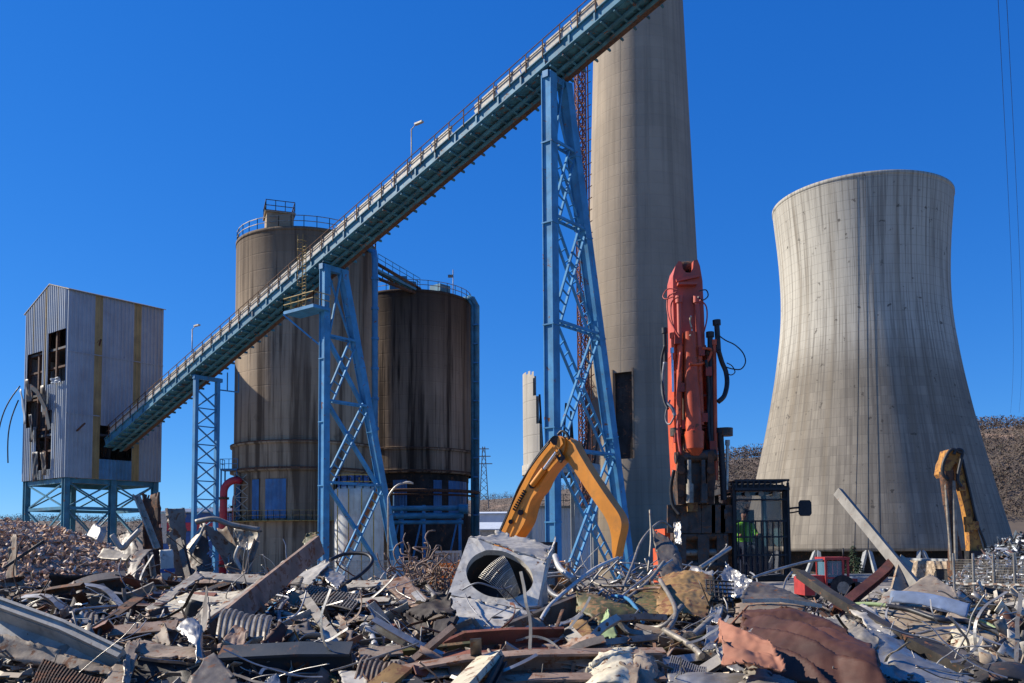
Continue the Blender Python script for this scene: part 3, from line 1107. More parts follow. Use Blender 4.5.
def silo(px, Y, r, ztop, zring, label, mat_, ang_panels, sunk=0, base_m=None):
    c = at(px, 545, Y)
    c.z = 0
    g = G(c.x, c.y) - .3
    root = thing('silo', label, 'silo', (c.x, c.y, g))
    mb = MB()
    zs = [zring + (ztop - zring) * k / 40 for k in range(41)]
    mb.lathe(c, [(r, z) for z in zs], 72)
    mb.lathe(c, [(r, ztop), (r + .05, ztop), (r + .05, ztop + .4), (r - .3, ztop + .4), (0, ztop + .9)], 72)
    mb.build('drum', M[mat_], root)
    mb = MB()
    mb.lathe(c, [(r, zring + 3.1), (r + .42, zring + 3.0), (r + .42, zring + 2.7), (r + .2, zring + 2.65)], 72)
    mb.lathe(c, [(r + .2, zring + 2.65), (r + .2, zring + 1.2), (r + .2, zring + .1)], 72)
    mb.lathe(c, [(r + .2, zring + .1), (r + .4, zring + .05), (r + .4, zring - .3), (r + .05, zring - .4)], 72)
    mb.build('collar', M[mat_], root)
    mb = MB()
    mb.lathe(c, [(r + .44, zring + 3.02), (r + .44, zring + 2.9)], 72)
    mb.lathe(c, [(r + .42, zring + .04), (r + .42, zring - .18)], 72)
    mb.build('rust_line', M['rust_dark'], root)
    mb = MB()
    for k in range(4):
        z0, z1 = ((g, zring - 6.2), (zring - 6.2, zring - 6.0), (zring - 6.0, zring - 1.2), (zring - 1.2, zring - .4))[k]
        rr = (r + .5, r + .5, r - .1, r - .05)[k] - sunk
        mb.lathe(c, [(rr, z0), (rr, (z0 + z1) / 2), (rr, z1)], 72)
    mb.lathe(c, [(r + .5 - sunk, zring - 6.0), (r - .1 - sunk, zring - 5.98)], 72)
    mb.build('base', M[base_m or mat_], root)
    for a0, a1 in ang_panels:
        mb = MB()
        n = 10
        pr = []
        for k in range(n + 1):
            a = R(a0 + (a1 - a0) * k / n)
            rr = r + .0 - sunk + (.06 if k % 2 else 0)
            pr.append((rr * math.cos(a), rr * math.sin(a)))
        vs = [V((c.x + x, c.y + y, z)) for x, y in pr for z in (zring - 5.7, zring - 1.3)]
        mb.add(vs, [(2 * k, 2 * k + 2, 2 * k + 3, 2 * k + 1) for k in range(n)])
        mb.build('blue_panel', M['panel_blue'], root)
    mb = MB()
    ring = circle(c, r - .1, ztop + .45, 36)
    railing(mb, ring, 1.25, .07, 1.6)
    mb.build('roof_railing', M['galv_dull'], root)
    return root, c, g


zr = at(305, 467, 100).z
sa, ca, ga = silo(305.5, 108, 8.35, at(305, 231, 103).z - 1.0, zr, 'broad weathered concrete silo behind the trestle with the railed platform', 'silo_concrete', ((214, 222), (238, 245), (251, 268)))
zt = at(305, 231, 103).z - 1.0
mb = MB()
q = at(279, 226, 102)
mb.box((q.x, q.y, zt + 1.3), (3.0, 3.0, 1.9), R(20))
mb.box((q.x, q.y, zt + 2.3), (3.4, 3.4, .14), R(20))
mb.build('penthouse', M['silo_concrete'], sa)
mb = MB()
railing(mb, [V((q.x, q.y, zt + 2.37)) + Matrix.Rotation(R(20), 3, 'Z') @ V((i * 1.6, j * 1.6, 0)) for i, j in ((-1, -1), (1, -1), (1, 1), (-1, 1))], 1.25, .07, 1.2, closed=True)
mb.build('penthouse_railing', M['steel_dark'], sa)
mb = MB()
railing(mb, circle(ca, 8.35 + 1.2, zr - 5.95, 26, R(190), R(300)), 1.1, .05, 1.5)
mb.lathe(ca, [(8.6, zr - 6.05), (9.6, zr - 6.05), (9.6, zr - 5.95), (8.6, zr - 5.95)], 60)
mb.build('ring_walkway', M['yellow_rail'], sa)

sb, cb, gb = silo(413.5, 127, 8.35, at(413, 288, 119).z - .6, zr + 1.2, 'narrower dark stained concrete silo in the middle, right of the broad one', 'silo_concrete_dark', ((256, 270), (296, 305), (313, 345)), .5, 'dark_interior')
ztb = at(413, 288, 119).z - .6
mb = MB()                                        # roof machinery
for k, (px, w, h) in enumerate(((398, 2.4, 2.2), (408, 1.6, 1.5), (440, 2.0, 1.0))):
    q = at(px, 285, 122)
    mb.box((q.x, q.y, ztb + .7 + h / 2), (w, 2, h), R(10 + 20 * k))
    mb.build('roof_housing', M['steel_teal'], sb)
    mb = MB()
mb = MB()
q = at(453, 268, 124)
mb.tube([(q.x, q.y, ztb), (q.x, q.y, ztb + 4.6)], .06, 6)
mb.box((q.x - .35, q.y, ztb + 3.7), (.7, .3, .35))
mb.build('mast', M['galv_dull'], sb)
# sloping pipe bridge from the broad silo to the narrower one
br = thing('pipe_bridge', 'rusty sloping pipe bridge joining the tops of the two silos', 'pipe bridge', (ca.x + 8, ca.y, zt - 3))
mb = MB()
for y0, y1, dy in ((262, 286, 0), (277, 292, 0), (270, 294, 1.6)):
    mb.tube([at(374, y0, 111 + dy), at(420, y1 + 3, 120 + dy)], .22, 8)
mb.build('pipe', M['rust_dark'], br)
mb = MB()
for k in range(8):
    f = (k + .5) / 8
    a = at(374 + 46 * f, 262 + 27 * f, 111 + 9 * f)
    b = at(374 + 46 * f, 277 + 18 * f, 111 + 9 * f)
    mb.bar(a, b, .12)
mb.bar(at(376, 270, 111), at(420, 292, 120), .5, .3)
railing(mb, [at(378, 263, 112), at(420, 287, 121)], 1.2, .06, 1.6)
mb.build('bridge_frame', M['steel_teal'], br)
# rise pipes
pr = thing('riser_pipe', 'blue riser pipe with a bent top running up between the silos', 'pipe', at(375, 540, 103))
mb = MB()
pts = [at(375, 590, 104), at(375, 262, 104), at(374, 252, 104), at(369, 249, 105), at(362, 251, 106)]
mb.tube(pts, .36, 10)
for k in range(9):
    a = at(375, 520 - k * 30, 104)
    mb.cyl(a, a + V((0, 0, .3)), .46, seg=10)
mb.build('pipe', M['steel_blue'], pr)
p2 = thing('downpipe_stack', 'dark ladder and twin drainpipes down the right edge of the stained silo', 'pipes', at(475, 540, 124))
mb = MB()
for px, r in ((472.5, .24), (476.5, .42)):
    mb.tube([at(px, 570, 124), at(px, 306, 124), at(px - 4, 299, 124), at(px - 9, 298, 124)], r, 10)
mb.build('pipe', M['steel_teal'], p2)
for k in range(11):
    mb = MB()
    a = at(476, 515 - k * 19, 123.6)
    mb.box(a, (.7, .7, .2))
    mb.build('bracket', M['steel_blue'], p2)

# ================================================================== chimney
YC = 117
cc = at(647, 545, YC); cc.z = 0
gch = G(cc.x, cc.y) - .3
rpx = lambda y: 64.5 - (545 - y) * .0345            # half width in pixels at a picture row
zz = [gch + (112 - gch) * k / 76 for k in range(77)]
prof = []
for z in zz:
    y = 545 - (z - EYE) * F / YC
    prof.append((max(5.0, rpx(y) * YC / F), z))
chim = thing('chimney', 'giant tapering concrete chimney rising out of the top of the picture', 'chimney', (cc.x, cc.y, gch))
oz0, oz1 = at(0, 470, YC).z, at(0, 383, YC).z
oa0, oa1 = R(231), R(251)
mb = MB()
mb.lathe(cc, prof, 120, hole=lambda a, z: oa0 < a < oa1 and oz0 < z < oz1)
mb.build('shaft', M['chimney_concrete'], chim)
mb = MB()
mb.lathe(cc, [(r - .7, z) for r, z in prof if z < oz1 + 8], 72)
mb.build('flue_lining', M['dark_interior'], chim)
mb = MB()
for a in (oa0, oa1):
    for z in (0,):
        pass
rr = rpx(425) * YC / F
for a, n_ in ((oa0, 1), (oa1, -1)):
    d = V((math.cos(a), math.sin(a), 0))
    mb.bar(cc + d * (rr - .3) + V((0, 0, oz0)), cc + d * (rr - .3) + V((0, 0, oz1)), .2, .62, d)
mb.build('opening_frame', M['silo_concrete_dark'], chim)
# hoist mast beside the chimney
q = at(587.5, 545, 110); gq = G(q.x, q.y)
hm = thing('hoist_mast', 'rusty orange lattice hoist mast climbing the left side of the chimney', 'mast', (q.x, q.y, gq))
mb = MB()
lattice_mast(mb, (q.x - .25, q.y), 1.0, gq, 66, 1.5, .09, .16, R(20))
mb.build('lattice', M['rust_red'], hm)
mb = MB()
for k in range(46):
    z = gq + 2 + k * 1.5
    mb.bar((q.x + .6, q.y + .5, z), (q.x + 1.15, q.y + .9, z + .5), .1)
mb.bar((q.x + .75, q.y + .4, gq), (q.x + .75, q.y + .4, 66), .5, .14, (1, 0, 0))
mb.build('tie_rail', M['rust_orange'], hm)

# ================================================================== ruined tank by the tall trestle
q = at(562, 545, 84); q.z = 0
rt = thing('ruined_tank', 'half demolished pale concrete tank on columns behind the tall trestle', 'tank', (q.x, q.y, G(q.x, q.y)))
z0, z1 = at(0, 474, 84).z, at(0, 379, 84).z
mb = MB()
rad = 38 * 84 / F
def torn(a, z):
    aa = math.degrees(a) % 360
    lim = z1 - 9.0 * smooth(214, 246, aa) - .5 * nz(a * 4, 0, 0, 1)
    if aa < 180: lim = z1 - 10 * smooth(175, 120, aa) - nz(a * 9, 3, 0, 1)
    return z > lim
mb.lathe(q, [(rad, z0 + (z1 + .5 - z0) * k / 40) for k in range(41)], 60, hole=torn)
mb.lathe(q, [(rad - .4, z0 + (z1 + .5 - z0) * k / 40) for k in range(41)], 60, hole=torn)
mb.lathe(q, [(rad + .12, z0 - .5), (rad + .12, z0 + .4), (rad - .4, z0 + .42)], 64)
mb.lathe(q, [(rad - .4, z0 - .5), (rad + .12, z0 - .5)], 64)
mb.build('shell', M['ruin_concrete'], rt)
mb = MB()
mb.lathe(q, [(0, z0), (rad - .3, z0 + .05)], 40)
for k in range(16):
    a = V((q.x + random.uniform(-2.5, 3), q.y + random.uniform(-2, 2), z0))
    mb.bar(a, a + V((random.uniform(-.8, .8), 0, random.uniform(2, 8))), .18)
mb.build('inner_frame', M['dark_interior'], rt)
for k in range(8):
    a = R(22 + 45 * k)
    mb = MB()
    mb.bar((q.x + (rad - .3) * math.cos(a), q.y + (rad - .3) * math.sin(a), G(q.x, q.y)), (q.x + (rad - .3) * math.cos(a), q.y + (rad - .3) * math.sin(a), z0 - .4), .45, .45, (1, 0, 0))
    mb.build('column', M['wall_grey'], rt)
mb = MB()
b = at(519, 545, 89); b.z = 0
hut = thing('ribbed_shed', 'pale blue ribbed steel shed half hidden behind the orange boom', 'shed', (b.x, b.y, G(b.x, b.y)))
e = at(594, 545, 89); e.z = 0
z0s, z1s = G(b.x, b.y), at(0, 512, 89).z
mb = MB()
corr(mb, b, V((1, 0, 0)), V((0, -1, 0)), 0, e.x - b.x, z0s, z1s, .5, .08)
corr(mb, b, V((0, 1, 0)), V((-1, 0, 0)), 0, 5, z0s, z1s, .5, .08)
corr(mb, e, V((0, 1, 0)), V((1, 0, 0)), 0, 5, z0s, z1s, .5, .08)
corr(mb, b + V((0, 5, 0)), V((1, 0, 0)), V((0, 1, 0)), 0, e.x - b.x, z0s, z1s, .5, .08)
mb.build('wall', M['shed_white'], hut)
mb = MB()
mb.box(((b.x + e.x) / 2, b.y + 2.5, z1s + .12), (e.x - b.x + .5, 5.6, .22))
railing(mb, [V((b.x, b.y, z1s + .2)), V((e.x, b.y, z1s + .2))], 1.1, .07, 1.4)
mb.build('roof', M['galv_dull'], hut)

# ================================================================== cooling tower
YT = 236
tc_ = at(871, 545, YT); tc_.z = 0
gt = G(tc_.x, tc_.y) - .3
# silhouette half widths read against rows
HW = [(182, 93.5), (186, 93), (210, 91.5), (228, 89.2), (250, 87.3), (270, 86), (300, 85.3), (330, 87), (372, 93), (400, 98.2), (426, 103.5), (450, 109), (474, 114.8), (500, 121), (525, 127.5), (553, 135)]
cosv = math.cos(math.atan((876 - 512) / F))


def hw(y):
    for (a, wa), (b, wb) in zip(HW, HW[1:]):
        if a <= y <= b:
            t = (y - a) / (b - a)
            return wa + (wb - wa) * t
    return HW[-1][1]


zb, zt_ = at(871, 547.5, YT).z, at(871, 208, YT).z
prof = []
for k in range(61):
    f = k / 60
    y = 553 + (203 - 553) * f
    # light smoothing of the table
    r = sum(hw(min(553, max(182, y + d))) for d in (-14, -7, 0, 7, 14)) / 5
    prof.append((r * YT / F * cosv * 1.012, zb + (zt_ - zb) * f))
ct = thing('cooling_tower', 'huge waisted concrete cooling tower, its left half in sunshine', 'cooling tower', (tc_.x, tc_.y, gt))
mb = MB()
mb.lathe(tc_, prof, 160)
rt_, ztt = prof[-1]
mb.lathe(tc_, [(rt_, ztt), (rt_ + .15, ztt + .1), (rt_ + .15, ztt + .9), (rt_ - .7, ztt + 1.0), (rt_ - .7, ztt)], 160)
mb.lathe(tc_, [(r - .7, z) for r, z in reversed(prof)], 100)
mb.lathe(tc_, [(prof[0][0] - .9, prof[0][1] + .1), (prof[0][0] - .9, prof[0][1] - .7), (prof[0][0] - .02, prof[0][1] - .7), (prof[0][0] - .02, prof[0][1] + .1)], 160)
mb.build('shell', M['tower_shell'], ct)
rb, zbb = prof[0]
for k in range(18):
    a, d = 2 * math.pi * (k + .35) / 18, .062
    mb = MB()
    for s_ in (-1, 1):
        top = tc_ + V(((rb - .4) * math.cos(a + s_ * .012), (rb - .4) * math.sin(a + s_ * .012), zbb - .6))
        ft = tc_ + V(((rb + 2.6) * math.cos(a + s_ * d), (rb + 2.6) * math.sin(a + s_ * d), gt))
        mb.bar(ft, top, .8, .8)
    mb.build('leg_pair', M['wall_grey'], ct)
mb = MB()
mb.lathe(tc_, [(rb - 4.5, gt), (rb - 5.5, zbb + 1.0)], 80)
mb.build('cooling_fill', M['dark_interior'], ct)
mb = MB()
mb.lathe(tc_, [(rb + 5, gt - .2), (rb + 5, gt + 1.4), (rb + 4.5, gt + 1.4), (rb + 4.5, gt - .2)], 100)
mb.build('basin_wall', M['wall_grey'], ct)
mb = MB()
for a in (R(242), R(247), R(251.5)):                # conductor cables down the shell
    pts = [tc_ + V(((r + .03) * math.cos(a + .0009 * (z)), (r + .03) * math.sin(a + .0009 * (z)), z)) for r, z in prof]
    mb.tube(pts, .035, 5)
mb.build('lightning_conductor', M['steel_dark'], ct)

# ================================================================== overhead wires, far pylon, far sheds
for k, (x0, x1) in enumerate(((996, 1010.5), (1004.5, 1019))):
    mb = MB()
    a, b = at(x0, -40, 90), at(x1, 413, 330)
    mb.tube([a + (b - a) * f - V((0, 0, 5.0 * math.sin(f * math.pi))) + V((1.2 * math.sin(f * math.pi), 0, 0)) for f in [i / 24 for i in range(25)]], .03, 5)
    tag(mb.build('overhead_wire', M['cable_black']), ('thin overhead wire closer to the cooling tower', 'thin overhead wire farther from the cooling tower')[k], 'wire', 'overhead wires beside the cooling tower')
q = at(484, 500, 420)
pyl = thing('power_pylon', 'far lattice power pylon on the ridge beside the dark silo', 'pylon', (q.x, q.y, q.z))
mb = MB()
for i, j in ((-1, -1), (1, -1), (1, 1), (-1, 1)):
    mb.bar((q.x + i * 2.2, q.y + j * 2.2, q.z - 4), (q.x + i * .5, q.y + j * .5, q.z + 25), .35, .35, (1, 0, 0))
for k in range(7):
    a, b = k / 7, (k + 1) / 7
    wa, wb = 2.2 - 1.7 * a, 2.2 - 1.7 * b
    for s_ in (-1, 1):
        mb.bar((q.x - s_ * wa, q.y - wa, q.z + 25 * a), (q.x + s_ * wb, q.y - wb, q.z + 25 * b), .22)
mb.build('lattice', M['galv_dull'], pyl)
mb = MB()
for z, w in ((17, 4), (20.5, 3.2), (24, 2.4)):
    mb.bar((q.x - w, q.y, q.z + z), (q.x + w, q.y, q.z + z), .3, .4)
mb.build('cross_arm', M['galv_dull'], pyl)


def shed(name, label, x0, x1, y0, y1, Y, dep, wmat, rmat, door=True):
    a, b = at(x0, 545, Y), at(x1, 545, Y)
    g = G(a.x, Y) - .3
    zt = at((x0 + x1) / 2, y0, Y).z
    w = b.x - a.x
    c = V(((a.x + b.x) / 2, Y + dep / 2, 0))
    root = thing(name, label, 'shed', (c.x, Y, g))
    mb = MB()
    mb.box((c.x, c.y, (g + zt) / 2), (w, dep, zt - g))
    mb.build('wall', wmat, root)
    mb = MB()
    p = [V((a.x - .3, Y - .4, zt + .02)), V((b.x + .3, Y - .4, zt + .02)), V((b.x + .3, Y + dep / 2, zt + y1)), V((a.x - .3, Y + dep / 2, zt + y1))]
    mb.prism(p, (0, 0, .2))
    p = [V((a.x - .3, Y + dep / 2, zt + y1)), V((b.x + .3, Y + dep / 2, zt + y1)), V((b.x + .3, Y + dep + .4, zt + .02)), V((a.x - .3, Y + dep + .4, zt + .02))]
    mb.prism(p, (0, 0, .2))
    mb.build('roof', rmat, root)
    if door:
        mb = MB()
        mb.box((c.x + w * .1, Y - .04, g + 3.2), (w * .14, .1, 5.6))
        mb.build('door', M['steel_dark'], root)
    return root


shed('white_shed', 'white warehouse with a dark door far behind the orange boom', 478, 519, 514, .6, 215, 14, M['shed_white'], M['shed_white'])
shed('storage_shed', 'low pale shed in front of the white warehouse', 480, 530, 530, 1.4, 170, 9, M['pale_grey'], M['shed_white'], False)
sg = shed('striped_shed', 'blue shed with a red band behind the slim lattice tower', 160, 226, 513, .8, 150, 12, M['blue_paint'], M['galv'], False)
mb = MB()
a, b = at(160, 527, 149.9), at(226, 527, 149.9)
mb.bar(V((a.x, 149.85, a.z)), V((b.x, 149.85, a.z)), .1, 1.4)
mb.build('red_band', M['red_duct'], sg)
mb = MB()
a, b = at(161, 525, 149.9), at(167, 525, 149.9)
mb.box(((a.x + b.x) / 2, 149.8, (at(0, 514, 150).z + at(0, 545, 150).z) / 2), (b.x - a.x, .1, 5))
mb.build('white_panel', M['white_paint'], sg)

# ================================================================== red ducts beside the silo
for k, (px, Y, r, ztp) in enumerate(((223, 101, .42, 480), (236, 104, .5, 489))):
    mb = MB()
    x0, x1 = px, px + 11
    za = at(px, ztp, Y).z
    g = G(0, Y) - .2
    a, b = at(x0, 545, Y), at(x1 + 6, 545, Y + 2)
    pts = [V((a.x, a.y, g))] + [V((a.x, a.y, za - 1.4))]
    for i in range(1, 8):
        f = math.pi / 2 * i / 7
        pts.append(V((a.x + (1.5) * (1 - math.cos(f)), a.y, za - 1.4 + 1.4 * math.sin(f))))
    pts.append(V((b.x, b.y, za)))
    mb.tube(pts, r, 14)
    d = thing('red_duct', ('red pipe bend beside the lattice tower, the taller of the pair', 'red pipe bend against the broad silo, the lower of the pair')[k], 'pipe', (a.x, a.y, g), 'red pipe bends at the foot of the silo')
    mb.build('duct', M['red_duct'], d)
    mb = MB()
    for z in (g + 3.5, za - 2.2):
        mb.cyl((a.x, a.y, z), (a.x, a.y, z + .25), r + .18, seg=16)
    mb.build('flange', M['rust_dark'], d)
# little stair platform on the edge of the broad silo
q = at(231, 470, 103)
sp_ = thing('stair_platform', 'small steel stair platform clinging to the left edge of the broad silo', 'platform', (q.x, q.y, G(q.x, q.y)))
mb = MB()
mb.box((q.x, q.y, q.z), (2.0, 1.6, .2))
for i in (-1, 1):
    for j in (-1, 1):
        mb.bar((q.x + i * .9, q.y + j * .7, G(q.x, q.y)), (q.x + i * .9, q.y + j * .7, q.z), .14, .14, (1, 0, 0))
mb.build('deck', M['steel_blue'], sp_)
mb = MB()
railing(mb, [(q.x - 1, q.y + .8, q.z + .1), (q.x - 1, q.y - .8, q.z + .1), (q.x + 1, q.y - .8, q.z + .1)], 1.1, .06, .8)
mb.build('railing', M['steel_blue'], sp_)
mb = MB()
lattice_mast(mb, (q.x + 1.7, q.y - .6), 1.7, G(q.x, q.y), q.z - .4, 1.3, .07, .12)  # solid lattice standing in for the truss shadow pattern on the silo
tag(mb.build('truss_shadow_lattice', M['pale_grey']), 'pale lattice added in place of truss shadows at the foot of the broad silo', 'scaffold')

# ================================================================== white storage tank, pipe rack, street lamp
q = at(359, 545, 92); q.z = 0
g = G(q.x, q.y)
tk = thing('storage_tank', 'white storage tank with a railed top seen through the legs of a trestle', 'tank', (q.x, q.y, g))
r = 24.5 * 92 / F
ztk = at(359, 489, 90).z
mb = MB()
mb.lathe(q, [(r, g + (ztk - g) * k / 12) for k in range(13)] + [(r - .4, ztk + .35), (0, ztk + .7)], 48)
mb.build('shell', M['tank_white'], tk)
mb = MB()
railing(mb, circle(q, r + .05, ztk + .05, 20), 1.35, .1, 1.2)
mb.build('roof_railing', M['yellow_rail'], tk)
for k in range(5):
    mb = MB()
    a = R(205 + 30 * k)
    p = q + V(((r - .7) * math.cos(a), (r - .7) * math.sin(a), ztk + .3))
    mb.cyl(p, p + V((0, 0, .9)), .42, .38, 14)
    mb.cyl(p + V((0, 0, .9)), p + V((0, 0, 1.05)), .5, .5, 14)
    mb.build('valve', M['blue_paint'], tk)
mb = MB()                                         # yellow stair winding round
pts = [q + V(((r + .35) * math.cos(R(a)), (r + .35) * math.sin(R(a)), g + 2.5 + (ztk - g - 2.5) * (a - 240) / 80)) for a in range(240, 321, 8)]
mb.sweep(pts, [(-.3, -.1), (.3, -.1), (.3, .1), (-.3, .1)])
mb.build('stair', M['rust_orange'], tk)
mb = MB()
for px in (338, 349, 362, 374):
    a = at(px, 500, 89.4)
    mb.bar((a.x, a.y - .2, g), (a.x, a.y - .2, ztk), .1, .1, (1, 0, 0))
mb.build('downpipe', M['yellow_rail'], tk)

rack = thing('pipe_rack', 'blue pipe rack crossing behind the trestle in front of the dark silo', 'pipes', at(400, 520, 104))
mb = MB()
for y0, r in ((509, .32), (516.5, .38), (523, .25)):
    a, b = at(312, y0, 103), at(463, y0 - 1.0, 108)
    mb.tube([a, b], r, 10)
for px in (316, 463):
    a = at(px, 509, 103 if px < 400 else 108)
    mb.cyl(a - V((.5, 0, 0)), a + V((.6, 0, 0)), .6, seg=12)
mb.build('pipe', M['steel_teal'], rack)
mb = MB()
for px in (320, 402, 424, 460):
    mb = MB()
    f = (px - 312) / 151
    a = at(px, 526, 103 + 5 * f)
    mb.bar((a.x, a.y, G(a.x, a.y)), (a.x, a.y, at(px, 505, a.y).z), .35, .35, (1, 0, 0))
    mb.bar((a.x - 2.4, a.y, G(a.x, a.y)), V((a.x, a.y, at(px, 508, a.y).z)), .2)
    mb.build('support', M['steel_blue'], rack)
g2 = thing('ring_gallery', 'rusty pipe gallery hugging the base of the dark stained silo', 'walkway', (cb.x, cb.y, zr))
mb = MB()
mb.lathe(cb, [(8.7, zr - 2.2), (9.6, zr - 2.2), (9.6, zr - 2.0), (8.7, zr - 2.0)], 60, a0=R(195), a1=R(345))
mb.tube(circle(cb, 9.9, zr - 1.6, 40, R(200), R(340)), .22, 8)
mb.build('deck', M['rust_dark'], g2)

lb = at(388, 583, 62); lb.z = -.1
lp = thing('street_lamp', 'curved grey street lamp standing right of the trestle leg', 'street lamp', lb)
mb = MB()
zt_l = at(388, 490, 62).z
pts = [lb, V((lb.x, lb.y, zt_l - .5))]
for i in range(1, 9):
    f = i / 8
    pts.append(V((lb.x + 1.05 * f ** 1.2, lb.y - .1 * f, zt_l - .5 + .95 * math.sin(f * math.pi / 2))))
mb.tube(pts, .065, 8)
mb.cyl(lb, lb + V((0, 0, 1.2)), .11, .1, 10)
mb.build('pole', M['galv'], lp)
mb = MB()
e = pts[-1]
mb.patch(lambda u, v: e + V((u * .75 - .05, (v - .5) * .3 * math.sin(.3 + u * 2.5), .05 + .1 * math.sin(u * math.pi) * math.sin(v * math.pi))), 8, 6, .12)
mb.build('lamp_head', M['pale_grey'], lp)

# low white wall / fence strip behind the heap
fw = thing('mesh_fence', 'grey mesh site fence in front of the trestle and street lamp', 'fence', at(400, 590, 50))
mb = MB()
a, b = at(300, 590, 52), at(440, 590, 50)
a.z = b.z = 0
for k in range(13):
    p = a + (b - a) * k / 12
    mb.bar(p, p + V((0, 0, 2)), .06, .06, (1, 0, 0))
mb.bar(a + V((0, 0, 1.95)), b + V((0, 0, 1.95)), .05)
mb.bar(a + V((0, 0, .2)), b + V((0, 0, .2)), .05)
mb.build('frame', M['galv'], fw)
mb = MB()
n = 150
for k in range(n):
    p = a + (b - a) * k / n
    mb.bar(p + V((0, 0, .2)), p + V((0, 0, 1.95)), .012, .012, (1, 0, 0))
for k in range(12):
    z = .2 + k * .15
    mb.bar(a + V((0, 0, z)), b + V((0, 0, z)), .012)
mb.build('mesh', M['galv'], fw)

# yellow skip and pale container behind the tangle
for nm, lab, x0, x1, y0, Y, m_ in (('yellow_skip', 'orange yellow skip behind the tangle of wire', 425, 454, 564, 34, 'machine_orange'), ('pale_container', 'pale grey container behind the orange yellow skip', 436, 459, 551, 40, 'pale_grey')):
    a, b = at(x0, 560, Y), at(x1, 560, Y)
    zt2 = at(x0, y0, Y).z
    w = b.x - a.x
    r_ = thing(nm, lab, 'container', ((a.x + b.x) / 2, Y, 0))
    mb = MB()
    c = V(((a.x + b.x) / 2, Y + .8, 0))
    for (dx, dy, sx, sy) in ((0, -.8, w, .06), (0, .8, w, .06), (-w / 2, 0, .06, 1.66), (w / 2, 0, .06, 1.66)):
        mb.box((c.x + dx, c.y + dy, zt2 / 2), (sx, sy, zt2))
    mb.box((c.x, c.y, .1), (w, 1.6, .1))
    mb.build('body', M[m_], r_)
    mb = MB()
    for k in range(6):
        mb.box((a.x + w * (k + .5) / 6, Y - .07, zt2 / 2), (.07, .08, zt2 - .02))
    mb.box((c.x, Y - .08, zt2 - .05), (w + .06, .12, .1))
    mb.build('ribs', M[m_], r_)

# ================================================================== machines
def flat(pts, Y, dy, ox=0, oy=0, k=1.0):
    """outline read from the picture, set at its own distance and given real thickness dy"""
    return [at(ox + x / k, oy + y / k, Y) for x, y in pts], V((0, dy, 0))


def on_plane(px, py, p0, nrm):
    d = at(px, py, 10) - CP
    return CP + d * ((V(p0) - CP).dot(nrm) / d.dot(nrm))


def track(mb, c, L, h, w, rz=0):
    pr = []
    for k in range(24):
        a = 2 * math.pi * k / 24
        x = math.cos(a) * h / 2 + (L / 2 - h / 2) * (1 if math.cos(a) > 0 else -1)
        pr.append((x, math.sin(a) * h / 2 + h / 2))
    m = Matrix.Rotation(rz, 3, 'Z')
    p = [V(c) + m @ V((x, -w / 2, z)) for x, z in pr]
    mb.prism(p, m @ V((0, w, 0)))
    for k in range(30):
        x = -L / 2 + h / 3 + (L - h * .66) * k / 29
        for z in (-.02, h + .02):
            mb.obox(V(c) + m @ V((x, 0, z)), m @ V((.04, 0, 0)), m @ V((0, w / 2 + .02, 0)), V((0, 0, .035)))


# ---- red demolition excavator, facing us
YR = 20.0
base = at(706, 545, 22.5); base.z = 0
red = thing('red_excavator', 'red demolition excavator seen head on with its boom raised straight up and a caged cab', 'excavator', base)
for i in (-1, 1):
    mb = MB()
    track(mb, (base.x + i * 1.35, 22.6, 0), 4.6, 1.0, .65, R(90))
    mb.build('track', M['rubber'], red)
mb = MB()
mb.box((base.x, 22.6, .7), (2.1, 2.6, .6))
mb.cyl((base.x, 22.6, .95), (base.x, 22.6, 1.25), 1.0, seg=28)
mb.box((base.x, 22.8, 1.45), (3.1, 4.4, .4))
mb.build('undercarriage', M['machine_black'], red)
mb = MB()
x0, x1 = at(650, 545, 21.2).x, at(672, 545, 21.2).x
zt = at(0, 533, 21.2).z
mb.box((3.87, 22.2, (1.6 + zt) / 2), (.48, 1.5, zt - 1.6))
mb.box((base.x + .2, 24.0, (1.66 + 2.7) / 2), (2.3, 1.8, 1.0))
mb.build('engine_house', M['machine_red'], red)
mb = MB()
mb.box((base.x + .35, 25.4, 2.1), (1.9, .9, 1.2))
mb.build('counterweight', M['machine_red'], red)

bx = lambda x, y, Y=YR: at(x, y, Y)
# boom head with two lugs and a pin eye
mb = MB()
head = [(673, 276), (675.5, 266), (678.5, 261), (681.5, 261.5), (683, 269), (686, 272.5), (691, 272.5), (693, 268), (693.5, 260.5), (697.5, 259.5), (700, 266), (702.5, 281), (704, 312), (705, 345), (705, 352), (674, 352), (674, 330), (673, 300)]
p, o = flat(head, 20.0, .75)
mb.prism(p, o)
a, b = bx(676, 281, 19.97), bx(699, 276, 19.97)
mb.bar(a, b, .06, .12, (0, -1, 0))
mb.bar(bx(677, 285, 19.96), bx(696, 285, 19.96), .05, .3, (0, -1, 0))
mb.build('boom_head', M['machine_red_faded'], red)
mb = MB()
mb.cyl(bx(681, 268, 20.35), bx(695, 267, 20.35), .14, seg=14)
mb.build('head_pin', M['rust_dark'], red)
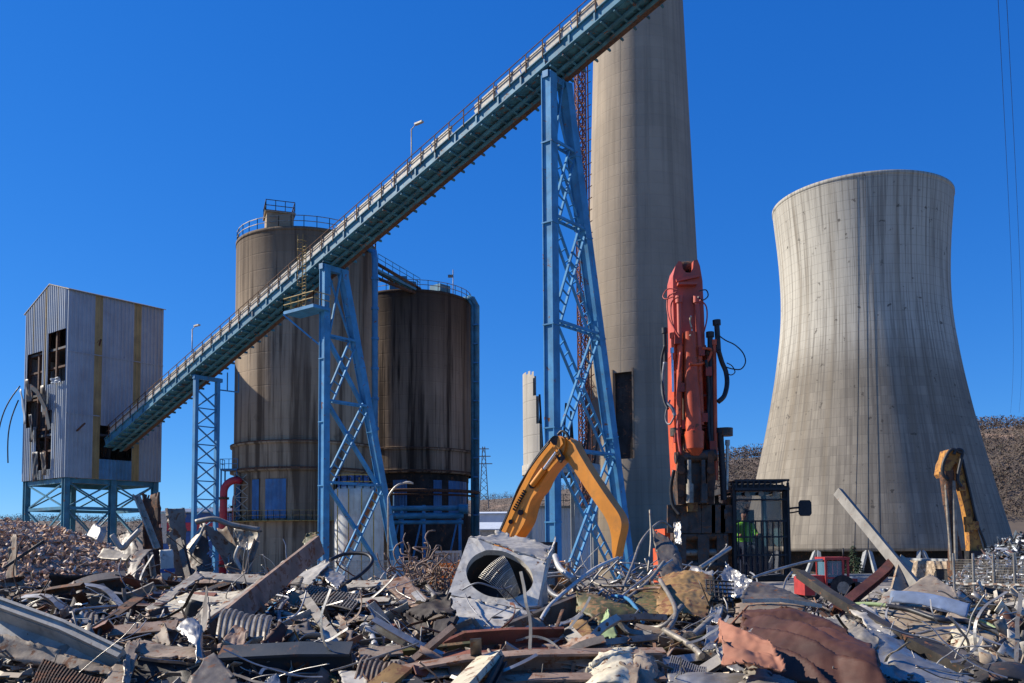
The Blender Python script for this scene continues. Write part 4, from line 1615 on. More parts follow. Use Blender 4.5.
# main boom: two side plates, back plate
mb = MB()
for pl in ([(674, 345), (677.5, 345), (679.5, 400), (682, 470), (677, 474), (674, 420)], [(703, 345), (706, 345), (713, 400), (717, 470), (713, 474), (709, 410)]):
    p, o = flat(pl, 20.05, .8)
    mb.prism(p, o)
mb.build('side_plate', M['machine_red'], red)
mb = MB()
p, o = flat([(679, 345), (703, 345), (709, 400), (711, 472), (682, 472), (680, 400)], 20.6, .2)
mb.prism(p, o)
mb.build('boom', M['machine_grease'], red)
mb = MB()
mb.cyl(bx(689.5, 333, 19.9), bx(694, 436, 19.7), .155, .185, 18)
mb.cyl(bx(694, 432, 19.7), bx(694.6, 449, 19.68), .225, .2, 18)
mb.cyl(bx(694.6, 449, 19.68), bx(694.8, 456, 19.67), .2, .10, 18)
mb.build('boom_cylinder', M['machine_red'], red)
for x0, x1 in ((679, 680), (696.5, 699)):
    mb = MB()
    mb.cyl(bx(x0, 298, 19.92), bx(x1, 346, 19.85), .055, seg=12)
    mb.cyl(bx(x0, 296, 19.92), bx(x0, 303, 19.92), .085, seg=12)
    mb.build('cylinder_rod', M['machine_red_faded'], red)
    mb = MB()
    mb.cyl(bx(x1, 346, 19.85), bx(x1 + (2 if x0 > 690 else -1), 425, 19.8), .07, seg=12)
    mb.build('cylinder_barrel', M['machine_red'], red)
mb = MB()
for y in (356, 372, 398, 414, 430):
    mb.bar(bx(675, y, 19.98), bx(712, y - 3, 19.98), .045, .06, (0, -1, 0))
for k, (x, y) in enumerate(((677, 340), (701, 352), (708, 372), (681, 388), (704, 418), (677, 438), (712, 446), (684, 425))):
    mb.box(bx(x, y, 19.82), (.13, .2, .2), 0)
mb.build('hose_clamp', M['machine_red_dark'], red)
# steel pipe runs beside the boom
for k, (x0, y0, x1, y1, r, m_) in enumerate(((664.5, 328, 665.5, 362, .045, 'machine_black'), (673, 333, 674, 360, .05, 'machine_red'), (672.5, 348, 673.5, 392, .035, 'chrome'), (710, 332, 711.5, 470, .06, 'machine_black'), (716.5, 320, 718.5, 352, .06, 'machine_black'), (714, 340, 716, 480, .05, 'machine_red'), (720, 428, 724, 500, .07, 'machine_black'), (708, 350, 709, 440, .045, 'rust_dark'), (683, 345, 685, 460, .04, 'rust_dark'), (727.5, 440, 727, 490, .035, 'galv'))):
    mb = MB()
    a, b = bx(x0, y0, 19.9), bx(x1, y1, 19.9)
    mb.cyl(a, b, r, seg=10)
    mb.cyl(a, a + (b - a).normalized() * .12, r * 1.5, seg=10)
    mb.build('hydraulic_pipe', M[m_], red)
hoses = [([(665, 362), (663, 378), (663, 392), (666, 402), (672, 408), (675, 416)], .04, 'cable_grey'), ([(665, 345), (661.5, 360), (662, 380), (664, 400), (668, 409)], .03, 'cable_black'),
         ([(670, 400), (666, 412), (666, 421), (670, 424), (675, 415)], .02, 'cable_grey'), ([(718.5, 350), (722, 362), (726, 372), (727, 384), (724, 396), (718, 402)], .055, 'cable_black'),
         ([(717, 334), (725, 340), (735, 345), (743, 353), (745.5, 362), (741, 369), (733, 369), (726, 367)], .014, 'cable_black'), ([(727, 363), (732, 366), (735, 372), (731, 375), (727, 373)], .012, 'cable_black'),
         ([(677, 292), (669, 296), (667, 305), (669, 318), (674, 328), (678, 334)], .016, 'cable_red'), ([(678, 290), (668, 289), (663, 296), (666, 299), (675, 296)], .014, 'cable_red'), ([(680, 296), (672, 302), (671, 316), (675, 330), (680, 338)], .016, 'cable_red'),
         ([(699, 291), (706, 290), (708, 296), (703, 300), (698, 297)], .014, 'cable_black'), ([(700, 300), (706, 306), (707, 318), (704, 332)], .016, 'cable_red'), ([(691, 316), (690, 322), (692, 330), (690, 336)], .02, 'cream'),
         ([(681, 352), (679, 380), (680, 400), (678, 430), (681, 455)], .035, 'cable_red'), ([(706, 360), (709, 390), (708, 420), (712, 460)], .035, 'cable_black'), ([(674, 470), (671, 488), (673, 505), (680, 515)], .04, 'cable_black'), ([(702, 348), (711, 350), (708, 360), (700, 364), (690, 364)], .035, 'machine_red')]


def spline(pts, n=6):
    out = []
    m = len(pts)
    for i in range(m - 1):
        p0, p1, p2, p3 = pts[max(i - 1, 0)], pts[i], pts[i + 1], pts[min(i + 2, m - 1)]
        for k in range(n):
            t = k / n
            out.append(.5 * ((2 * p1) + (p2 - p0) * t + (2 * p0 - 5 * p1 + 4 * p2 - p3) * t * t + (3 * p1 - p0 - 3 * p2 + p3) * t ** 3))
    out.append(pts[-1])
    return out


for pts, r, m_ in hoses:
    mb = MB()
    mb.tube(spline([bx(x, y, 19.72 + .12 * math.sin(i)) for i, (x, y) in enumerate(pts)]), r, 7)
    mb.build('hose', M[m_], red)
# boom foot and black front frame
mb = MB()
p, o = flat([(680, 455), (688, 450), (702, 450), (712, 456), (716, 478), (713, 504), (684, 504), (678, 480)], 19.8, .9)
mb.prism(p, o)
mb.cyl(bx(675, 458, 19.75), bx(716, 455, 19.75), .13, seg=16)
mb.cyl(bx(677, 428, 19.9), bx(677.5, 436, 19.9), .16, seg=14)
mb.cyl(bx(726, 428, 19.9), bx(726, 436, 19.9), .15, seg=14)
mb.build('boom_foot', M['machine_grease'], red)
for x in (681, 711):
    mb = MB()
    p, o = flat([(x - 3, 452), (x + 3, 450), (x + 4, 480), (x + 3, 504), (x - 3, 504), (x - 4, 480)], 19.62, .14)
    mb.prism(p, o)
    mb.cyl(bx(x, 470, 19.6), bx(x, 470, 19.52), .09, seg=14)
    mb.cyl(bx(x, 494, 19.6), bx(x, 494, 19.52), .07, seg=14)
    mb.build('foot_lug', M['rust_dark'], red)
for x0, x1, m_ in ((689, 690, 'galv_dull'), (703, 704, 'machine_grease')):
    mb = MB()
    mb.cyl(bx(x0, 460, 19.6), bx(x1, 502, 19.55), .05, seg=10)
    mb.cyl(bx(x1, 484, 19.57), bx(x1, 503, 19.54), .085, seg=10)
    mb.build('tilt_cylinder', M[m_], red)
mb = MB()
p, o = flat([(672, 505), (728, 503), (730, 585), (672, 585)], 20.3, .2)
mb.prism(p, o)
for y, r in ((514, .15), (526, .1), (536, .11), (553, .08), (566, .12)):
    m3 = MB()
    m3.cyl(bx(673, y, 20.05), bx(727, y - 1, 20.05), r, seg=14)
    for x in (676, 724):
        m3.cyl(bx(x - 1.5, y, 20.05), bx(x + 1.5, y, 20.05), r * 1.25, seg=14)
    m3.build('cross_tube', M['machine_grease' if r > .1 else 'galv_dull'], red)
for x in (674, 683, 694, 708, 718, 727):
    mb.bar(bx(x, 505, 19.95), bx(x, 533, 19.95), .1, .3, (1, 0, 0))
for x in (680, 703, 722):
    mb.bar(bx(x, 535, 20.0), bx(x, 578, 20.0), .12, .25, (1, 0, 0))
mb.build('front_frame', M['machine_grease'], red)
mb = MB()
mb.box(bx(692, 507, 19.85), (.22, .15, .2))
mb.build('toolbox', M['ochre_sheet'], red)
mb = MB()
p, o = flat([(727.5, 498), (733, 496), (733, 575), (728, 575)], 20.1, .5)
mb.prism(p, o)
mb.build('cab_riser', M['rust_orange'], red)
# cab
cx0, cx1, cz0, cz1 = 734.5, 786, 580, 490
A_, B_ = bx(cx0, 545, YR), bx(cx1, 545, YR)
zc0, zc1 = bx(0, 583, YR).z, bx(0, 494, YR).z
cw = B_.x - A_.x
cabm = MB()
for x in (A_.x, B_.x):
    for y in (YR, YR + 1.7):
        cabm.bar((x, y, zc0), (x, y, zc1), .1, .1, (1, 0, 0))
for z in (zc0, zc1):
    for y in (YR, YR + 1.7):
        cabm.bar((A_.x, y, z), (B_.x, y, z), .1, .12)
    for x in (A_.x, B_.x):
        cabm.bar((x, YR, z), (x, YR + 1.7, z), .1, .12)
cabm.box(((A_.x + B_.x) / 2, YR + .85, zc1 + .05), (cw, 1.7, .08))
cabm.box(((A_.x + B_.x) / 2, YR + 1.72, zc0 + .5), (cw - .1, .06, 1.0))
cabm.box(((A_.x + B_.x) / 2, YR + .85, zc0 - .04), (cw, 1.7, .1))
cabm.build('cab', M['machine_black'], red)
gl = MB()
gl.box(((A_.x + B_.x) / 2, YR + .06, (zc0 + zc1) / 2), (cw - .14, .02, zc1 - zc0 - .14))
gl.build('windscreen', M['cab_glass'], red)
gl = MB()
gl.box((B_.x - .02, YR + .85, (zc0 + zc1) / 2 + .3), (.02, 1.5, 1.2))
gl.build('side_window', M['tractor_glass'], red)
cg = MB()                                        # steel guard bars
for k in range(9):
    x = A_.x + cw * (k + .5) / 9
    cg.bar((x, YR - .12, zc0 + .03), (x, YR - .12, zc0 + 1.25), .026, .026, (1, 0, 0))
for z in (zc0 + .05, zc0 + .5, zc0 + .9, zc0 + 1.25, zc1 - .25):
    cg.bar((A_.x, YR - .14, z), (B_.x, YR - .14, z), .035, .035)
for x in (A_.x - .03, B_.x + .03):
    cg.bar((x, YR - .14, zc0), (x, YR - .14, zc1 + .12), .05, .05, (1, 0, 0))
cg.build('cab_guard', M['machine_black'], red)
cg = MB()                                        # roof guard grille
for k in range(10):
    x = A_.x + cw * k / 9
    cg.bar((x, YR - .25, zc1 + .17), (x, YR + 1.6, zc1 + .17), .03)
    cg.bar((x, YR - .25, zc1 - .02), (x, YR - .25, zc1 + .17), .03, .03, (1, 0, 0))
for y in (YR - .25, YR + .4, YR + 1, YR + 1.6):
    cg.bar((A_.x - .03, y, zc1 + .17), (B_.x + .03, y, zc1 + .17), .045)
cg.bar((A_.x - .03, YR - .25, zc1 - .02), (B_.x + .03, YR - .25, zc1 - .02), .05)
cg.build('roof_guard', M['machine_black'], red)
for k in range(3):
    mb = MB()
    x = A_.x + cw * (.25 + .27 * k)
    mb.cyl((x, YR - .1, zc1 - .12), (x, YR - .02, zc1 - .12), .06, .05, 14)
    mb.build('work_light', M['galv_dull'], red)
mb = MB()
a = bx(787, 509, YR)
mb.tube([a, bx(793, 508, YR), bx(800, 507.5, YR - .1)], .025, 6)
mb.tube([bx(788, 513, YR), bx(793, 512.5, YR), bx(800, 511, YR - .1)], .018, 6)
mb.tube([bx(788.5, 495, YR), bx(788.5, 580, YR)], .02, 6)
mb.build('mirror_arm', M['machine_black'], red)
mb = MB()
c = bx(805.5, 508, YR - .15)
hw_, hh_ = .135, .175
oc = [(-hw_, -hh_ * .7), (-hw_ * .7, -hh_), (hw_ * .7, -hh_), (hw_, -hh_ * .7), (hw_, hh_ * .7), (hw_ * .7, hh_), (-hw_ * .7, hh_), (-hw_, hh_ * .7)]
mb.prism([c + V((x, 0, z)) for x, z in oc], (0, .07, 0))
mb.build('mirror', M['machine_black'], red)
mb = MB()
cxm = (A_.x + B_.x) / 2
mb.box((cxm - .05, YR + 1.35, zc0 + 1.05), (.55, .14, 1.0))
mb.box((cxm - .05, YR + 1.1, zc0 + .55), (.55, .6, .16))
mb.box((cxm - .05, YR + 1.1, zc0 + .25), (.3, .35, .5))
mb.build('seat', M['cloth_navy'], red)

# operator
def figure(name, joints, edges, mats_fn, mats, label, cat, sub=2):
    me = bpy.data.meshes.new(name)
    me.from_pydata([j[0] for j in joints], edges, [])
    o = bpy.data.objects.new(name, me)
    COL.objects.link(o)
    m = o.modifiers.new('Skin', 'SKIN')
    for k, j in enumerate(joints):
        me.skin_vertices[0].data[k].radius = (j[1], j[2] if len(j) > 2 else j[1])
        me.skin_vertices[0].data[k].use_root = k == 0
    m.use_smooth_shade = True
    m2 = o.modifiers.new('Subdivision', 'SUBSURF')
    m2.levels = m2.render_levels = sub
    bpy.context.view_layer.update()
    dg = bpy.context.evaluated_depsgraph_get()
    me2 = bpy.data.meshes.new_from_object(o.evaluated_get(dg))
    o.modifiers.clear()
    o.data = me2
    for x in mats:
        me2.materials.append(x)
    for p in me2.polygons:
        p.use_smooth = True
        p.material_index = mats_fn(p.center)
    tag(o, label, cat)
    return o


sx, sy, sz = cxm - .05, YR + 1.12, zc0 + .68
J = [((0, 0, .06), .15, .12), ((0, .02, .30), .15, .11), ((0, .04, .48), .17, .11), ((0, .02, .58), .06), ((0, 0, .66), .065), ((0, -.015, .74), .085, .098), ((0, -.01, .82), .075, .09),
     ((-.19, .02, .50), .065), ((-.25, -.12, .28), .052), ((-.2, -.36, .26), .04), ((-.19, -.44, .27), .03),
     ((.19, .02, .50), .065), ((.25, -.12, .28), .052), ((.2, -.36, .26), .04), ((.19, -.44, .27), .03),
     ((-.1, -.05, .02), .09), ((-.13, -.45, .05), .07), ((-.13, -.5, -.38), .05), ((-.13, -.62, -.42), .04),
     ((.1, -.05, .02), .09), ((.13, -.45, .05), .07), ((.13, -.5, -.38), .05), ((.13, -.62, -.42), .04)]
E = [(0, 1), (1, 2), (2, 3), (3, 4), (4, 5), (5, 6), (2, 7), (7, 8), (8, 9), (9, 10), (2, 11), (11, 12), (12, 13), (13, 14), (0, 15), (15, 16), (16, 17), (17, 18), (0, 19), (19, 20), (20, 21), (21, 22)]
def pm(c):
    if c.z > .6 or (c.y < -.33 and c.z > .2): return 0
    return 1 if c.z > .12 else 2
op = figure('person', J, E, pm, [M['skin_tone'], M['hivis'], M['cloth_navy']], 'operator in a lime green high visibility jacket sitting in the caged cab', 'person')
op.location = (sx, sy, sz)
mb = MB()
mb.lathe(op.location + V((0, .005, .80)), [(.10, -.01), (.102, .03), (.085, .075), (.05, .1), (0, .11)], 16)
h_ = mb.build('hair', M['hair_dark'], op)
mb = MB()
f0 = op.location + V((0, -.11, .75))
mb.obox(f0 + V((0, -.008, -.005)), V((.012, 0, 0)), V((0, .02, 0)), V((0, 0, .022)))
mb.build('nose', M['skin_tone'], op)
for i in (-1, 1):
    mb = MB()
    mb.cyl(f0 + V((i * .033, .004, .025)), f0 + V((i * .033, .02, .025)), .012, seg=8)
    mb.build('eye', M['hair_dark'], op)
mb = MB()
mb.obox(f0 + V((0, .003, -.05)), V((.024, 0, 0)), V((0, .012, 0)), V((0, 0, .006)))
mb.build('mouth', M['machine_red_faded'], op)

# ---- orange excavator with folded arm
YO = 30.0
ob = at(512, 545, YO + .5); ob.z = 0
ora = thing('orange_excavator', 'orange excavator with its arm folded like an upside down V before the tall trestle', 'excavator', ob)
K = 4.86
boom = [(-70, 690), (0, 600), (30, 545), (88, 420), (158, 278), (228, 160), (300, 72), (330, 50), (360, 58), (368, 100), (345, 160), (300, 205), (262, 262), (240, 315), (205, 352), (186, 400), (172, 470), (135, 530), (90, 585), (10, 700)]
ON = V((.62, .785, 0))                            # the arm swings round towards the sun: plane normal, away from us
OP = at(565, 500, YO)
def chaikin(pts, it=2):
    for _ in range(it):
        pts = [q for (a, b), (c, d) in zip(pts, pts[1:] + pts[:1]) for q in ((a * .75 + c * .25, b * .75 + d * .25), (a * .25 + c * .75, b * .25 + d * .75))]
    return pts


fo = lambda pts, d: [on_plane(490 + x / K, 425 + y / K, OP + ON * d, ON) for x, y in pts]
mb = MB(); mb.prism(fo(chaikin(boom), 0), ON * .62)
mb.prism(fo([(300, 80), (320, 58), (345, 60), (355, 90), (335, 115), (310, 110)], -.06), ON * .74)
mb.build('boom', M['machine_orange'], ora)
stick = [(350, 62), (372, 60), (402, 78), (430, 135), (478, 215), (530, 295), (585, 375), (622, 425), (639, 465), (638, 505), (624, 560), (612, 622), (606, 655), (596, 648), (592, 600), (590, 545), (578, 490), (555, 440), (520, 392), (470, 318), (420, 240), (385, 185), (362, 165), (345, 130), (340, 85)]
mb = MB(); mb.prism(fo(chaikin(stick), .1), ON * .46)
mb.build('dipper_arm', M['machine_orange'], ora)
mb = MB()
ax_ = lambda x, y, Y=YO: on_plane(490 + x / K, 425 + y / K, OP + ON * (Y - YO), ON)
mb.cyl(ax_(322, 132, YO - .12), ax_(262, 215, YO - .12), .055, seg=12)
mb.build('cylinder_rod', M['chrome'], ora)
mb = MB()
mb.cyl(ax_(262, 215, YO - .12), ax_(205, 292, YO - .12), .1, seg=14)
mb.build('arm_cylinder', M['machine_orange'], ora)
mb = MB()
for x, y, r in ((318, 74, .16), (352, 160, .09), (205, 292, .12), (148, 425, .1), (100, 470, .08)):
    mb.cyl(ax_(x, y, YO - .1), ax_(x, y, YO + .74), r, seg=16)
mb.build('pin', M['machine_black'], ora)
mb = MB()
mb.tube(spline([ax_(x, y, YO - .1) for x, y in ((300, 65), (220, 165), (150, 290), (90, 420), (45, 520), (10, 590))]), .035, 6)
mb.tube(spline([ax_(x, y, YO - .16) for x, y in ((290, 85), (215, 180), (140, 300), (85, 440), (40, 540))]), .03, 6)
mb.tube(spline([ax_(x, y, YO + .04) for x, y in ((330, 48), (348, 30), (372, 40), (385, 70))]), .05, 6)
mb.tube(spline([ax_(x, y, YO - .05) for x, y in ((335, 120), (350, 150), (345, 180), (325, 150))]), .04, 6)
mb.build('hose', M['cable_black'], ora)
mb = MB()                                         # valve grille on the boom
for k in range(9):
    x, y = 168 - k * 6.2, 322 + k * 11
    mb.bar(ax_(x - 5, y - 4, YO - .02), ax_(x + 7, y + 6, YO - .02), .05, .08, -ON)
mb.build('vent_slots', M['machine_black'], ora)
mb = MB()
mb.box((ob.x + .6, YO + 1.6, 1.6), (2.6, 3.4, 1.2))
mb.box((ob.x - .6, YO + 3.6, 1.6), (2.8, .9, 1.3))
mb.build('house', M['machine_orange'], ora)
for i in (-1, 1):
    mb = MB()
    track(mb, (ob.x + i * 1.1, YO + 1.6, 0), 4, .9, .55, R(90))
    mb.build('track', M['rubber'], ora)
a, b = at(530, 572, YO - .2), at(556, 545, YO - .2)
mb = MB()
for x in (a.x, b.x):
    for y in (YO - .2, YO + 1.2):
        mb.bar((x, y, 1.2), (x, y, b.z), .09, .09, (1, 0, 0))
mb.box(((a.x + b.x) / 2, YO + .5, b.z + .05), (b.x - a.x + .1, 1.5, .1))
mb.bar((a.x, YO - .2, 2.0), (b.x, YO - .2, 2.0), .06)
mb.build('cab', M['machine_black'], ora)
mb = MB()
mb.box(((a.x + b.x) / 2, YO - .18, (1.2 + b.z) / 2), (b.x - a.x - .08, .02, b.z - 1.2))
mb.build('windscreen', M['tractor_glass'], ora)

# ---- yellow excavator by the cooling tower
YY = 55.0
K2, OX, OY = 4.14, 925, 435
yb = at(976, 545, YY + 1); yb.z = 0
yel = thing('yellow_excavator', 'weathered yellow excavator with a long breaker hanging down in front of the cooling tower', 'excavator', yb)
mb = MB()
p, o = flat([(128, 75), (150, 70), (165, 160), (188, 260), (215, 380), (240, 470), (246, 560), (190, 565), (188, 470), (181, 380), (164, 290), (146, 215), (134, 150)], YY, .6, OX, OY, K2)
mb.prism(p, o); mb.build('boom', M['machine_yellow'], yel)
mb = MB()
p, o = flat([(98, 62), (120, 55), (160, 58), (162, 85), (140, 110), (118, 125), (108, 160), (82, 175), (72, 160), (80, 115), (90, 95)], YY - .2, 1.1, OX, OY, K2)
mb.prism(p, o); mb.build('knuckle', M['machine_yellow'], yel)
yx = lambda x, y, Y=YY: at(OX + x / K2, OY + y / K2, Y)
mb = MB()
mb.cyl(yx(88, 150), yx(100, 290), .42, .34, 12)
mb.cyl(yx(100, 290), yx(118, 420), .3, .26, 12)
mb.cyl(yx(118, 420), yx(126, 520), .3, .42, 12)
mb.cyl(yx(126, 520), yx(130, 640), .5, .42, 12)
mb.build('breaker', M['rust_dark'], yel)
mb = MB()
mb.cyl(yx(118, 190, YY - .3), yx(130, 580, YY - .3), .13, seg=10)
mb.cyl(yx(84, 180, YY - .2), yx(112, 560, YY - .2), .1, seg=10)
mb.build('feed_cylinder', M['galv_dull'], yel)
mb = MB()
mb.tube(spline([yx(x, y, YY - .4) for x, y in ((150, 75), (110, 60), (78, 110), (74, 160), (95, 185))]), .1, 6)
mb.tube(spline([yx(x, y, YY - .4) for x, y in ((120, 80), (130, 60), (155, 66), (150, 100), (135, 180), (150, 215))]), .1, 6)
mb.tube(spline([yx(x, y, YY - .1) for x, y in ((155, 100), (185, 230), (215, 360), (250, 455), (255, 520))]), .08, 6)
mb.build('hose', M['cable_black'], yel)
mb = MB()
for x, y in ((150, 215), (178, 355), (182, 385), (205, 375)):
    mb = MB()
    mb.box(yx(x, y, YY - .1), (.4, .3, .5))
    mb.build('bracket', M['machine_yellow'], yel)
mb = MB()
mb.box((yb.x + 1.2, YY + 2.4, 1.2), (2.6, 3.4, .9))
mb.box(yx(215, 530, YY + .2), (1.0, 1.0, 1.5))
mb.build('house', M['machine_black'], yel)
for i in (-1, 1):
    mb = MB()
    track(mb, (yb.x + .4 + i * 1.3, YY + 2, 0), 4.4, 1, .6, R(90))
    mb.build('track', M['rubber'], yel)

# ---- small red tractor
YTR = 45.0
tb = at(834, 545, YTR); tb.z = 0
tr = thing('red_tractor', 'small red tractor with a glazed cab parked in front of the cooling tower', 'tractor', tb)
tx = lambda x, y, Y=YTR: at(x, y, Y)
z = lambda y: at(834, y, YTR).z
x_ = lambda v_: at(v_, 570, YTR).x
mb = MB()
cabL, cabR = x_(826), x_(848)
for xx in (cabL, x_(843), cabR):
    for y in (YTR, YTR + 1.3):
        mb.bar((xx, y, z(588)), (xx, y, z(559)), .1, .1, (1, 0, 0))
mb.box(((cabL + cabR) / 2, YTR + .65, z(558.5)), (cabR - cabL + .15, 1.5, .14))
mb.box(((cabL + cabR) / 2, YTR + .65, z(588)), (cabR - cabL, 1.4, .2))
mb.bar((cabL, YTR, z(578)), (cabR, YTR, z(578)), .07)
mb.build('cab', M['tractor_red'], tr)
mb = MB()
mb.box(((cabL + x_(843)) / 2, YTR + .02, (z(560) + z(584)) / 2), (x_(843) - cabL - .1, .03, z(560) - z(584) - .1))
mb.box((cabL + .02, YTR + .65, (z(560) + z(584)) / 2), (.03, 1.2, 1.0))
mb.build('cab_window', M['tractor_glass'], tr)
mb = MB()
mb.box(((x_(806) + cabL) / 2, YTR + .65, (z(575) + z(588)) / 2), (cabL - x_(806), 1.1, .6))
mb.box((x_(808), YTR + .65, z(586)), (.5, 1.7, .9))
mb.build('bonnet', M['tractor_red'], tr)
mb = MB()
mb.box(((cabR + x_(858)) / 2 - .1, YTR + .6, z(585)), (.7, 1.0, .6))
mb.build('rear_hitch', M['tractor_red'], tr)
for xx, r in ((812, .42), (842, .62), (856, .45)):
    for y in (YTR - .1, YTR + 1.1):
        mb = MB()
        c = V((x_(xx), y, r - .05))
        mb.cyl(c, c + V((0, .35, 0)), r, seg=20)
        w_ = mb.build('wheel', M['rubber'], tr)
        mb = MB()
        mb.cyl(c - V((0, .02, 0)), c + V((0, .1, 0)), r * .5, seg=14)
        mb.build('rim', M['galv_dull'], w_)
mb = MB()
mb.tube([(x_(845), YTR + .2, z(560)), (x_(845), YTR + .2, z(548))], .04, 6)
mb.build('exhaust', M['machine_black'], tr)

# ---- walls behind the tractor
def wall_strip(name, label, x0, x1, y0, Y, mat_, capm=None, th=.5, Y2=None):
    a, b = at(x0, 560, Y), at(x1, 560, Y2 or Y)
    zt = at(x0, y0, Y).z
    g = G(a.x, Y) - .3
    root = thing(name, label, 'wall', ((a.x + b.x) / 2, Y, g))
    mb = MB()
    nx, nzv = max(4, int((b.x - a.x) / .35)), max(3, int((zt - g) / .35))
    mb.patch(lambda u, v: V((a.x + (b.x - a.x) * u, a.y + (b.y - a.y) * u + .06 * nz(u * 30, v * 9, 2), g + (zt - g) * v)), nx, nzv, -th)
    mb.build('face', M[mat_], root)
    if capm:
        mb = MB()
        a2, b2 = V((a.x - .05, a.y + th / 2, zt + .09)), V((b.x + .05, b.y + th / 2, zt + .09))
        mb.bar(a2, b2, th + .16, .16)
        mb.build('coping', M[capm], root)


wall_strip('pebbled_wall', 'tan pebbled concrete wall with a pale coping under the cooling tower', 899, 976, 560, 68, 'gravel_wall', 'wall_grey', Y2=59)
wall_strip('low_wall', 'low grey concrete wall behind the red tractor', 795, 885, 577, 64, 'wall_grey', 'wall_grey')


# ---- cable heap, fence and tape on the right
def chips(name, label, matn, n, place, smin, smax, flatness=.35, seed=1, long=1.0):
    rg = random.Random(seed)
    mb = MB()
    for _ in range(n):
        c = place(rg)
        if c is None: continue
        s_ = rg.uniform(smin, smax)
        a = V((rg.gauss(0, 1), rg.gauss(0, 1), rg.gauss(0, .7))).normalized()
        b = a.cross(V((rg.gauss(0, 1), rg.gauss(0, 1), rg.gauss(0, 1)))).normalized()
        d = a.cross(b)
        L = s_ * rg.uniform(.7, 1.3) * long
        w = s_ * rg.uniform(.35, .8)
        h = s_ * flatness * rg.uniform(.3, 1)
        vs = [c + a * L * i * rg.uniform(.7, 1) + b * w * j * rg.uniform(.6, 1) + d * h * k for k in (-1, 1) for j in (-1, 1) for i in (-1, 1)]
        mb.add(vs, [(0, 2, 3, 1), (4, 5, 7, 6), (0, 1, 5, 4), (2, 6, 7, 3), (0, 4, 6, 2), (1, 3, 7, 5)])
    o = mb.build(name, M[matn])
    return tag(o, label, 'rubble', kind='stuff')


HX, HY = 26.3, 43.5
def ch_z(x, y):
    e = math.sqrt(((x - HX) / 6.5) ** 2 + ((y - HY) / 6.5) ** 2)
    return 3.1 * (1 - smooth(.1, 1.05, e)) + .35 * nz(x, y, 6, .6)


def pl(rg):
    x, y = HX + rg.uniform(-7, 7), HY + rg.uniform(-7, 4)
    zz = ch_z(x, y)
    return V((x, y, zz + rg.uniform(-.05, .15))) if zz > .05 else None


mb = MB()
n = 26
mb.add([(HX - 7 + 14 * i / n, HY - 7 + 14 * j / n, ch_z(HX - 7 + 14 * i / n, HY - 7 + 14 * j / n) - .1) for j in range(n + 1) for i in range(n + 1)], [(j * (n + 1) + i, j * (n + 1) + i + 1, (j + 1) * (n + 1) + i + 1, (j + 1) * (n + 1) + i) for j in range(n) for i in range(n)], 0, True)
tag(mb.build('cable_mound', M['scrap_soil']), kind='structure')
chips('cable_heap', 'heap of cut cables, strips and wire behind the mesh fence on the right', 'cable_chips', 4200, pl, .05, .13, .3, 4, 3.0)
chips('fence_litter', 'pale slivers of scrap spread before the mesh fence on the right', 'cable_chips', 900, lambda rg: (lambda x, y: V((x, y, max(heap(x, y), 0) + .05)))(rg.uniform(9, 22), rg.uniform(20, 37)), .06, .16, .3, 8, 2.2)
fe = thing('site_fence', 'mesh site fence with grey posts before the cable heap on the right', 'fence', at(985, 600, 34))
a, b = at(955, 600, 36), at(1060, 600, 33)
a.z = b.z = 0
for k in range(6):
    p = a + (b - a) * k / 5
    mb = MB()
    mb.bar(p, p + V((0, 0, 2.35)), .07, .07, (1, 0, 0))
    mb.build('post', M['galv'], fe)
mb = MB()
for k in range(70):
    p = a + (b - a) * k / 70
    mb.bar(p + V((0, 0, .1)), p + V((0, 0, 2.1)), .012, .012, (1, 0, 0))
for k in range(21):
    mb.bar(a + V((0, 0, .1 + k * .1)), b + V((0, 0, .1 + k * .1)), .012)
mb.build('mesh', M['galv_dull'], fe)
mb = MB()
zt = at(985, 587, 33).z
for k in range(24):
    p, q = a + (b - a) * k / 24, a + (b - a) * (k + 1) / 24
    sag = lambda f: .06 * math.sin(f * 5 * math.pi) ** 2
    mb.add([p + V((0, -.1, zt - sag(k / 24))), q + V((0, -.1, zt - sag((k + 1) / 24))), q + V((0, -.1, zt + .07 - sag((k + 1) / 24))), p + V((0, -.1, zt + .07 - sag(k / 24)))], [(0, 1, 2, 3)], k % 2)
tag(mb.build('barrier_tape', [M['white_paint'], M['mauve']]), 'pale striped barrier tape strung along the mesh fence', 'tape')

# dark conifers under the cooling tower
for k, (px, Y, h) in enumerate(((853, 150, 8.5), (858, 152, 6.5))):
    q = at(px, 545, Y); g = G(q.x, Y)
    tr_ = thing('conifer_tree', ('dark conifer below the cooling tower, the taller of two', 'dark conifer below the cooling tower, the shorter of two')[k], 'tree', (q.x, Y, g), 'conifers at the foot of the cooling tower')
    mb = MB()
    mb.cyl((q.x, Y, g), (q.x, Y, g + h * .9), .18, .05, 8)
    mb.build('trunk', M['timber'], tr_)
    rg = random.Random(k)
    mb = MB()
    for _ in range(500):
        zz = rg.uniform(.1, 1)
        rr = (1 - zz) * h * .3 * rg.uniform(.4, 1) + .1
        a_ = rg.uniform(0, 6.28)
        c = V((q.x + rr * math.cos(a_), Y + rr * math.sin(a_), g + h * zz))
        d = V((math.cos(a_), math.sin(a_), -.4)) * .5
        s_ = V((-math.sin(a_), math.cos(a_), 0)) * .2
        mb.add([c - s_, c + s_, c + d], [(0, 1, 2)])
    mb.build('crown', M['conifer'] if 'conifer' in M else surf('conifer', (.025, .05, .02), .9, 0, .3, 2, 0, bump=0), tr_)

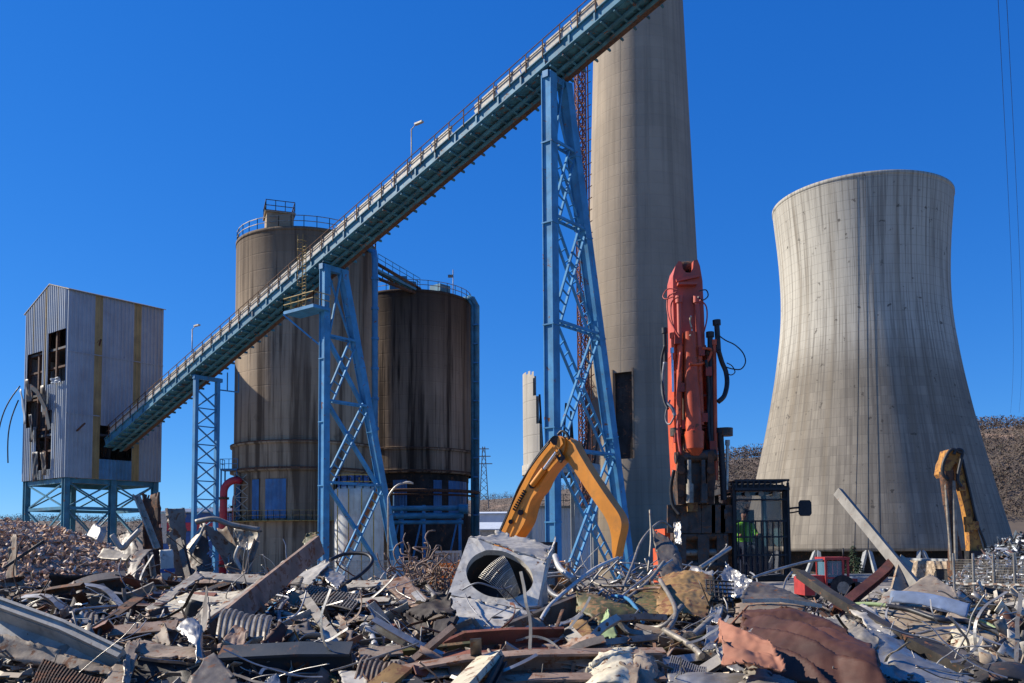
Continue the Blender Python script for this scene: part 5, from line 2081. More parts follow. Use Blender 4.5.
# ================================================================== rubble mound on the left
mb = MB()
n = 44
xs = [-48 + 38 * i / n for i in range(n + 1)]
ys = [23 + 38 * j / n for j in range(n + 1)]
mb.add([(x, y, rubble_z(x, y) - .12) for y in ys for x in xs], [(j * (n + 1) + i, j * (n + 1) + i + 1, (j + 1) * (n + 1) + i + 1, (j + 1) * (n + 1) + i) for j in range(n) for i in range(n)], 0, True)
tag(mb.build('rubble_mound', M['rubble']), kind='structure')


def plr(rg):
    x, y = rg.uniform(-44, -10.5), rg.uniform(24, 50)
    if x / y < -.62: return None
    zz = rubble_z(x, y)
    return V((x, y, zz + rg.uniform(-.12, .1))) if zz > .0 else None


chips('rubble_heap', 'heap of broken brown rubble and chippings in front of the transfer building', 'rubble_chips', 26000, plr, .04, .15, .5, 2, 1.4)

# ================================================================== scrap heap
mb = MB()
nx_, ny_ = 110, 110
xs = [-17 + 34 * i / nx_ for i in range(nx_ + 1)]
ys = [-7 + 38 * j / ny_ for j in range(ny_ + 1)]
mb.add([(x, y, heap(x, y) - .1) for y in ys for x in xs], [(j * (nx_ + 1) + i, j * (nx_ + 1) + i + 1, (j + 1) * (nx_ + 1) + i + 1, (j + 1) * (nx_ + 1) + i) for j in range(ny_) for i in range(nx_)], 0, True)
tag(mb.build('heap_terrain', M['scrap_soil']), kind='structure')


def plh(rg):
    y = rg.uniform(7, 20)
    x = y * rg.uniform(-.62, .62)
    zz = heap(x, y)
    return V((x, y, zz + rg.uniform(-.1, .12))) if zz > .1 else None


chips('scrap_litter', 'fine litter of torn metal chips and splinters filling the scrap heap', 'litter_chips', 9000, plh, .015, .06, .2, 12, 2.0)


def hp(x, y, lift=0):
    return V((x, y, heap(x, y) + lift))


def Q(c):
    """corner as (column, row[, distance])"""
    return P(*c) if len(c) == 3 else P(c[0], c[1])


seed_ = [0]


def sheet(name, label, cat, corners, matn, crumple=.06, bow=(0, 0), th=.012, n=(14, 14), freq=2.5, group=None, ragged=.03, fold=None, smooth_=True, soft=False, bites=True, ridges=None):
    """torn sheet over four corners: bowed, dented, with ragged edges and real thickness"""
    seed_[0] += 1
    sd = seed_[0] * 3.7
    c = [Q(p) for p in corners]
    nr = (c[1] - c[0]).cross(c[3] - c[0])
    if nr.length < 1e-6: nr = V((0, -1, 0))
    nr.normalize()
    size = max((c[1] - c[0]).length, (c[3] - c[0]).length)
    rr_ = random.Random(seed_[0] * 11)
    lu, lv = max((c[1] - c[0]).length, (c[2] - c[3]).length), max((c[3] - c[0]).length, (c[2] - c[1]).length)
    cre = []
    for _ in range(2 + int(crumple * 45)):        # sharp creases, the sheet stays flat between them
        th_ = rr_.uniform(0, 3.14)
        cre.append((math.cos(th_), math.sin(th_), rr_.uniform(.15, .85) * lu, rr_.uniform(.15, .85) * lv, rr_.choice((-1, 1)) * rr_.uniform(.3, 1)))
    amp = crumple * max(1.2 / max(.25, min(lu, lv)), 4.2) / math.sqrt(len(cre))
    fc_ = lambda u, v: sum(w * abs((u * lu - ou) * ca + (v * lv - ov) * sa_) for ca, sa_, ou, ov, w in cre)
    k00, k10, k01, k11 = fc_(0, 0), fc_(1, 0), fc_(0, 1), fc_(1, 1)
    if not soft:
        n = (min(34, max(n[0] + 6, int(lu / .035))), min(30, max(n[1] + 2, int(lv / .035))))
        if ridges: n = (44, 60)
    if crumple >= .03: ragged *= 1.5

    def fn(u, v):
        p = (c[0] * (1 - u) + c[1] * u) * (1 - v) + (c[3] * (1 - u) + c[2] * u) * v
        q = p * freq
        d = crumple * (noise.noise(q + V((sd, 0, 0))) + .55 * noise.noise(q * 2.3 + V((0, sd, 0))))
        if soft:
            d += crumple * .8 * (1 - 2 * abs(noise.noise(q * .7 + V((0, 0, sd)))))
        else:
            d *= .3
            d += amp * (fc_(u, v) - (k00 * (1 - u) + k10 * u) * (1 - v) - (k01 * (1 - u) + k11 * u) * v)
            d += .012 * noise.noise(q * 6.5) * min(1, crumple * 20)
        d += bow[0] * 4 * u * (1 - u) + bow[1] * 4 * v * (1 - v)
        if fold:
            for fu, ang, ax in fold:
                w = (u if ax == 0 else v) - fu
                if w > 0:
                    d += ang * w * size
        if ridges:                                 # long pressed-in folds
            ph = v * ridges[0] + u * ridges[2] + .25 * math.sin(u * 5 + sd)
            d += ridges[1] * (lambda f: f / .82 if f < .82 else (1 - f) / .18)(ph % 1) * (.6 + .8 * abs(noise.noise(V((u * 3, sd, int(ph))))))
        e = 0
        if min(u, 1 - u, v, 1 - v) < 1e-6:
            e = ragged * (1.6 if (int(u * 97 + v * 61) + seed_[0]) % 5 == 0 else .7)
        return p + nr * d + V((nz(p.x * 5, p.y * 5, sd), nz(p.z * 6, p.x * 5, sd + 4), nz(p.y * 5, p.z * 6, sd + 8))) * e
    mb = MB()
    def gone(i, j):                               # bites out of the torn edges
        if crumple < .02 or not bites: return False
        e = min(i, n[0] - 1 - i, j, n[1] - 1 - j)
        b = noise.noise(V((i * .33, j * .33, sd))) + .5 * noise.noise(V((i * .9, j * .9, sd)))
        return e < 2 and b > .34 + .2 * e
    mb.patch(fn, n[0], n[1], th, 0, smooth_, gone)
    o = mb.build(name, M[matn])
    return tag(o, label, cat, group)


I_PROF = lambda w, h, t=.03: [(-w / 2, -h / 2), (w / 2, -h / 2), (w / 2, -h / 2 + t), (t / 2, -h / 2 + t), (t / 2, h / 2 - t), (w / 2, h / 2 - t), (w / 2, h / 2), (-w / 2, h / 2), (-w / 2, h / 2 - t), (-t / 2, h / 2 - t), (-t / 2, -h / 2 + t), (-w / 2, -h / 2 + t)]
C_PROF = lambda w, h, t=.025: [(-w / 2, -h / 2), (w / 2, -h / 2), (w / 2, -h / 2 + t), (-w / 2 + t, -h / 2 + t), (-w / 2 + t, h / 2 - t), (w / 2, h / 2 - t), (w / 2, h / 2), (-w / 2, h / 2)]
L_PROF = lambda w, h, t=.02: [(-w / 2, -h / 2), (w / 2, -h / 2), (w / 2, -h / 2 + t), (-w / 2 + t, -h / 2 + t), (-w / 2 + t, h / 2), (-w / 2, h / 2)]
B_PROF = lambda w, h: [(-w / 2, -h / 2), (w / 2, -h / 2), (w / 2, h / 2), (-w / 2, h / 2)]


def beam(name, label, cat, pts, prof, matn, up=(0, 0, 1), group=None, curve=False):
    p = [Q(c) for c in pts]
    if curve: p = spline(p, 6)
    mb = MB()
    mb.sweep(p, prof, up)
    return tag(mb.build(name, M[matn]), label, cat, group)


def pipe(name, label, cat, pts, r, matn, group=None, n=6):
    p = spline([Q(c) for c in pts], n)
    mb = MB()
    mb.tube(p, r, 8)
    return tag(mb.build(name, M[matn]), label, cat, group)


# ---------------------------------------------------------------- left third
beam('steel_channel', 'long pale grey ridged steel channel lying across the bottom left corner', 'beam', [(-14, 610, 9.2), (60, 637, 9.0), (118, 665, 8.8)], [(-.16, -.24), (-.13, -.24), (-.13, .0), (.02, .03), (.02, .08), (.05, .08), (.05, .03), (.10, .03), (.10, .10), (.13, .10), (.13, .13), (-.16, .13)], 'pale_grey', (0, .75, .9))
sheet('steel_sheet', 'brown grey strip of sheet hanging below the long ridged channel', 'sheet', [(-10, 632, 9.1), (116, 668, 8.8), (112, 676, 8.7), (-10, 656, 9.0)], 'taupe', .03, n=(16, 5))
beam('steel_beam', 'curved dark beam with a grey lower flange arching under the rubble mound', 'beam', [(33, 621, 13.4), (60, 601, 13.7), (92, 586, 14.0), (126, 581, 14.2)], I_PROF(.22, .26), 'slate', (0, -.5, 1), curve=True)
beam('steel_beam', 'dark straight girder behind the curved beam with the grey flange', 'beam', [(30, 612, 15.0), (70, 597, 15.2), (118, 580, 15.6)], C_PROF(.18, .2), 'charcoal', (0, -.5, 1))
sheet('steel_post', 'dark grey tapering plate standing upright at the far left of the heap', 'plate', [(2, 600, 16.5), (16, 606, 16.2), (17, 534, 16.3), (12, 536, 16.5)], 'taupe', .03, n=(5, 16))
beam('steel_rod', 'thin dark rod leaning against the upright plate at the far left', 'rod', [(4, 568, 16.2), (44, 541, 16.6)], B_PROF(.05, .05), 'charcoal')
sheet('brown_plate', 'tall rounded brown plate standing on end beside the transfer building stilts', 'plate', [(150, 592, 16.6), (168, 590, 16.8), (158, 492, 17.0), (143, 492, 17.2)], 'rust_dark', .03, bow=(-.14, -.1), n=(10, 18), th=.03)
beam('steel_angle', 'pale edged steel angle leaning on the tall rounded brown plate', 'beam', [(157, 548, 16.2), (136, 494, 16.5)], L_PROF(.1, .1), 'beige', (0, -1, .2))
beam('steel_angle', 'slim angle iron below the tall rounded brown plate', 'beam', [(158, 606, 15.6), (150, 552, 16.0)], L_PROF(.08, .08), 'galv_dull', (0, -1, .2))
sheet('dark_slab', 'dark rectangular slab standing upright left of the lattice support', 'plate', [(174, 596, 16.2), (190, 594, 16.4), (184, 508, 16.8), (167, 509, 16.6)], 'taupe', .04, n=(7, 14), th=.06)
beam('steel_strut', 'dark strut leaning against the dark upright slab', 'beam', [(193, 592, 15.8), (180, 540, 16.4)], C_PROF(.1, .12), 'slate', (0, -1, 0))
sheet('white_plank', 'white plank with a blue band standing between the brown plate and the dark slab', 'plank', [(162, 596, 15.7), (175, 595, 15.7), (172, 549, 15.9), (159, 550, 15.9)], 'white_paint', .005, n=(4, 8), th=.04, ragged=.01)
mb = MB()
p = [Q(c) for c in ((161.0, 573, 15.62), (175.4, 572, 15.62), (175.2, 568, 15.62), (160.6, 569, 15.62))]
mb.prism(p, (0, -.03, 0))
tag(mb.build('blue_strap', M['blue_paint']), 'dark blue strap round the white upright plank', 'strap')
sheet('twisted_plate', 'grey brown plate twisted into an arch in front of the red pipe bends', 'plate', [(185, 548, 16.8), (190, 556, 16.4), (206, 525, 16.6), (202, 521, 17.0)], 'galv_dull', .03, n=(6, 8))
sheet('twisted_plate', 'broad dark plate sagging from the arch before the red pipe bends', 'plate', [(200, 522, 16.9), (228, 526, 16.7), (246, 574, 15.9), (232, 578, 15.8)], 'taupe', .09, bow=(.1, .1), n=(12, 14))
sheet('twisted_plate', 'dark plate hanging inside the arch before the red pipe bends', 'plate', [(186, 552, 16.9), (206, 528, 17.1), (214, 570, 16.6), (196, 590, 16.2)], 'slate', .08, n=(10, 12))
beam('steel_post', 'bent steel post with a claw top right of the twisted arch', 'beam', [(247, 576, 15.6), (250, 560, 15.8), (257, 540, 16.0)], L_PROF(.09, .09), 'taupe', (0, -1, 0))
sheet('torn_flange', 'torn light flange sticking out right of the twisted arch', 'sheet', [(232, 527, 16.5), (262, 531, 16.3), (248, 552, 16.2), (240, 550, 16.3)], 'galv_dull', .07, n=(8, 8))
for k, (pts, lab) in enumerate(((((196, 522), (214, 519), (232, 525), (260, 530)), 'bent grey pipe along the crest above the twisted arch'), (((240, 546), (236, 560), (246, 576)), 'short grey pipe hooked under the twisted arch'), (((112, 535), (122, 548), (130, 540), (140, 530)), 'pale bent strip with punched holes left of the brown plate'))):
    pipe('bent_pipe', lab, 'pipe', [(x, y, 16.3) for x, y in pts], .05, ('galv_dull', 'galv', 'pale_grey')[k])
sheet('junction_box', 'small pale metal box with holes on the rubble left of the brown plate', 'box', [(86, 535, 17.5), (97, 540, 17.2), (102, 528, 17.4), (93, 524, 17.8)], 'pale_grey', .02, n=(6, 6), th=.12)
sheet('curled_strip', 'curled dark steel strip with a bright edge at the foot of the brown plate', 'strip', [(122, 604, 14.6), (131, 606, 14.5), (154, 548, 15.6), (140, 548, 15.8)], 'slate', .05, bow=(.0, .22), n=(6, 18), th=.02)
sheet('cable_tray', 'grey slotted cable tray lying on the rubble left of the curled strip', 'tray', [(96, 558, 16.8), (136, 561, 16.4), (138, 553, 16.8), (104, 548, 17.2)], 'galv_dull', .02, n=(14, 5), th=.03)
sheet('steel_sheet', 'dark wedge of sheet leaning behind the slotted cable tray', 'sheet', [(112, 556, 17), (142, 562, 16.4), (128, 530, 17.2), (116, 536, 17.3)], 'slate', .06, n=(8, 8))
beam('steel_beam', 'dark brown beam slanting up below the curled strip', 'beam', [(92, 638, 11.6), (140, 604, 12.8)], B_PROF(.17, .22), 'rust_dark', (0, -.4, 1))
beam('steel_channel', 'mauve steel channel lying level behind the open duct', 'beam', [(112, 636, 10.6), (178, 630, 10.7)], C_PROF(.2, .16), 'mauve', (0, -.6, 1))
sheet('torn_sheet', 'dull pointed offcut standing behind the open duct', 'sheet', [(150, 640, 10.4), (172, 646, 10.2), (165, 622, 10.6), (158, 626, 10.7)], 'taupe', .03, n=(6, 6))
# open crushed duct
D0 = [(98, 692, 8.3), (112, 668, 8.4), (138, 640, 9.0), (200, 652, 8.8), (206, 690, 8.4)]
du = thing('open_duct', 'crushed grey brown open duct with a black mouth at the bottom left', 'duct', P(150, 670))
def plate_(parent, name, corners, matn, **kw):
    o = sheet(name, None, None, corners, matn, **kw)
    for k in ('label', 'category', 'group'):
        if k in o: del o[k]
    if parent is not None:
        o.data.transform(Matrix.Translation(-parent.location))
        o.parent = parent
    return o


plate_(du, 'back_panel', [(128, 652, 9.2), (206, 660, 8.9), (200, 648, 9.4), (140, 637, 9.6)], 'taupe', crumple=.03, th=.02)
plate_(du, 'side_panel', [(92, 700, 7.9), (124, 700, 7.9), (140, 638, 9.5), (128, 642, 9.3)], 'taupe', crumple=.02, th=.02)
plate_(du, 'end_panel', [(122, 700, 7.9), (128, 700, 8.0), (131, 656, 8.9), (126, 652, 8.9)], 'galv_dull', crumple=.02, th=.02)
plate_(du, 'inner_panel', [(128, 700, 8.6), (212, 700, 8.6), (206, 660, 9.1), (130, 654, 9.3)], 'charcoal', crumple=.05, th=.02)
sheet('alu_sheet', 'crumpled shiny aluminium sheet standing right of the open duct', 'sheet', [(196, 664, 8.9), (203, 658, 9.1), (192, 617, 9.6), (174, 628, 9.4)], 'alu', .07, n=(12, 20), freq=6, bow=(.05, .06))
sheet('blue_grey_plate', 'blue grey triangular plate with a torn edge at the bottom', 'plate', [(180, 694, 7.9), (256, 700, 7.8), (214, 652, 8.7), (204, 658, 8.6)], 'slate', .025, n=(12, 10), th=.02)
sheet('ochre_rag', 'rust orange torn sheet under the blue grey triangular plate', 'sheet', [(212, 664, 9.2), (264, 668, 9.2), (258, 645, 9.6), (224, 646, 9.6)], 'ochre_sheet', .07, n=(12, 8), freq=4)
sheet('crumpled_bag', 'crumpled rust stained bundle between the aluminium sheet and the dark girder', 'sheet', [(215, 650, 9.4), (236, 658, 9.2), (248, 628, 9.8), (232, 624, 9.9)], 'mauve', .1, n=(14, 14), freq=6)
# big tray
tr2 = thing('steel_tray', 'large shallow beige steel tray tipped towards the camera left of centre', 'tray', P(220, 605))
plate_(tr2, 'floor_panel', [(150, 612, 12.2), (228, 622, 11.6), (252, 592, 13.0), (200, 590, 13.3)], 'cream', crumple=.025, th=.02, n=(18, 14))
plate_(tr2, 'rim', [(146, 608, 12.3), (152, 614, 12.1), (203, 576, 13.8), (197, 571, 14.0)], 'beige', crumple=.02, th=.03)
plate_(tr2, 'rim', [(198, 577, 13.9), (300, 585, 13.6), (303, 577, 13.8), (200, 571, 14.1)], 'beige', crumple=.025, th=.03)
plate_(tr2, 'rim', [(146, 618, 11.9), (208, 632, 11.3), (210, 620, 11.5), (150, 609, 12.2)], 'taupe', crumple=.02, th=.03)
beam('long_plank', 'long broad brown steel plank slanting up to the right towards the trestle', 'plank', [(206, 640, 10.6), (262, 592, 12.2), (320, 545, 14.0)], B_PROF(.07, .30), 'mauve', (-.3, -.4, 1))
sheet('edge_strip', 'pale top edge strip lying along the long brown plank', 'strip', [(196, 626, 10.9), (318, 541, 14.1), (320, 537, 14.3), (194, 622, 11.1)], 'beige', .01, n=(18, 3), th=.03)
sheet('folded_flap', 'blue grey folded flap at the lower end of the long plank', 'sheet', [(188, 626, 10.6), (210, 642, 10.2), (208, 598, 11.2), (198, 612, 11.0)], 'slate', .04, fold=[(.5, .5, 0)], n=(12, 10))
sheet('green_offcut', 'small green edged offcut at the upper end of the long plank', 'sheet', [(302, 545, 14.6), (322, 546, 14.4), (318, 532, 14.8), (306, 534, 14.8)], 'olive', .03, n=(6, 6))
# centre-left
sheet('white_sheet', 'pale triangular sheet lying on top of the heap under the storage tank', 'sheet', [(288, 578, 14.6), (310, 586, 14.2), (330, 562, 15.0), (324, 562, 15.1)], 'pale_grey', .03, n=(8, 8))
sheet('white_sheet', 'second pale curled sheet right of the triangular one', 'sheet', [(316, 572, 14.8), (338, 590, 14.0), (346, 576, 14.6), (326, 566, 15.0)], 'galv', .06, n=(8, 8))
sheet('brown_sheet', 'flat brown panel propped right of the street lamp foot', 'panel', [(383, 582, 13.7), (420, 614, 12.2), (436, 604, 12.5), (406, 576, 13.9)], 'mauve', .015, n=(8, 8), th=.03)
sheet('grey_strip', 'long grey panel edge left of the flat brown panel', 'panel', [(344, 588, 14.0), (398, 584, 13.8), (402, 580, 14.0), (352, 580, 14.3)], 'beige', .03, n=(12, 4))
sheet('dark_plate', 'dark pyramid of folded sheet behind the teal girder', 'plate', [(272, 648, 9.9), (338, 646, 9.9), (312, 618, 10.8), (304, 618, 10.9)], 'slate', .02, n=(10, 8), fold=[(.5, -.25, 0)])
beam('teal_girder', 'dark teal I beam lying level across the lower middle left', 'beam', [(222, 664, 9.0), (300, 660, 9.0), (352, 660, 9.0)], I_PROF(.24, .28), 'steel_dark', (0, -.45, 1))
beam('teal_girder', 'shorter rusty girder continuing right of the dark teal beam', 'beam', [(360, 664, 9.1), (402, 660, 9.2)], C_PROF(.22, .24), 'taupe', (0, -.3, 1))
sheet('leaning_plate', 'narrow brown grey plate standing behind the end of the teal girder', 'plate', [(338, 645, 9.9), (356, 644, 9.9), (346, 618, 10.6), (339, 616, 10.7)], 'taupe', .03, n=(6, 8))
beam('steel_channel', 'galvanised channel sloping down from the cable loops to the teal girder', 'beam', [(304, 596, 12.0), (322, 622, 10.9), (338, 644, 10.0)], C_PROF(.12, .06), 'galv_dull', (0, -1, .6))
for k, (pts, r, m_, lab) in enumerate((
    (((232, 598), (262, 594), (290, 598), (312, 610)), .022, 'cable_grey', 'grey cable running out from the folded flap over the heap'),
    (((258, 614), (280, 613), (305, 620), (335, 631)), .032, 'pale_grey', 'thick pale bluish cable sweeping down to the leaning plate'),
    (((286, 634), (279, 618), (283, 604), (297, 596), (318, 593), (340, 593), (360, 600)), .028, 'cable_grey', 'looped grey hose circling above the dark folded pyramid'),
    (((310, 600), (322, 622), (336, 636), (340, 643)), .02, 'galv', 'thin galvanised rod beside the sloping channel'),
    (((360, 602), (380, 604), (388, 618), (394, 644)), .028, 'pipe_white', 'white bent conduit hooking down below the brown panel'),
    (((362, 628), (366, 625), (371, 634), (375, 646)), .04, 'pipe_white', 'short white conduit bend next to the hooked one'),
    (((356, 615), (380, 620), (400, 632), (420, 640)), .02, 'pipe_white', 'thin white tube under the hooked conduit'),
    (((330, 560, 15), (345, 554, 15.2), (366, 554, 15.1), (372, 562, 14.9), (360, 575, 14.6), (345, 584, 14.3)), .032, 'cable_black', 'thick dark hose looping in front of the storage tank'),
    (((352, 596), (372, 612), (386, 640)), .03, 'blue_paint', 'dark blue tube behind the white conduits'),
    (((262, 625), (270, 610), (276, 604)), .03, 'steel_blue_light', 'short blue tube sticking up left of the hose loop'))):
    pipe('cable' if 'cable' in lab or 'hose' in lab else 'conduit', lab, 'cable' if 'cable' in lab or 'hose' in lab else 'pipe', pts, r, m_)
# dark rusty bracket left of the appliance
bk = thing('rusty_bracket', 'torn dark rusty bracket standing left of the white appliance', 'bracket', P(430, 630))
plate_(bk, 'upright', [(426, 662, 9.8), (444, 662, 9.7), (456, 616, 10.4), (436, 620, 10.5)], 'scrap_black', crumple=.03, th=.05)
plate_(bk, 'jagged_top', [(402, 612, 11.2), (424, 622, 10.8), (456, 614, 10.6), (448, 594, 11.2)], 'scrap_black', crumple=.14, th=.03, n=(16, 12), freq=5, ragged=.06)
plate_(bk, 'side_plate', [(408, 628, 10.9), (430, 634, 10.5), (428, 616, 10.9), (404, 610, 11.2)], 'scrap_black', crumple=.08, th=.03)
pipe('conduit', 'bright short steel tube poking out of the wire tangle', 'pipe', [(425, 583), (429, 589), (436, 599)], .045, 'galv')
# tangle of wire
tg = random.Random(21)
mb = MB()
for k in range(150):
    px, py = 398 + 52 * tg.random(), 546 + 60 * tg.random()
    if py < 546 + abs(px - 424) * 1.1: py += 25
    Yq = 15.4 + tg.uniform(-1.0, 1.0)
    a = at(px, py, Yq)
    d = V((tg.gauss(0, 1), tg.gauss(0, .6), tg.gauss(.3, 1))).normalized()
    pts = [a]
    for j in range(5):
        d = (d + V((tg.gauss(0, .55), tg.gauss(0, .5), tg.gauss(0, .55)))).normalized()
        pts.append(pts[-1] + d * .12)
    mb.tube(spline(pts, 2), tg.uniform(.008, .015), 5)
tag(mb.build('wire_tangle', M['mauve']), 'tangled bush of bare reinforcing wire left of the white appliance', 'wire')
mb = MB()
for k in range(40):
    a = Q((395 + 36 * tg.random(), 635 + 24 * tg.random()))
    d = V((tg.gauss(0, 1), tg.gauss(0, .4), tg.gauss(0, .35))).normalized()
    mb.tube([a, a + d * .12 + V((0, 0, .03)), a + d * .28], .006, 5)
tag(mb.build('wire_bundle', M['pale_grey']), 'small pale bundle of thin wires below the rusty bracket', 'wire')

# ---------------------------------------------------------------- white appliance
ap = thing('white_appliance', 'dented white appliance casing with a big round opening and a bent grille', 'appliance', P(500, 610))
YA = 12.3
fr = [(448, 594, 11.9), (536, 612, 11.6), (546, 562, 12.2), (469, 537, 12.6)]          # front face corners: lower left, lower right, upper right, upper left
fc = [Q(c) for c in fr]
nrm_ = (fc[1] - fc[0]).cross(fc[3] - fc[0]).normalized()
if nrm_.y > 0: nrm_ = -nrm_
mb = MB()
cx_, cy_, ra, rb_ = .50, .52, .40, .42
N = 48
def fpt(u, v): return (fc[0] * (1 - u) + fc[1] * u) * (1 - v) + (fc[3] * (1 - u) + fc[2] * u) * v
outer, inner = [], []
for k in range(N):
    a = 2 * math.pi * k / N
    c_, s_ = math.cos(a), math.sin(a)
    m_ = max(abs(c_), abs(s_))
    ou, ov = .5 + .5 * c_ / m_, .5 + .5 * s_ / m_
    d = .035 * nz(ou * 4, ov * 4, 8)
    outer.append(fpt(ou, ov) + nrm_ * d)
    inner.append(fpt(cx_ + ra * c_, cy_ + rb_ * s_) + nrm_ * (d * .5 + .004))
rim2 = [p - nrm_ * .10 for p in inner]
mid = [(o_ * .45 + i_ * .55) + nrm_ * (.0 + .012 * nz(k * .5, 1, 1)) for k, (o_, i_) in enumerate(zip(outer, inner))]
vs = outer + mid + inner + rim2
fs = []
for L_ in range(3):
    for k in range(N):
        j = (k + 1) % N
        fs.append((L_ * N + k, L_ * N + j, (L_ + 1) * N + j, (L_ + 1) * N + k))
mb.add(vs, fs, 0, False)
back = [p - nrm_ * .02 for p in outer]
mb.add(outer + [p - nrm_ * .9 + V((0, 0, .03)) for p in outer], [(k, N + k, N + (k + 1) % N, (k + 1) % N) for k in range(N)], 0, False)
mb.build('casing', M['white_paint'], ap)
mb = MB()
dr = [p - nrm_ * .55 for p in inner]
mb.add(rim2 + dr, [(k, (k + 1) % N, N + (k + 1) % N, N + k) for k in range(N)], 0, True)
mb.add(dr, [tuple(range(N))])
mb.build('drum', M['charcoal'], ap)
plate_(ap, 'lower_panel', [(449, 596, 11.6), (534, 614, 11.3), (526, 636, 10.9), (452, 632, 10.8)], 'white_paint', crumple=.035, th=.02, n=(16, 10), freq=3)
plate_(ap, 'base_panel', [(452, 633, 10.75), (526, 637, 10.8), (520, 646, 10.5), (460, 644, 10.5)], 'pale_grey', crumple=.03, th=.02)
plate_(ap, 'side_panel', [(534, 614, 11.7), (540, 612, 11.9), (556, 538, 12.8), (545, 560, 12.2)], 'white_paint', crumple=.05, th=.02, n=(8, 14))
plate_(ap, 'top_panel', [(470, 536, 12.6), (546, 561, 12.2), (552, 546, 13.1), (500, 531, 13.4)], 'pale_grey', crumple=.05, th=.02)
mb = MB()                                          # bent wire grille
def gp(u, v):
    p = (Q((478, 572, 11.75)) * (1 - u) + Q((503, 552, 11.8)) * u) * (1 - v) + (Q((512, 604, 11.75)) * (1 - u) + Q((520, 590, 11.8)) * u) * v
    return p + nrm_ * (.16 * math.sin(u * 2.6) * .4 - .10 + .12 * math.sin(v * 3))
for k in range(19):
    mb.tube([gp(k / 18, j / 8) for j in range(9)], .0055, 4)
for k in range(7):
    mb.tube([gp(j / 8, k / 6) for j in range(9)], .0055, 4)
mb.build('grille', M['galv'], ap)
mb = MB()
mb.tube(spline([Q(c) for c in ((462, 590, 11.5), (478, 583, 11.4), (500, 589, 11.4), (512, 586, 11.5))]), .012, 6)
mb.tube(spline([Q(c) for c in ((465, 594, 11.5), (472, 608, 11.2), (492, 628, 10.8))]), .009, 6)
mb.build('loose_wire', M['cable_grey'], ap)

# ---------------------------------------------------------------- centre foreground girders
gb_ = thing('box_girder', 'long mauve double channel girder lying level across the bottom centre', 'beam', P(530, 660))
mb = MB()
mb.sweep([Q(c) for c in ((396, 680, 8.5), (466, 668, 8.6), (530, 663, 8.6), (664, 661, 8.7))], C_PROF(.16, .22), (0, -.2, 1))
mb.build('upper_channel', M['mauve'], gb_)
mb = MB()
mb.sweep([Q(c) for c in ((400, 706, 8.1), (470, 694, 8.2), (535, 688, 8.2), (664, 687, 8.3))], C_PROF(.18, .22), (0, -.2, 1))
mb.build('lower_channel', M['mauve'], gb_)
sheet('pale_girder_end', 'pale grey end plate on the left end of the mauve girder', 'plate', [(398, 684, 8.3), (462, 674, 8.5), (464, 656, 8.8), (396, 670, 8.6)], 'beige', .01, n=(10, 4), th=.015)
beam('channel_trough', 'brown channel trough with a torn left end lying behind the mauve girder', 'beam', [(452, 656, 9.6), (468, 648, 9.7), (510, 645, 9.7), (566, 644, 9.8)], [(-.18, .10), (-.14, .10), (-.14, -.08), (.14, -.08), (.14, .06), (.18, .06), (.18, -.12), (-.18, -.12)], 'rust_red', (0, -.55, 1))
sheet('trough_lip', 'pale mauve lip along the top of the brown channel trough', 'strip', [(468, 641, 9.9), (566, 638, 9.9), (564, 634, 10.1), (474, 635, 10.1)], 'mauve', .015, n=(14, 3), th=.02)
beam('cream_board', 'cream coloured square board end leaning over the mauve girder', 'board', [(446, 702, 7.4), (490, 656, 8.4)], B_PROF(.26, .06), 'cream', (-.45, -.35, .85))
beam('dark_board', 'black edged strip alongside the cream board', 'board', [(480, 704, 7.5), (503, 660, 8.3)], C_PROF(.06, .09), 'charcoal', (-.45, -.35, .85))
beam('ochre_block', 'ochre wooden block in the bottom edge left of the cream board', 'block', [(376, 694, 7.9), (402, 672, 8.3)], B_PROF(.20, .14), 'ochre_sheet', (0, -.6, 1))
beam('dark_beam', 'black square beam right of the ochre block', 'beam', [(392, 672, 8.5), (424, 694, 7.9)], B_PROF(.12, .12), 'charcoal', (0, -.6, 1))
sheet('pink_sheet', 'pinkish pale panel in the bottom edge below the teal girder', 'panel', [(346, 690, 8.1), (368, 692, 8.0), (366, 670, 8.5), (338, 669, 8.6)], 'pale_grey', .02, n=(6, 6))
sheet('alu_scrap', 'small shiny curled scrap at the bottom left of the pinkish panel', 'sheet', [(262, 690, 8.2), (284, 692, 8.1), (278, 674, 8.5), (268, 678, 8.5)], 'alu', .06, n=(10, 10), freq=8)
# square tube frame
fr_ = thing('tube_frame', 'bent frame of square steel tube with a drilled pale arm, centre right of the girder', 'frame', P(610, 635))
for pts, nm, m_, w in ((((585, 646, 9.7), (602, 628, 10.0), (617, 619, 10.3)), 'arm', 'pale_grey', .085), (((617, 619, 10.3), (640, 617, 10.4), (666, 618, 10.5)), 'arm', 'mauve', .07), (((588, 645, 9.8), (620, 641, 10.0), (660, 637, 10.2)), 'arm', 'galv_dull', .07), (((617, 619, 10.4), (630, 632, 10.3), (652, 634, 10.2)), 'arm', 'galv_dull', .06)):
    mb = MB()
    mb.sweep(spline([Q(c) for c in pts], 5), B_PROF(w, w), (0, -1, .3))
    mb.build(nm, M[m_], fr_)
mb = MB()
for x, y, Y in ((590, 641, 9.62), (599, 630, 9.85), (607, 625, 10.0)):
    c = Q((x, y, Y + .02))
    mb.cyl(c, c + V((0, -.03, .02)), .018, seg=10)
mb.build('bolt_hole', M['charcoal'], fr_)
beam('pivot_bracket', 'grey pointed hinge arm with a dark eye left of the tube frame', 'bracket', [(566, 630, 10.0), (584, 649, 9.5)], B_PROF(.15, .05), 'beige', (0, -1, .3))
mb = MB()
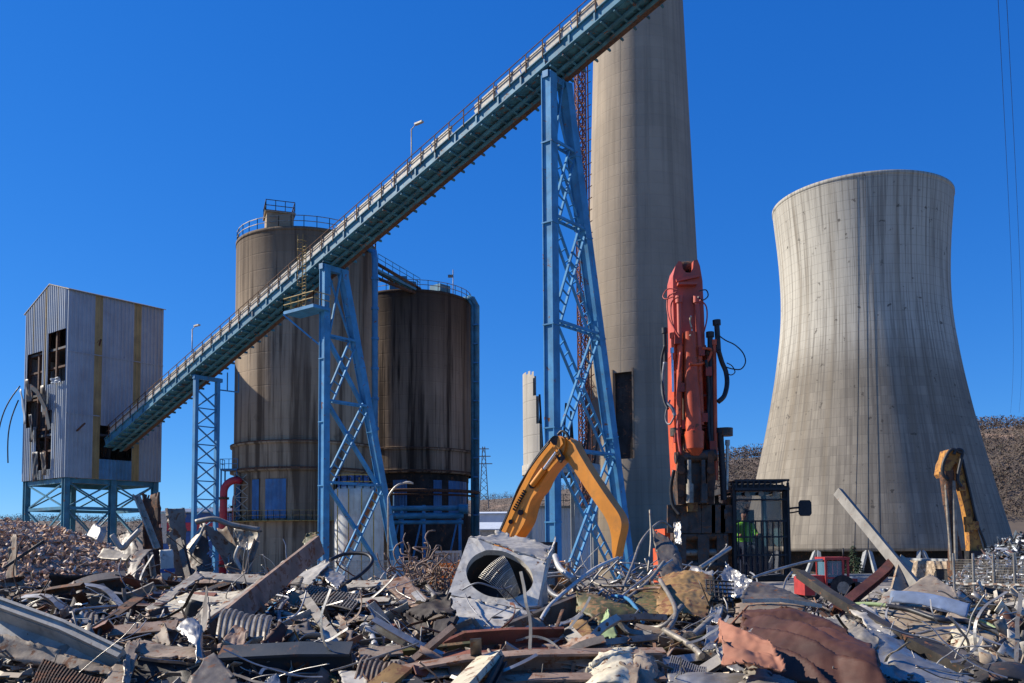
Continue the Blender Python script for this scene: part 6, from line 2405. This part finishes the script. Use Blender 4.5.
c = Q((568, 633, 9.9)); mb.cyl(c, c + V((0, -.06, 0)), .05, seg=16)
tag(mb.build('hinge_eye', M['charcoal']), 'dark round eye in the grey hinge arm', 'bush')
beam('dark_board', 'long dark panel slanting up to the right behind the brown trough', 'panel', [(506, 634, 10.8), (578, 604, 11.8)], B_PROF(.06, .26), 'slate', (-.2, -.5, 1))
sheet('thin_strips', 'thin pale strips lying on the slanting dark panel', 'strip', [(540, 634, 10.5), (584, 614, 11.0), (583, 611, 11.1), (538, 631, 10.6)], 'galv', .02, n=(10, 3))
sheet('olive_sheet', 'curved olive green sheet with a rusty patch in the middle of the heap', 'sheet', [(577, 612, 11.4), (604, 632, 10.8), (640, 612, 11.2), (578, 592, 12.0)], 'olive', .08, bow=(.03, .03), n=(16, 14))
sheet('lime_sheet', 'light green strip of sheet below the olive sheet', 'sheet', [(596, 640, 10.3), (618, 640, 10.3), (608, 610, 10.9), (604, 616, 10.9)], 'lime_sheet', .03, n=(6, 10))
sheet('ochre_offcut', 'ochre torn panel left of the light green strip', 'sheet', [(566, 634, 10.5), (596, 640, 10.3), (588, 620, 10.8), (572, 620, 10.9)], 'ochre_sheet', .05, n=(10, 8))
sheet('olive_sheet', 'large olive and rust panel below the twisted upright grey sheet', 'panel', [(656, 620, 11.2), (708, 622, 11.0), (714, 578, 13.0), (662, 578, 13.2)], 'ochre_sheet', .07, bow=(.04, 0), n=(14, 14), ridges=(1.4, .06, .4))
sheet('olive_sheet', 'dark olive panel left of the large rust panel', 'panel', [(634, 612, 11.8), (664, 622, 11.2), (668, 584, 12.9), (638, 586, 13.0)], 'olive', .06, n=(12, 12))
cs = thing('crushed_tank', 'crushed cream coloured tank with a torn hole at the bottom centre', 'tank', P(620, 675))
plate_(cs, 'shell', [(580, 692, 7.9), (640, 690, 7.9), (634, 649, 8.7), (583, 673, 8.4)], 'cream', crumple=.09, bow=(.07, .04), th=.02, n=(18, 16), freq=3, bites=False)
plate_(cs, 'side_shell', [(634, 694, 7.9), (660, 694, 8.1), (654, 656, 8.8), (632, 650, 8.7)], 'tan', crumple=.09, bow=(.05, .03), th=.02, n=(14, 14), freq=4, bites=False)
plate_(cs, 'torn_lining', [(612, 676, 8.0), (636, 690, 7.8), (640, 664, 8.2), (626, 664, 8.3)], 'taupe', crumple=.06, th=.02, n=(8, 8))
plate_(cs, 'lip', [(583, 674, 8.35), (634, 651, 8.6), (636, 647, 8.75), (588, 667, 8.5)], 'cream', crumple=.05, bow=(.05, 0), th=.03, n=(14, 4))
# pipes round the middle
for k, (pts, r, m_, lab) in enumerate((
    (((540, 622, 10.9), (550, 606, 11.4), (572, 586, 12.2), (596, 568, 13.0), (618, 558, 13.6)), 0.028, 'pipe_white', 'long silver pipe bending up from the brown trough towards the orange arm'),
    (((555, 556, 13.8), (560, 568, 13.4), (574, 580, 12.9)), 0.046, 'pipe_white', 'fat short silver pipe leaning left of the long silver one'),
    (((508, 622, 11.0), (522, 610, 11.4), (540, 607, 11.6)), 0.022, 'galv_dull', 'grey bent tube at the right foot of the white appliance'),
    (((545, 585, 13.2), (556, 596, 12.8), (575, 597, 12.6)), 0.037, 'cable_grey', 'thick grey hose curling right of the white appliance'),
    (((532, 580, 13.4), (560, 576, 13.4), (590, 578, 13.2)), 0.019, 'cable_grey', 'grey cable arching over the curled hose'),
    (((612, 596, 12.6), (626, 598, 12.2), (636, 608, 11.6), (643, 622, 11.0)), 0.025, 'steel_blue_light', 'pale blue hose arching over the olive sheet'),
    (((604, 612, 12.0), (640, 582, 13.2), (672, 560, 14.4)), 0.022, 'galv', 'straight galvanised pipe slanting up through the middle of the pile'),
    (((618, 606, 12.2), (648, 582, 13.2), (664, 562, 14.2)), 0.031, 'galv_dull', 'dull thick pipe parallel to the straight galvanised one'),
    (((622, 590, 13.0), (632, 566, 14.0), (642, 540, 15.4), (660, 522, 16.2), (672, 528, 16.3)), 0.022, 'galv_dull', 'tall thin pipe arching up beside the twisted upright sheet'),
    (((648, 572, 14.6), (651, 540, 15.0), (650, 510, 15.2)), 0.019, 'galv_dull', 'thin upright pipe left of the red excavator'),
    (((628, 592, 12.8), (660, 588, 12.6), (690, 600, 11.8)), 0.022, 'mauve', 'brownish curved pipe crossing the olive panel'),
    (((640, 628, 10.9), (664, 626, 10.6), (682, 606, 11.0)), 0.034, 'galv_dull', 'thick hooked pipe end right of the tube frame'),
    (((660, 640, 10.0), (676, 612, 10.8), (660, 580, 12.5)), 0.031, 'galv_dull', 'bent pipe crossing behind the hooked pipe end'),
    (((664, 630, 10.2), (690, 645, 9.6), (702, 656, 9.2)), 0.034, 'galv_dull', 'thick dull pipe running down to the aluminium strip'),
    (((660, 654, 9.3), (662, 672, 8.7), (668, 692, 8.1)), 0.028, 'mauve', 'rusty pipe leaning down beside the crushed tank'),
    (((592, 700, 8.3), (594, 672, 8.6), (596, 652, 9.2)), 0.031, 'taupe', 'grey stake standing in front of the mauve girder'),
    (((715, 642, 9.4), (728, 628, 9.9), (748, 606, 10.8)), 0.011, 'rust_orange', 'thin rusty rod leaning over the salmon sheet'),
    (((700, 584, 13.6), (712, 600, 12.2), (708, 616, 11.4)), 0.015, 'rust_orange', 'rusty twisted rod below the crumpled aluminium'),
    (((752, 578, 14.6), (776, 570, 15), (806, 562, 15.6), (822, 560, 16)), 0.025, 'galv', 'slim silver tube stretching right from the caged cab'),
    (((782, 594, 14.6), (786, 580, 15), (792, 572, 15.2)), 0.019, 'galv', 'short silver tube crossing the slim one by the cab'),
    (((700, 568, 14.4), (712, 560, 14.8), (730, 548, 15.6)), 0.037, 'galv', 'short galvanised pipe sticking up before the excavator frame'),
    (((585, 575, 14), (600, 585, 13.2), (630, 586, 13)), 0.019, 'galv_dull', 'dull tube lying under the orange dipper arm'),
    (((470, 618, 11.4), (496, 622, 11.1), (520, 616, 11.2)), 0.012, 'cable_grey', 'thin cable draped under the white appliance'))):
    pipe('cable' if ('hose' in lab or 'cable' in lab) else 'bent_pipe', lab, 'cable' if ('hose' in lab or 'cable' in lab) else 'pipe', pts, r, m_)
pk = random.Random(9)
for k in range(90):                               # loose tubes around the silver pipes
    px, py = pk.uniform(545, 735), pk.uniform(562, 612)
    a = Q((px, py, Yd(py) + pk.uniform(-.6, .4)))
    ang = pk.choice((pk.gauss(.7, .35), pk.gauss(.7, .35), pk.gauss(-.5, .5)))
    L = pk.uniform(.3, .9)
    d = V((math.cos(ang), pk.uniform(-.5, .5), math.sin(ang) * .8))
    mb = MB()
    w = V((pk.gauss(0, .06), 0, pk.gauss(0, .06)))
    mb.tube(spline([a - d * L / 2, a + w, a + d * L / 2 - w * .6], 4), pk.uniform(.007, .019), 7)
    tag(mb.build('loose_tube', M[pk.choice(('galv', 'galv_dull', 'galv', 'pipe_white', 'mauve', 'cable_grey'))]), 'short loose tube in the jumble of pipes between the appliance and the red excavator', 'pipe', 'loose tubes in the middle of the scrap heap')

# ---------------------------------------------------------------- right third
sheet('twisted_sheet', 'grey twisted sheet standing upright left of the excavator frame', 'sheet', [(662, 586, 14.0), (690, 578, 14.2), (676, 546, 15.0), (652, 528, 15.4)], 'slate', .07, bow=(.04, .05), n=(14, 18))
sheet('twisted_sheet', 'pale curl of sheet at the foot of the twisted upright sheet', 'sheet', [(684, 580, 13.8), (712, 584, 13.4), (714, 572, 13.8), (690, 566, 14.2)], 'galv', .08, n=(12, 8), freq=4)
sheet('twisted_sheet', 'bright torn flap hanging from the top of the excavator frame', 'sheet', [(676, 542, 17.0), (682, 545, 16.9), (680, 522, 17.2), (674, 524, 17.3)], 'galv', .06, n=(8, 8), freq=5)
sheet('crumpled_alu', 'bright crumpled aluminium sheet under the excavator cab', 'sheet', [(718, 586, 12.8), (745, 598, 12.2), (752, 580, 12.8), (726, 562, 13.6)], 'alu', .12, n=(22, 22), freq=5, smooth_=False)
sheet('grey_skirt', 'dark grey skirt of sheet trailing right from the crumpled aluminium', 'sheet', [(740, 600, 12.0), (818, 606, 12.0), (796, 596, 12.6), (752, 580, 13.0)], 'slate', .05, n=(16, 8), bow=(.05, .05))
sheet('flat_duct', 'flattened dull duct lying under the grey skirt', 'duct', [(735, 620, 11.2), (802, 622, 11.2), (808, 602, 11.8), (738, 602, 11.9)], 'taupe', .03, n=(14, 8), th=.05)
beam('bright_edge', 'bright strip of edge trim along the flattened duct', 'strip', [(742, 601, 11.7), (780, 600, 11.7), (822, 606, 11.6)], B_PROF(.03, .05), 'galv')
cg2 = thing('wire_cage', 'small bent wire cage left of the crumpled aluminium', 'cage', P(716, 592))
mb = MB()
for k in range(6):
    mb.tube([Q((706 + k * 4, 580 + k * .6, 12.6)), Q((707 + k * 4.3, 600 + k * .5, 12.0))], .012, 5)
    mb.tube([Q((705, 580 + 4 * k, 12.6 - .12 * k)), Q((734, 582 + 4 * k, 12.6 - .12 * k))], .012, 5)
mb.build('wires', M['charcoal'], cg2)
sheet('alu_strip', 'long twisted aluminium strip running down left of the salmon sheet', 'strip', [(704, 650, 9.2), (716, 648, 9.2), (724, 622, 10.0), (706, 624, 10.0)], 'alu', .06, n=(10, 14), freq=5)
sheet('alu_strip', 'lower curl of the aluminium strip above the silver bottom sheet', 'strip', [(716, 650, 9.1), (738, 672, 8.6), (748, 670, 8.6), (722, 644, 9.3)], 'galv', .05, n=(10, 8), freq=5)
sheet('alu_strip', 'upper folded end of the aluminium strip under the wire cage', 'strip', [(708, 622, 10.4), (720, 624, 10.3), (722, 606, 10.8), (712, 608, 10.8)], 'galv', .06, n=(8, 8), freq=6)
sheet('silver_sheet', 'flat silvery sheet with torn corners along the bottom edge right of centre', 'sheet', [(664, 694, 7.9), (760, 700, 7.6), (752, 672, 8.2), (668, 674, 8.3)], 'galv', .04, n=(18, 8), freq=3)
sheet('silver_sheet', 'second silvery sheet folded up at the right of the flat one', 'sheet', [(742, 694, 7.6), (802, 700, 7.5), (786, 672, 8.2), (744, 668, 8.3)], 'galv_dull', .08, n=(14, 10), freq=4)
sheet('salmon_sheet', 'salmon coloured curved sheet right of the aluminium strip', 'sheet', [(722, 668, 7.9), (786, 676, 7.7), (762, 646, 8.4), (718, 624, 9.2)], 'salmon_sheet', .05, bow=(.03, .04), n=(20, 16), freq=2, bites=False, ridges=(2.0, .07, .5))
sheet('brown_sheet', 'big curved red brown sheet filling the lower right', 'sheet', [(748, 676, 8.2), (888, 706, 7.4), (868, 650, 9.0), (742, 622, 10.2)], 'brown_sheet', .06, bow=(.03, .05), n=(32, 22), freq=2.2, bites=False, ridges=(3.2, .13, .9))
sheet('brown_sheet', 'red brown ridge of sheet behind the big curved one', 'sheet', [(740, 640, 9.7), (856, 654, 9.1), (836, 628, 10.2), (744, 616, 10.7)], 'brown_sheet', .06, bow=(.03, .04), n=(24, 14), freq=2.2, bites=False, ridges=(2.6, .10, .7))
beam('dark_beam', 'long dark brown beam slanting down to the right edge in the lower right', 'beam', [(800, 574, 12.6), (830, 595, 11.8), (880, 625, 10.6), (960, 668, 9.2), (1032, 704, 8.2)], B_PROF(.11, .115), 'charcoal', (0, -.3, 1))
beam('pale_beam', 'long pale grey steel beam leaning up to the left in front of the cooling tower', 'beam', [(922, 594, 14.0), (880, 543, 15.4), (838, 492, 16.8)], C_PROF(.10, .165), 'weathered_steel', (.4, -1, .4))
beam('brown_channel', 'curved brown steel channel behind the long dark beam', 'beam', [(836, 612, 13.4), (858, 594, 14.0), (882, 574, 14.6), (894, 560, 15.2)], C_PROF(.14, .17), 'rust_red', (.2, -.6, 1), curve=True)
beam('brown_prop', 'short brown plank propping the pale grey beam', 'plank', [(896, 600, 13.9), (902, 576, 14.5), (906, 560, 15)], B_PROF(.24, .06), 'tan', (0, -1, .2))
tn = thing('tan_casing', 'folded tan sheet metal casing with a peaked top at the right', 'casing', P(930, 620))
plate_(tn, 'peak_panel', [(880, 606, 12.8), (966, 608, 12.6), (952, 588, 13.4), (930, 573, 13.9)], 'tan', crumple=.02, th=.02)
plate_(tn, 'front_panel', [(878, 624, 11.8), (946, 646, 10.8), (960, 618, 11.8), (898, 604, 12.6)], 'tan', crumple=.025, th=.02, n=(14, 10))
plate_(tn, 'end_panel', [(866, 620, 12.2), (884, 628, 11.8), (910, 594, 12.9), (890, 588, 13.2)], 'beige', crumple=.03, th=.02)
plate_(tn, 'cream_panel', [(950, 652, 10.4), (1002, 664, 10.0), (978, 640, 10.8), (953, 622, 11.4)], 'cream', crumple=.03, bow=(.05, .05), th=.02)
plate_(tn, 'inner_panel', [(942, 622, 11.9), (1000, 650, 10.8), (994, 624, 12.0), (950, 608, 12.6)], 'tan', crumple=.03, th=.02)
sheet('blue_hood', 'shiny curved pale blue hood lying across the tan casing', 'hood', [(888, 602, 11.9), (968, 618, 11.4), (970, 611, 11.7), (892, 597, 12.3)], 'blue_hood', .012, bow=(.05, .12), n=(18, 10), bites=False)
pipe('cable', 'thick black rubber edging under the pale blue hood', 'cable', [(886, 606, 11.7), (910, 610, 11.5), (940, 620, 11.1), (968, 622, 11.1), (1000, 634, 10.6), (1012, 652, 10)], .035, 'cable_black')
pipe('cable', 'green cable curving past the right end of the blue hood', 'cable', [(966, 616, 11.6), (988, 624, 11.4), (1004, 636, 11), (1018, 652, 10.4)], .022, 'lime_sheet')
beam('dark_gutter', 'dark curved gutter below the cream panel at the right', 'gutter', [(926, 644, 10.0), (950, 660, 9.5), (990, 676, 9.0), (1034, 690, 8.6)], C_PROF(.16, .14), 'charcoal', (0, .4, 1), curve=True)
sheet('grey_flap', 'grey flap of sheet between the dark gutter and the cream panel', 'sheet', [(944, 652, 10.0), (990, 668, 9.4), (988, 656, 9.9), (946, 642, 10.4)], 'slate', .03, n=(10, 5))
sheet('foil_sheet', 'long crumpled galvanised sheet under the slanting dark beam', 'sheet', [(852, 660, 9.2), (960, 690, 8.2), (984, 684, 8.4), (868, 626, 10.4)], 'alu', .09, n=(26, 14), freq=4)
sheet('foil_sheet', 'crumpled bluish sheet right of the big brown sheet', 'sheet', [(820, 622, 10.7), (868, 660, 9.0), (880, 640, 9.6), (838, 612, 10.9)], 'galv_dull', .09, n=(16, 10), freq=4)
sheet('foil_sheet', 'pale crumpled sheet between the dark beam and the bluish one', 'sheet', [(846, 612, 11.4), (880, 640, 9.9), (902, 634, 10.2), (862, 604, 11.6)], 'pale_grey', .07, n=(14, 8), freq=4)
sheet('foil_sheet', 'pale wrinkled sheet along the bottom right corner', 'sheet', [(946, 690, 8.2), (1034, 704, 7.9), (1036, 676, 8.8), (980, 680, 8.5)], 'galv_dull', .06, n=(14, 8), freq=4)
sheet('round_lid', 'dark oval lid with a bright rim in the bottom right corner', 'lid', [(972, 684, 8.4), (1036, 690, 8.3), (1032, 668, 8.9), (978, 668, 8.9)], 'charcoal', .02, bow=(.05, .05), n=(12, 8))
pipe('bright_trim', 'bright wavy trim above the dark oval lid', 'strip', [(972, 672, 8.8), (992, 665, 9.0), (1010, 664, 9.0), (1030, 670, 8.9)], .022, 'galv')
pipe('cable', 'thin white hose lying beside the curved brown channel', 'cable', [(842, 606, 12.6), (866, 604, 12.4), (890, 606, 12.2)], .03, 'lime_sheet')
sg_ = random.Random(77)
for k in range(40):
    py = sg_.uniform(594, 676)
    px = sg_.uniform(962 if py < 622 else 1000, 1034)
    Yq = Yd(py) + (1.2 if py < 640 else .1)
    c = Q((px, py, Yq))
    L, w = sg_.uniform(.14, .34), sg_.uniform(.04, .10)
    d = V((sg_.gauss(.7, .4), sg_.gauss(0, .3), sg_.gauss(-.6, .35))).normalized()
    b = d.cross(V((sg_.gauss(0, .4), -1, .5))).normalized()
    mb = MB()
    off = sg_.uniform(-.05, .05)
    nn = d.cross(b).normalized()
    mb.patch(lambda u, v: c + d * L * (u - .5) * 2 + b * w * (v - .5) * 2 * (1 - .4 * u) + nn * off * math.sin(u * 3), 5, 2, .012)
    tag(mb.build('metal_sliver', M[sg_.choice(('galv', 'pale_grey', 'galv_dull', 'cream', 'taupe', 'charcoal', 'tan', 'white_paint'))]), 'narrow metal sliver in the spill of offcuts at the right edge', 'offcut', 'metal slivers at the right edge')

# ---------------------------------------------------------------- filler: individual scraps spread over the whole heap
fl = random.Random(5)
KINDS = [('strip_offcut', 'bent strip of steel lying loose among the scrap', 'strip'), ('sheet_offcut', 'torn piece of sheet metal lying loose among the scrap', 'sheet'), ('rod_offcut', 'short steel rod lying loose among the scrap', 'rod'), ('angle_offcut', 'short length of steel angle lying loose among the scrap', 'angle')]
MT = ['galv_dull', 'taupe', 'slate', 'charcoal', 'rust_dark', 'mauve', 'galv', 'beige', 'pale_grey', 'brown_sheet', 'tan', 'cable_black', 'rust_red', 'slate', 'taupe', 'olive']
for k in range(440):
    py = fl.uniform(574, 690)
    px = fl.uniform(-10, 1034)
    if (940 < px and py < 600) or (790 < px and py < 612): continue
    Yq = Yd(py) + fl.uniform(-.1, .5)
    c = at(px, py, Yq)
    c.z = heap(c.x, c.y) + fl.uniform(.0, .14)
    if any(x0 < px < x1 and y0 < py < y1 for x0, x1, y0, y1 in ((96, 218, 628, 700), (440, 560, 560, 650), (712, 892, 606, 700), (575, 662, 590, 700), (868, 1002, 585, 668))): continue
    kind = fl.choices((0, 1, 2, 3), (3, 4, 2, 2))[0]
    nm, lab, cat = KINDS[kind]
    mt = M[fl.choice(MT)]
    d = V((fl.gauss(0, 1), fl.gauss(0, .7), fl.gauss(0, .22))).normalized()
    b = d.cross(V((fl.gauss(0, 1), fl.gauss(0, 1), 1))).normalized()
    nn = d.cross(b)
    mb = MB()
    if kind == 0:
        L, w, cur = fl.uniform(.25, .7), fl.uniform(.02, .06), fl.uniform(-.25, .25)
        mb.patch(lambda u, v: c + d * L * (u - .5) * 2 + b * w * (v - .5) * 2 + nn * cur * (u - .5) ** 2 * 2, 8, 2, .008)
    elif kind == 1:
        L, w, cur = fl.uniform(.14, .42), fl.uniform(.1, .3), fl.uniform(-.3, .3)
        sd = fl.uniform(0, 99)
        mb.patch(lambda u, v: c + d * L * (u - .5) * 2 * (1 - .5 * v) + b * w * (v - .5) * 2 + nn * (cur * abs(u - .5 + .3 * (v - .5)) + .05 * nz(u * 2.5, v * 2.5, sd)) + (d * .06 * nz(v * 7, u, sd) if u in (0, 1) else V()), 8, 8, .008)
    elif kind == 2:
        L = fl.uniform(.25, .8)
        w = (b * fl.gauss(0, .07), nn * fl.gauss(0, .07))
        mb.tube(spline([c - d * L, c - d * L * .3 + w[0], c + d * L * .3 + w[1], c + d * L], 4), fl.uniform(.008, .026), 7)
    else:
        L = fl.uniform(.2, .6)
        mb.sweep([c - d * L, c + d * L], L_PROF(fl.uniform(.05, .12), fl.uniform(.05, .12), .012), nn)
    zone = 'at the left' if px < 250 else 'left of the white appliance' if px < 450 else 'around the mauve girder' if px < 660 else 'below the red excavator' if px < 830 else 'at the right'
    tag(mb.build(nm, mt), lab + ', ' + zone if False else lab, cat, nm.replace('_', ' ') + 's in the scrap heap')

# thin bright and dark odds and ends: each a thing of its own
th2 = random.Random(41)
TK = [('bent_wire', 'length of bent wire poking out of the scrap', 'wire', 'bent wires in the scrap heap'), ('thin_strip', 'narrow curled strip of metal in the scrap', 'strip', 'thin curled strips in the scrap heap')]
for k in range(520):
    py = th2.uniform(570, 690)
    px = th2.uniform(-10, 1034)
    if (790 < px and py < 606): continue
    if any(x0 < px < x1 and y0 < py < y1 for x0, x1, y0, y1 in ((440, 550, 540, 640), (715, 885, 590, 690), (100, 210, 630, 700), (570, 660, 590, 690))) : continue
    c = at(px, py, Yd(py) + th2.uniform(-.45, .3))
    c.z = max(c.z, heap(c.x, c.y)) + th2.uniform(.0, .12)
    kind = k % 2
    nm, lab, cat, grp = TK[kind]
    d = V((th2.gauss(0, 1), th2.gauss(0, .5), th2.gauss(0, .28))).normalized()
    pts = [c]
    step = th2.uniform(.06, .17)
    cv_ = V((th2.gauss(0, .3), th2.gauss(0, .25), th2.gauss(0, .2)))
    for j in range(6):
        d = (d + cv_ * .8 + V((th2.gauss(0, .14), th2.gauss(0, .14), th2.gauss(0, .14)))).normalized()
        pts.append(pts[-1] + d * step)
    mb = MB()
    if kind == 0:
        mb.tube(spline(pts, 3), th2.uniform(.004, .011), 6)
    else:
        w = th2.uniform(.012, .04)
        mb.sweep(spline(pts, 3), B_PROF(w, .006), V((th2.gauss(0, 1), th2.gauss(0, 1), 1)))
    tag(mb.build(nm, M[th2.choice(('galv', 'galv', 'rust_dark', 'charcoal', 'alu', 'rust_red', 'cable_grey', 'galv_dull', 'galv', 'pale_grey', 'mauve', 'galv', 'alu'))]), lab, cat, grp)

# the unresolved tangle between them
tg2 = random.Random(99)
mb = MB()
for k in range(2600):
    y = tg2.uniform(7.2, 17.5)
    x = y * tg2.uniform(-.62, .62)
    z = heap(x, y)
    if z < .3: continue
    c = V((x, y, z + tg2.uniform(-.06, .16)))
    d = V((tg2.gauss(0, 1), tg2.gauss(0, .7), tg2.gauss(0, .4))).normalized()
    L = tg2.choice((.06, .09, .14, .22)) * tg2.uniform(.6, 1.4)
    b = V((tg2.gauss(0, .35), tg2.gauss(0, .35), tg2.gauss(0, .35)))
    pts = [c - d * L, c + b * L * .4, c + d * L]
    if tg2.random() < .5:
        mb.sweep(pts, B_PROF(tg2.uniform(.01, .07), .007), V((tg2.gauss(0, 1), tg2.gauss(0, 1), 1)))
    else:
        mb.tube(pts, tg2.uniform(.004, .014), 5)
tag(mb.build('scrap_tangle', M['litter_chips']), 'mass of small strips, wires and slivers tangled through the scrap heap', 'scrap', kind='stuff')

# recognisable bits of plant in the heap
def grating(name, label, corners, nu, nv, matn):
    c = [Q(p) for p in corners]
    f = lambda u, v: (c[0] * (1 - u) + c[1] * u) * (1 - v) + (c[3] * (1 - u) + c[2] * u) * v + V((0, 0, .04 * math.sin(u * 3 + v * 2)))
    mb = MB()
    for i in range(nu + 1):
        mb.sweep([f(i / nu, j / 6) for j in range(7)], B_PROF(.012, .03))
    for j in range(nv + 1):
        mb.sweep([f(i / 6, j / nv) for i in range(7)], B_PROF(.008, .02))
    return tag(mb.build(name, M[matn]), label, 'grating')


grating('floor_grating', 'rusty floor grating panel lying below the storage tank', [(296, 604, 12.2), (352, 610, 11.8), (362, 592, 12.8), (310, 588, 13.1)], 18, 8, 'galv_dull')
grating('floor_grating', 'bent floor grating panel under the long ridged channel at the bottom left', [(30, 690, 8.0), (92, 700, 7.8), (104, 676, 8.4), (44, 664, 8.7)], 20, 9, 'rust_dark')
grating('floor_grating', 'grey floor grating panel tilted up beside the crushed cream tank', [(664, 690, 8.2), (700, 694, 8.1), (706, 664, 8.9), (672, 660, 9.0)], 16, 8, 'galv')


def ribbed(name, label, corners, matn, k=9, amp=.03, bend=.1):
    c = [Q(p) for p in corners]
    nr = (c[1] - c[0]).cross(c[3] - c[0]).normalized()
    mb = MB()
    mb.patch(lambda u, v: (c[0] * (1 - u) + c[1] * u) * (1 - v) + (c[3] * (1 - u) + c[2] * u) * v + nr * (amp * (1 if (u * k) % 1 < .5 else 0) + bend * math.sin(v * 3) + .03 * nz(u * 3, v * 3, 5)), k * 6, 10, .006, 0, False)
    return tag(mb.build(name, M[matn]), label, 'sheet')


ribbed('ribbed_cladding', 'torn ribbed cladding sheet lying across the heap left of the teal girder', [(216, 640, 10.2), (268, 646, 9.9), (276, 620, 10.8), (226, 612, 11.1)], 'galv_dull')
ribbed('ribbed_cladding', 'blue ribbed cladding sheet half buried under the curved beam on the left', [(52, 632, 11.6), (108, 640, 11.2), (112, 618, 12.0), (60, 608, 12.4)], 'slate')
ribbed('ribbed_cladding', 'ochre ribbed cladding sheet left of the mauve girder', [(352, 690, 8.2), (398, 700, 8.0), (404, 668, 8.8), (366, 660, 9.0)], 'taupe')
ribbed('ribbed_cladding', 'pale ribbed cladding sheet right of the flattened duct', [(806, 640, 10.6), (850, 646, 10.4), (842, 622, 11.2), (808, 616, 11.4)], 'pale_grey')
for pts, r, m_, lab in ((((256, 640, 10.3), (300, 628, 10.9)), .055, 'taupe', 'flanged pipe stub behind the dark folded pyramid'), (((398, 632, 10.8), (372, 606, 12.0)), .05, 'rust_red', 'red flanged pipe below the brown propped panel'), (((690, 640, 9.8), (720, 612, 10.9)), .05, 'galv_dull', 'dull flanged pipe leaning over the aluminium strip'), (((10, 640, 10.6), (56, 622, 11.6)), .06, 'rust_dark', 'rusty flanged pipe behind the long ridged channel')):
    t_ = thing('flanged_pipe', lab, 'pipe', Q(pts[0]))
    a, b = Q(pts[0]), Q(pts[1])
    d = (b - a).normalized()
    mb = MB()
    mb.cyl(a, b, r, seg=14)
    mb.build('tube', M[m_], t_)
    for e, s_ in ((a, 1), (b, -1)):
        mb = MB()
        mb.cyl(e, e + d * s_ * .025, r * 1.9, seg=16)
        for k in range(6):
            o_ = d.cross(V((0, 0, 1))).normalized() * r * 1.5
            o_ = Matrix.Rotation(k * 1.047, 3, d) @ o_
            mb.cyl(e + o_ - d * s_ * .01, e + o_ + d * s_ * .045, r * .2, seg=6)
        mb.build('flange', M[m_], t_)
lg = random.Random(314)
for k in range(46):                                # longer bent members lying through the pile
    py = lg.uniform(586, 684)
    px = lg.uniform(0, 1024)
    if (780 < px and py < 620) or any(x0 < px < x1 and y0 < py < y1 for x0, x1, y0, y1 in ((430, 565, 540, 660), (715, 890, 606, 700), (100, 215, 625, 700), (570, 665, 585, 700), (868, 1000, 585, 668))): continue
    c = at(px, py, Yd(py) + .1)
    c.z = heap(c.x, c.y) + lg.uniform(.03, .16)
    a_ = lg.choice((lg.gauss(.5, .35), lg.gauss(-.4, .35), lg.gauss(0, .3)))
    d = V((math.cos(a_), lg.uniform(-.5, .5), math.sin(a_) * .45)).normalized()
    L = lg.uniform(.5, 1.1)
    w = V((0, lg.gauss(0, .06), lg.gauss(0, .08)))
    mb = MB()
    pr_ = lg.choice((I_PROF(.09, .12, .014), C_PROF(.08, .12, .012), L_PROF(.1, .1, .012), C_PROF(.12, .06, .01), B_PROF(.06, .06)))
    mb.sweep(spline([c - d * L, c - d * L * .3 + w, c + d * L * .4 - w * .6, c + d * L], 5), pr_, (lg.gauss(0, .4), -.6, 1))
    tag(mb.build('bent_member', M[lg.choice(('mauve', 'taupe', 'galv_dull', 'galv', 'rust_dark', 'slate', 'beige', 'rust_red', 'pale_grey'))]), 'long bent steel section lying through the scrap', 'beam', 'bent steel sections in the scrap heap')
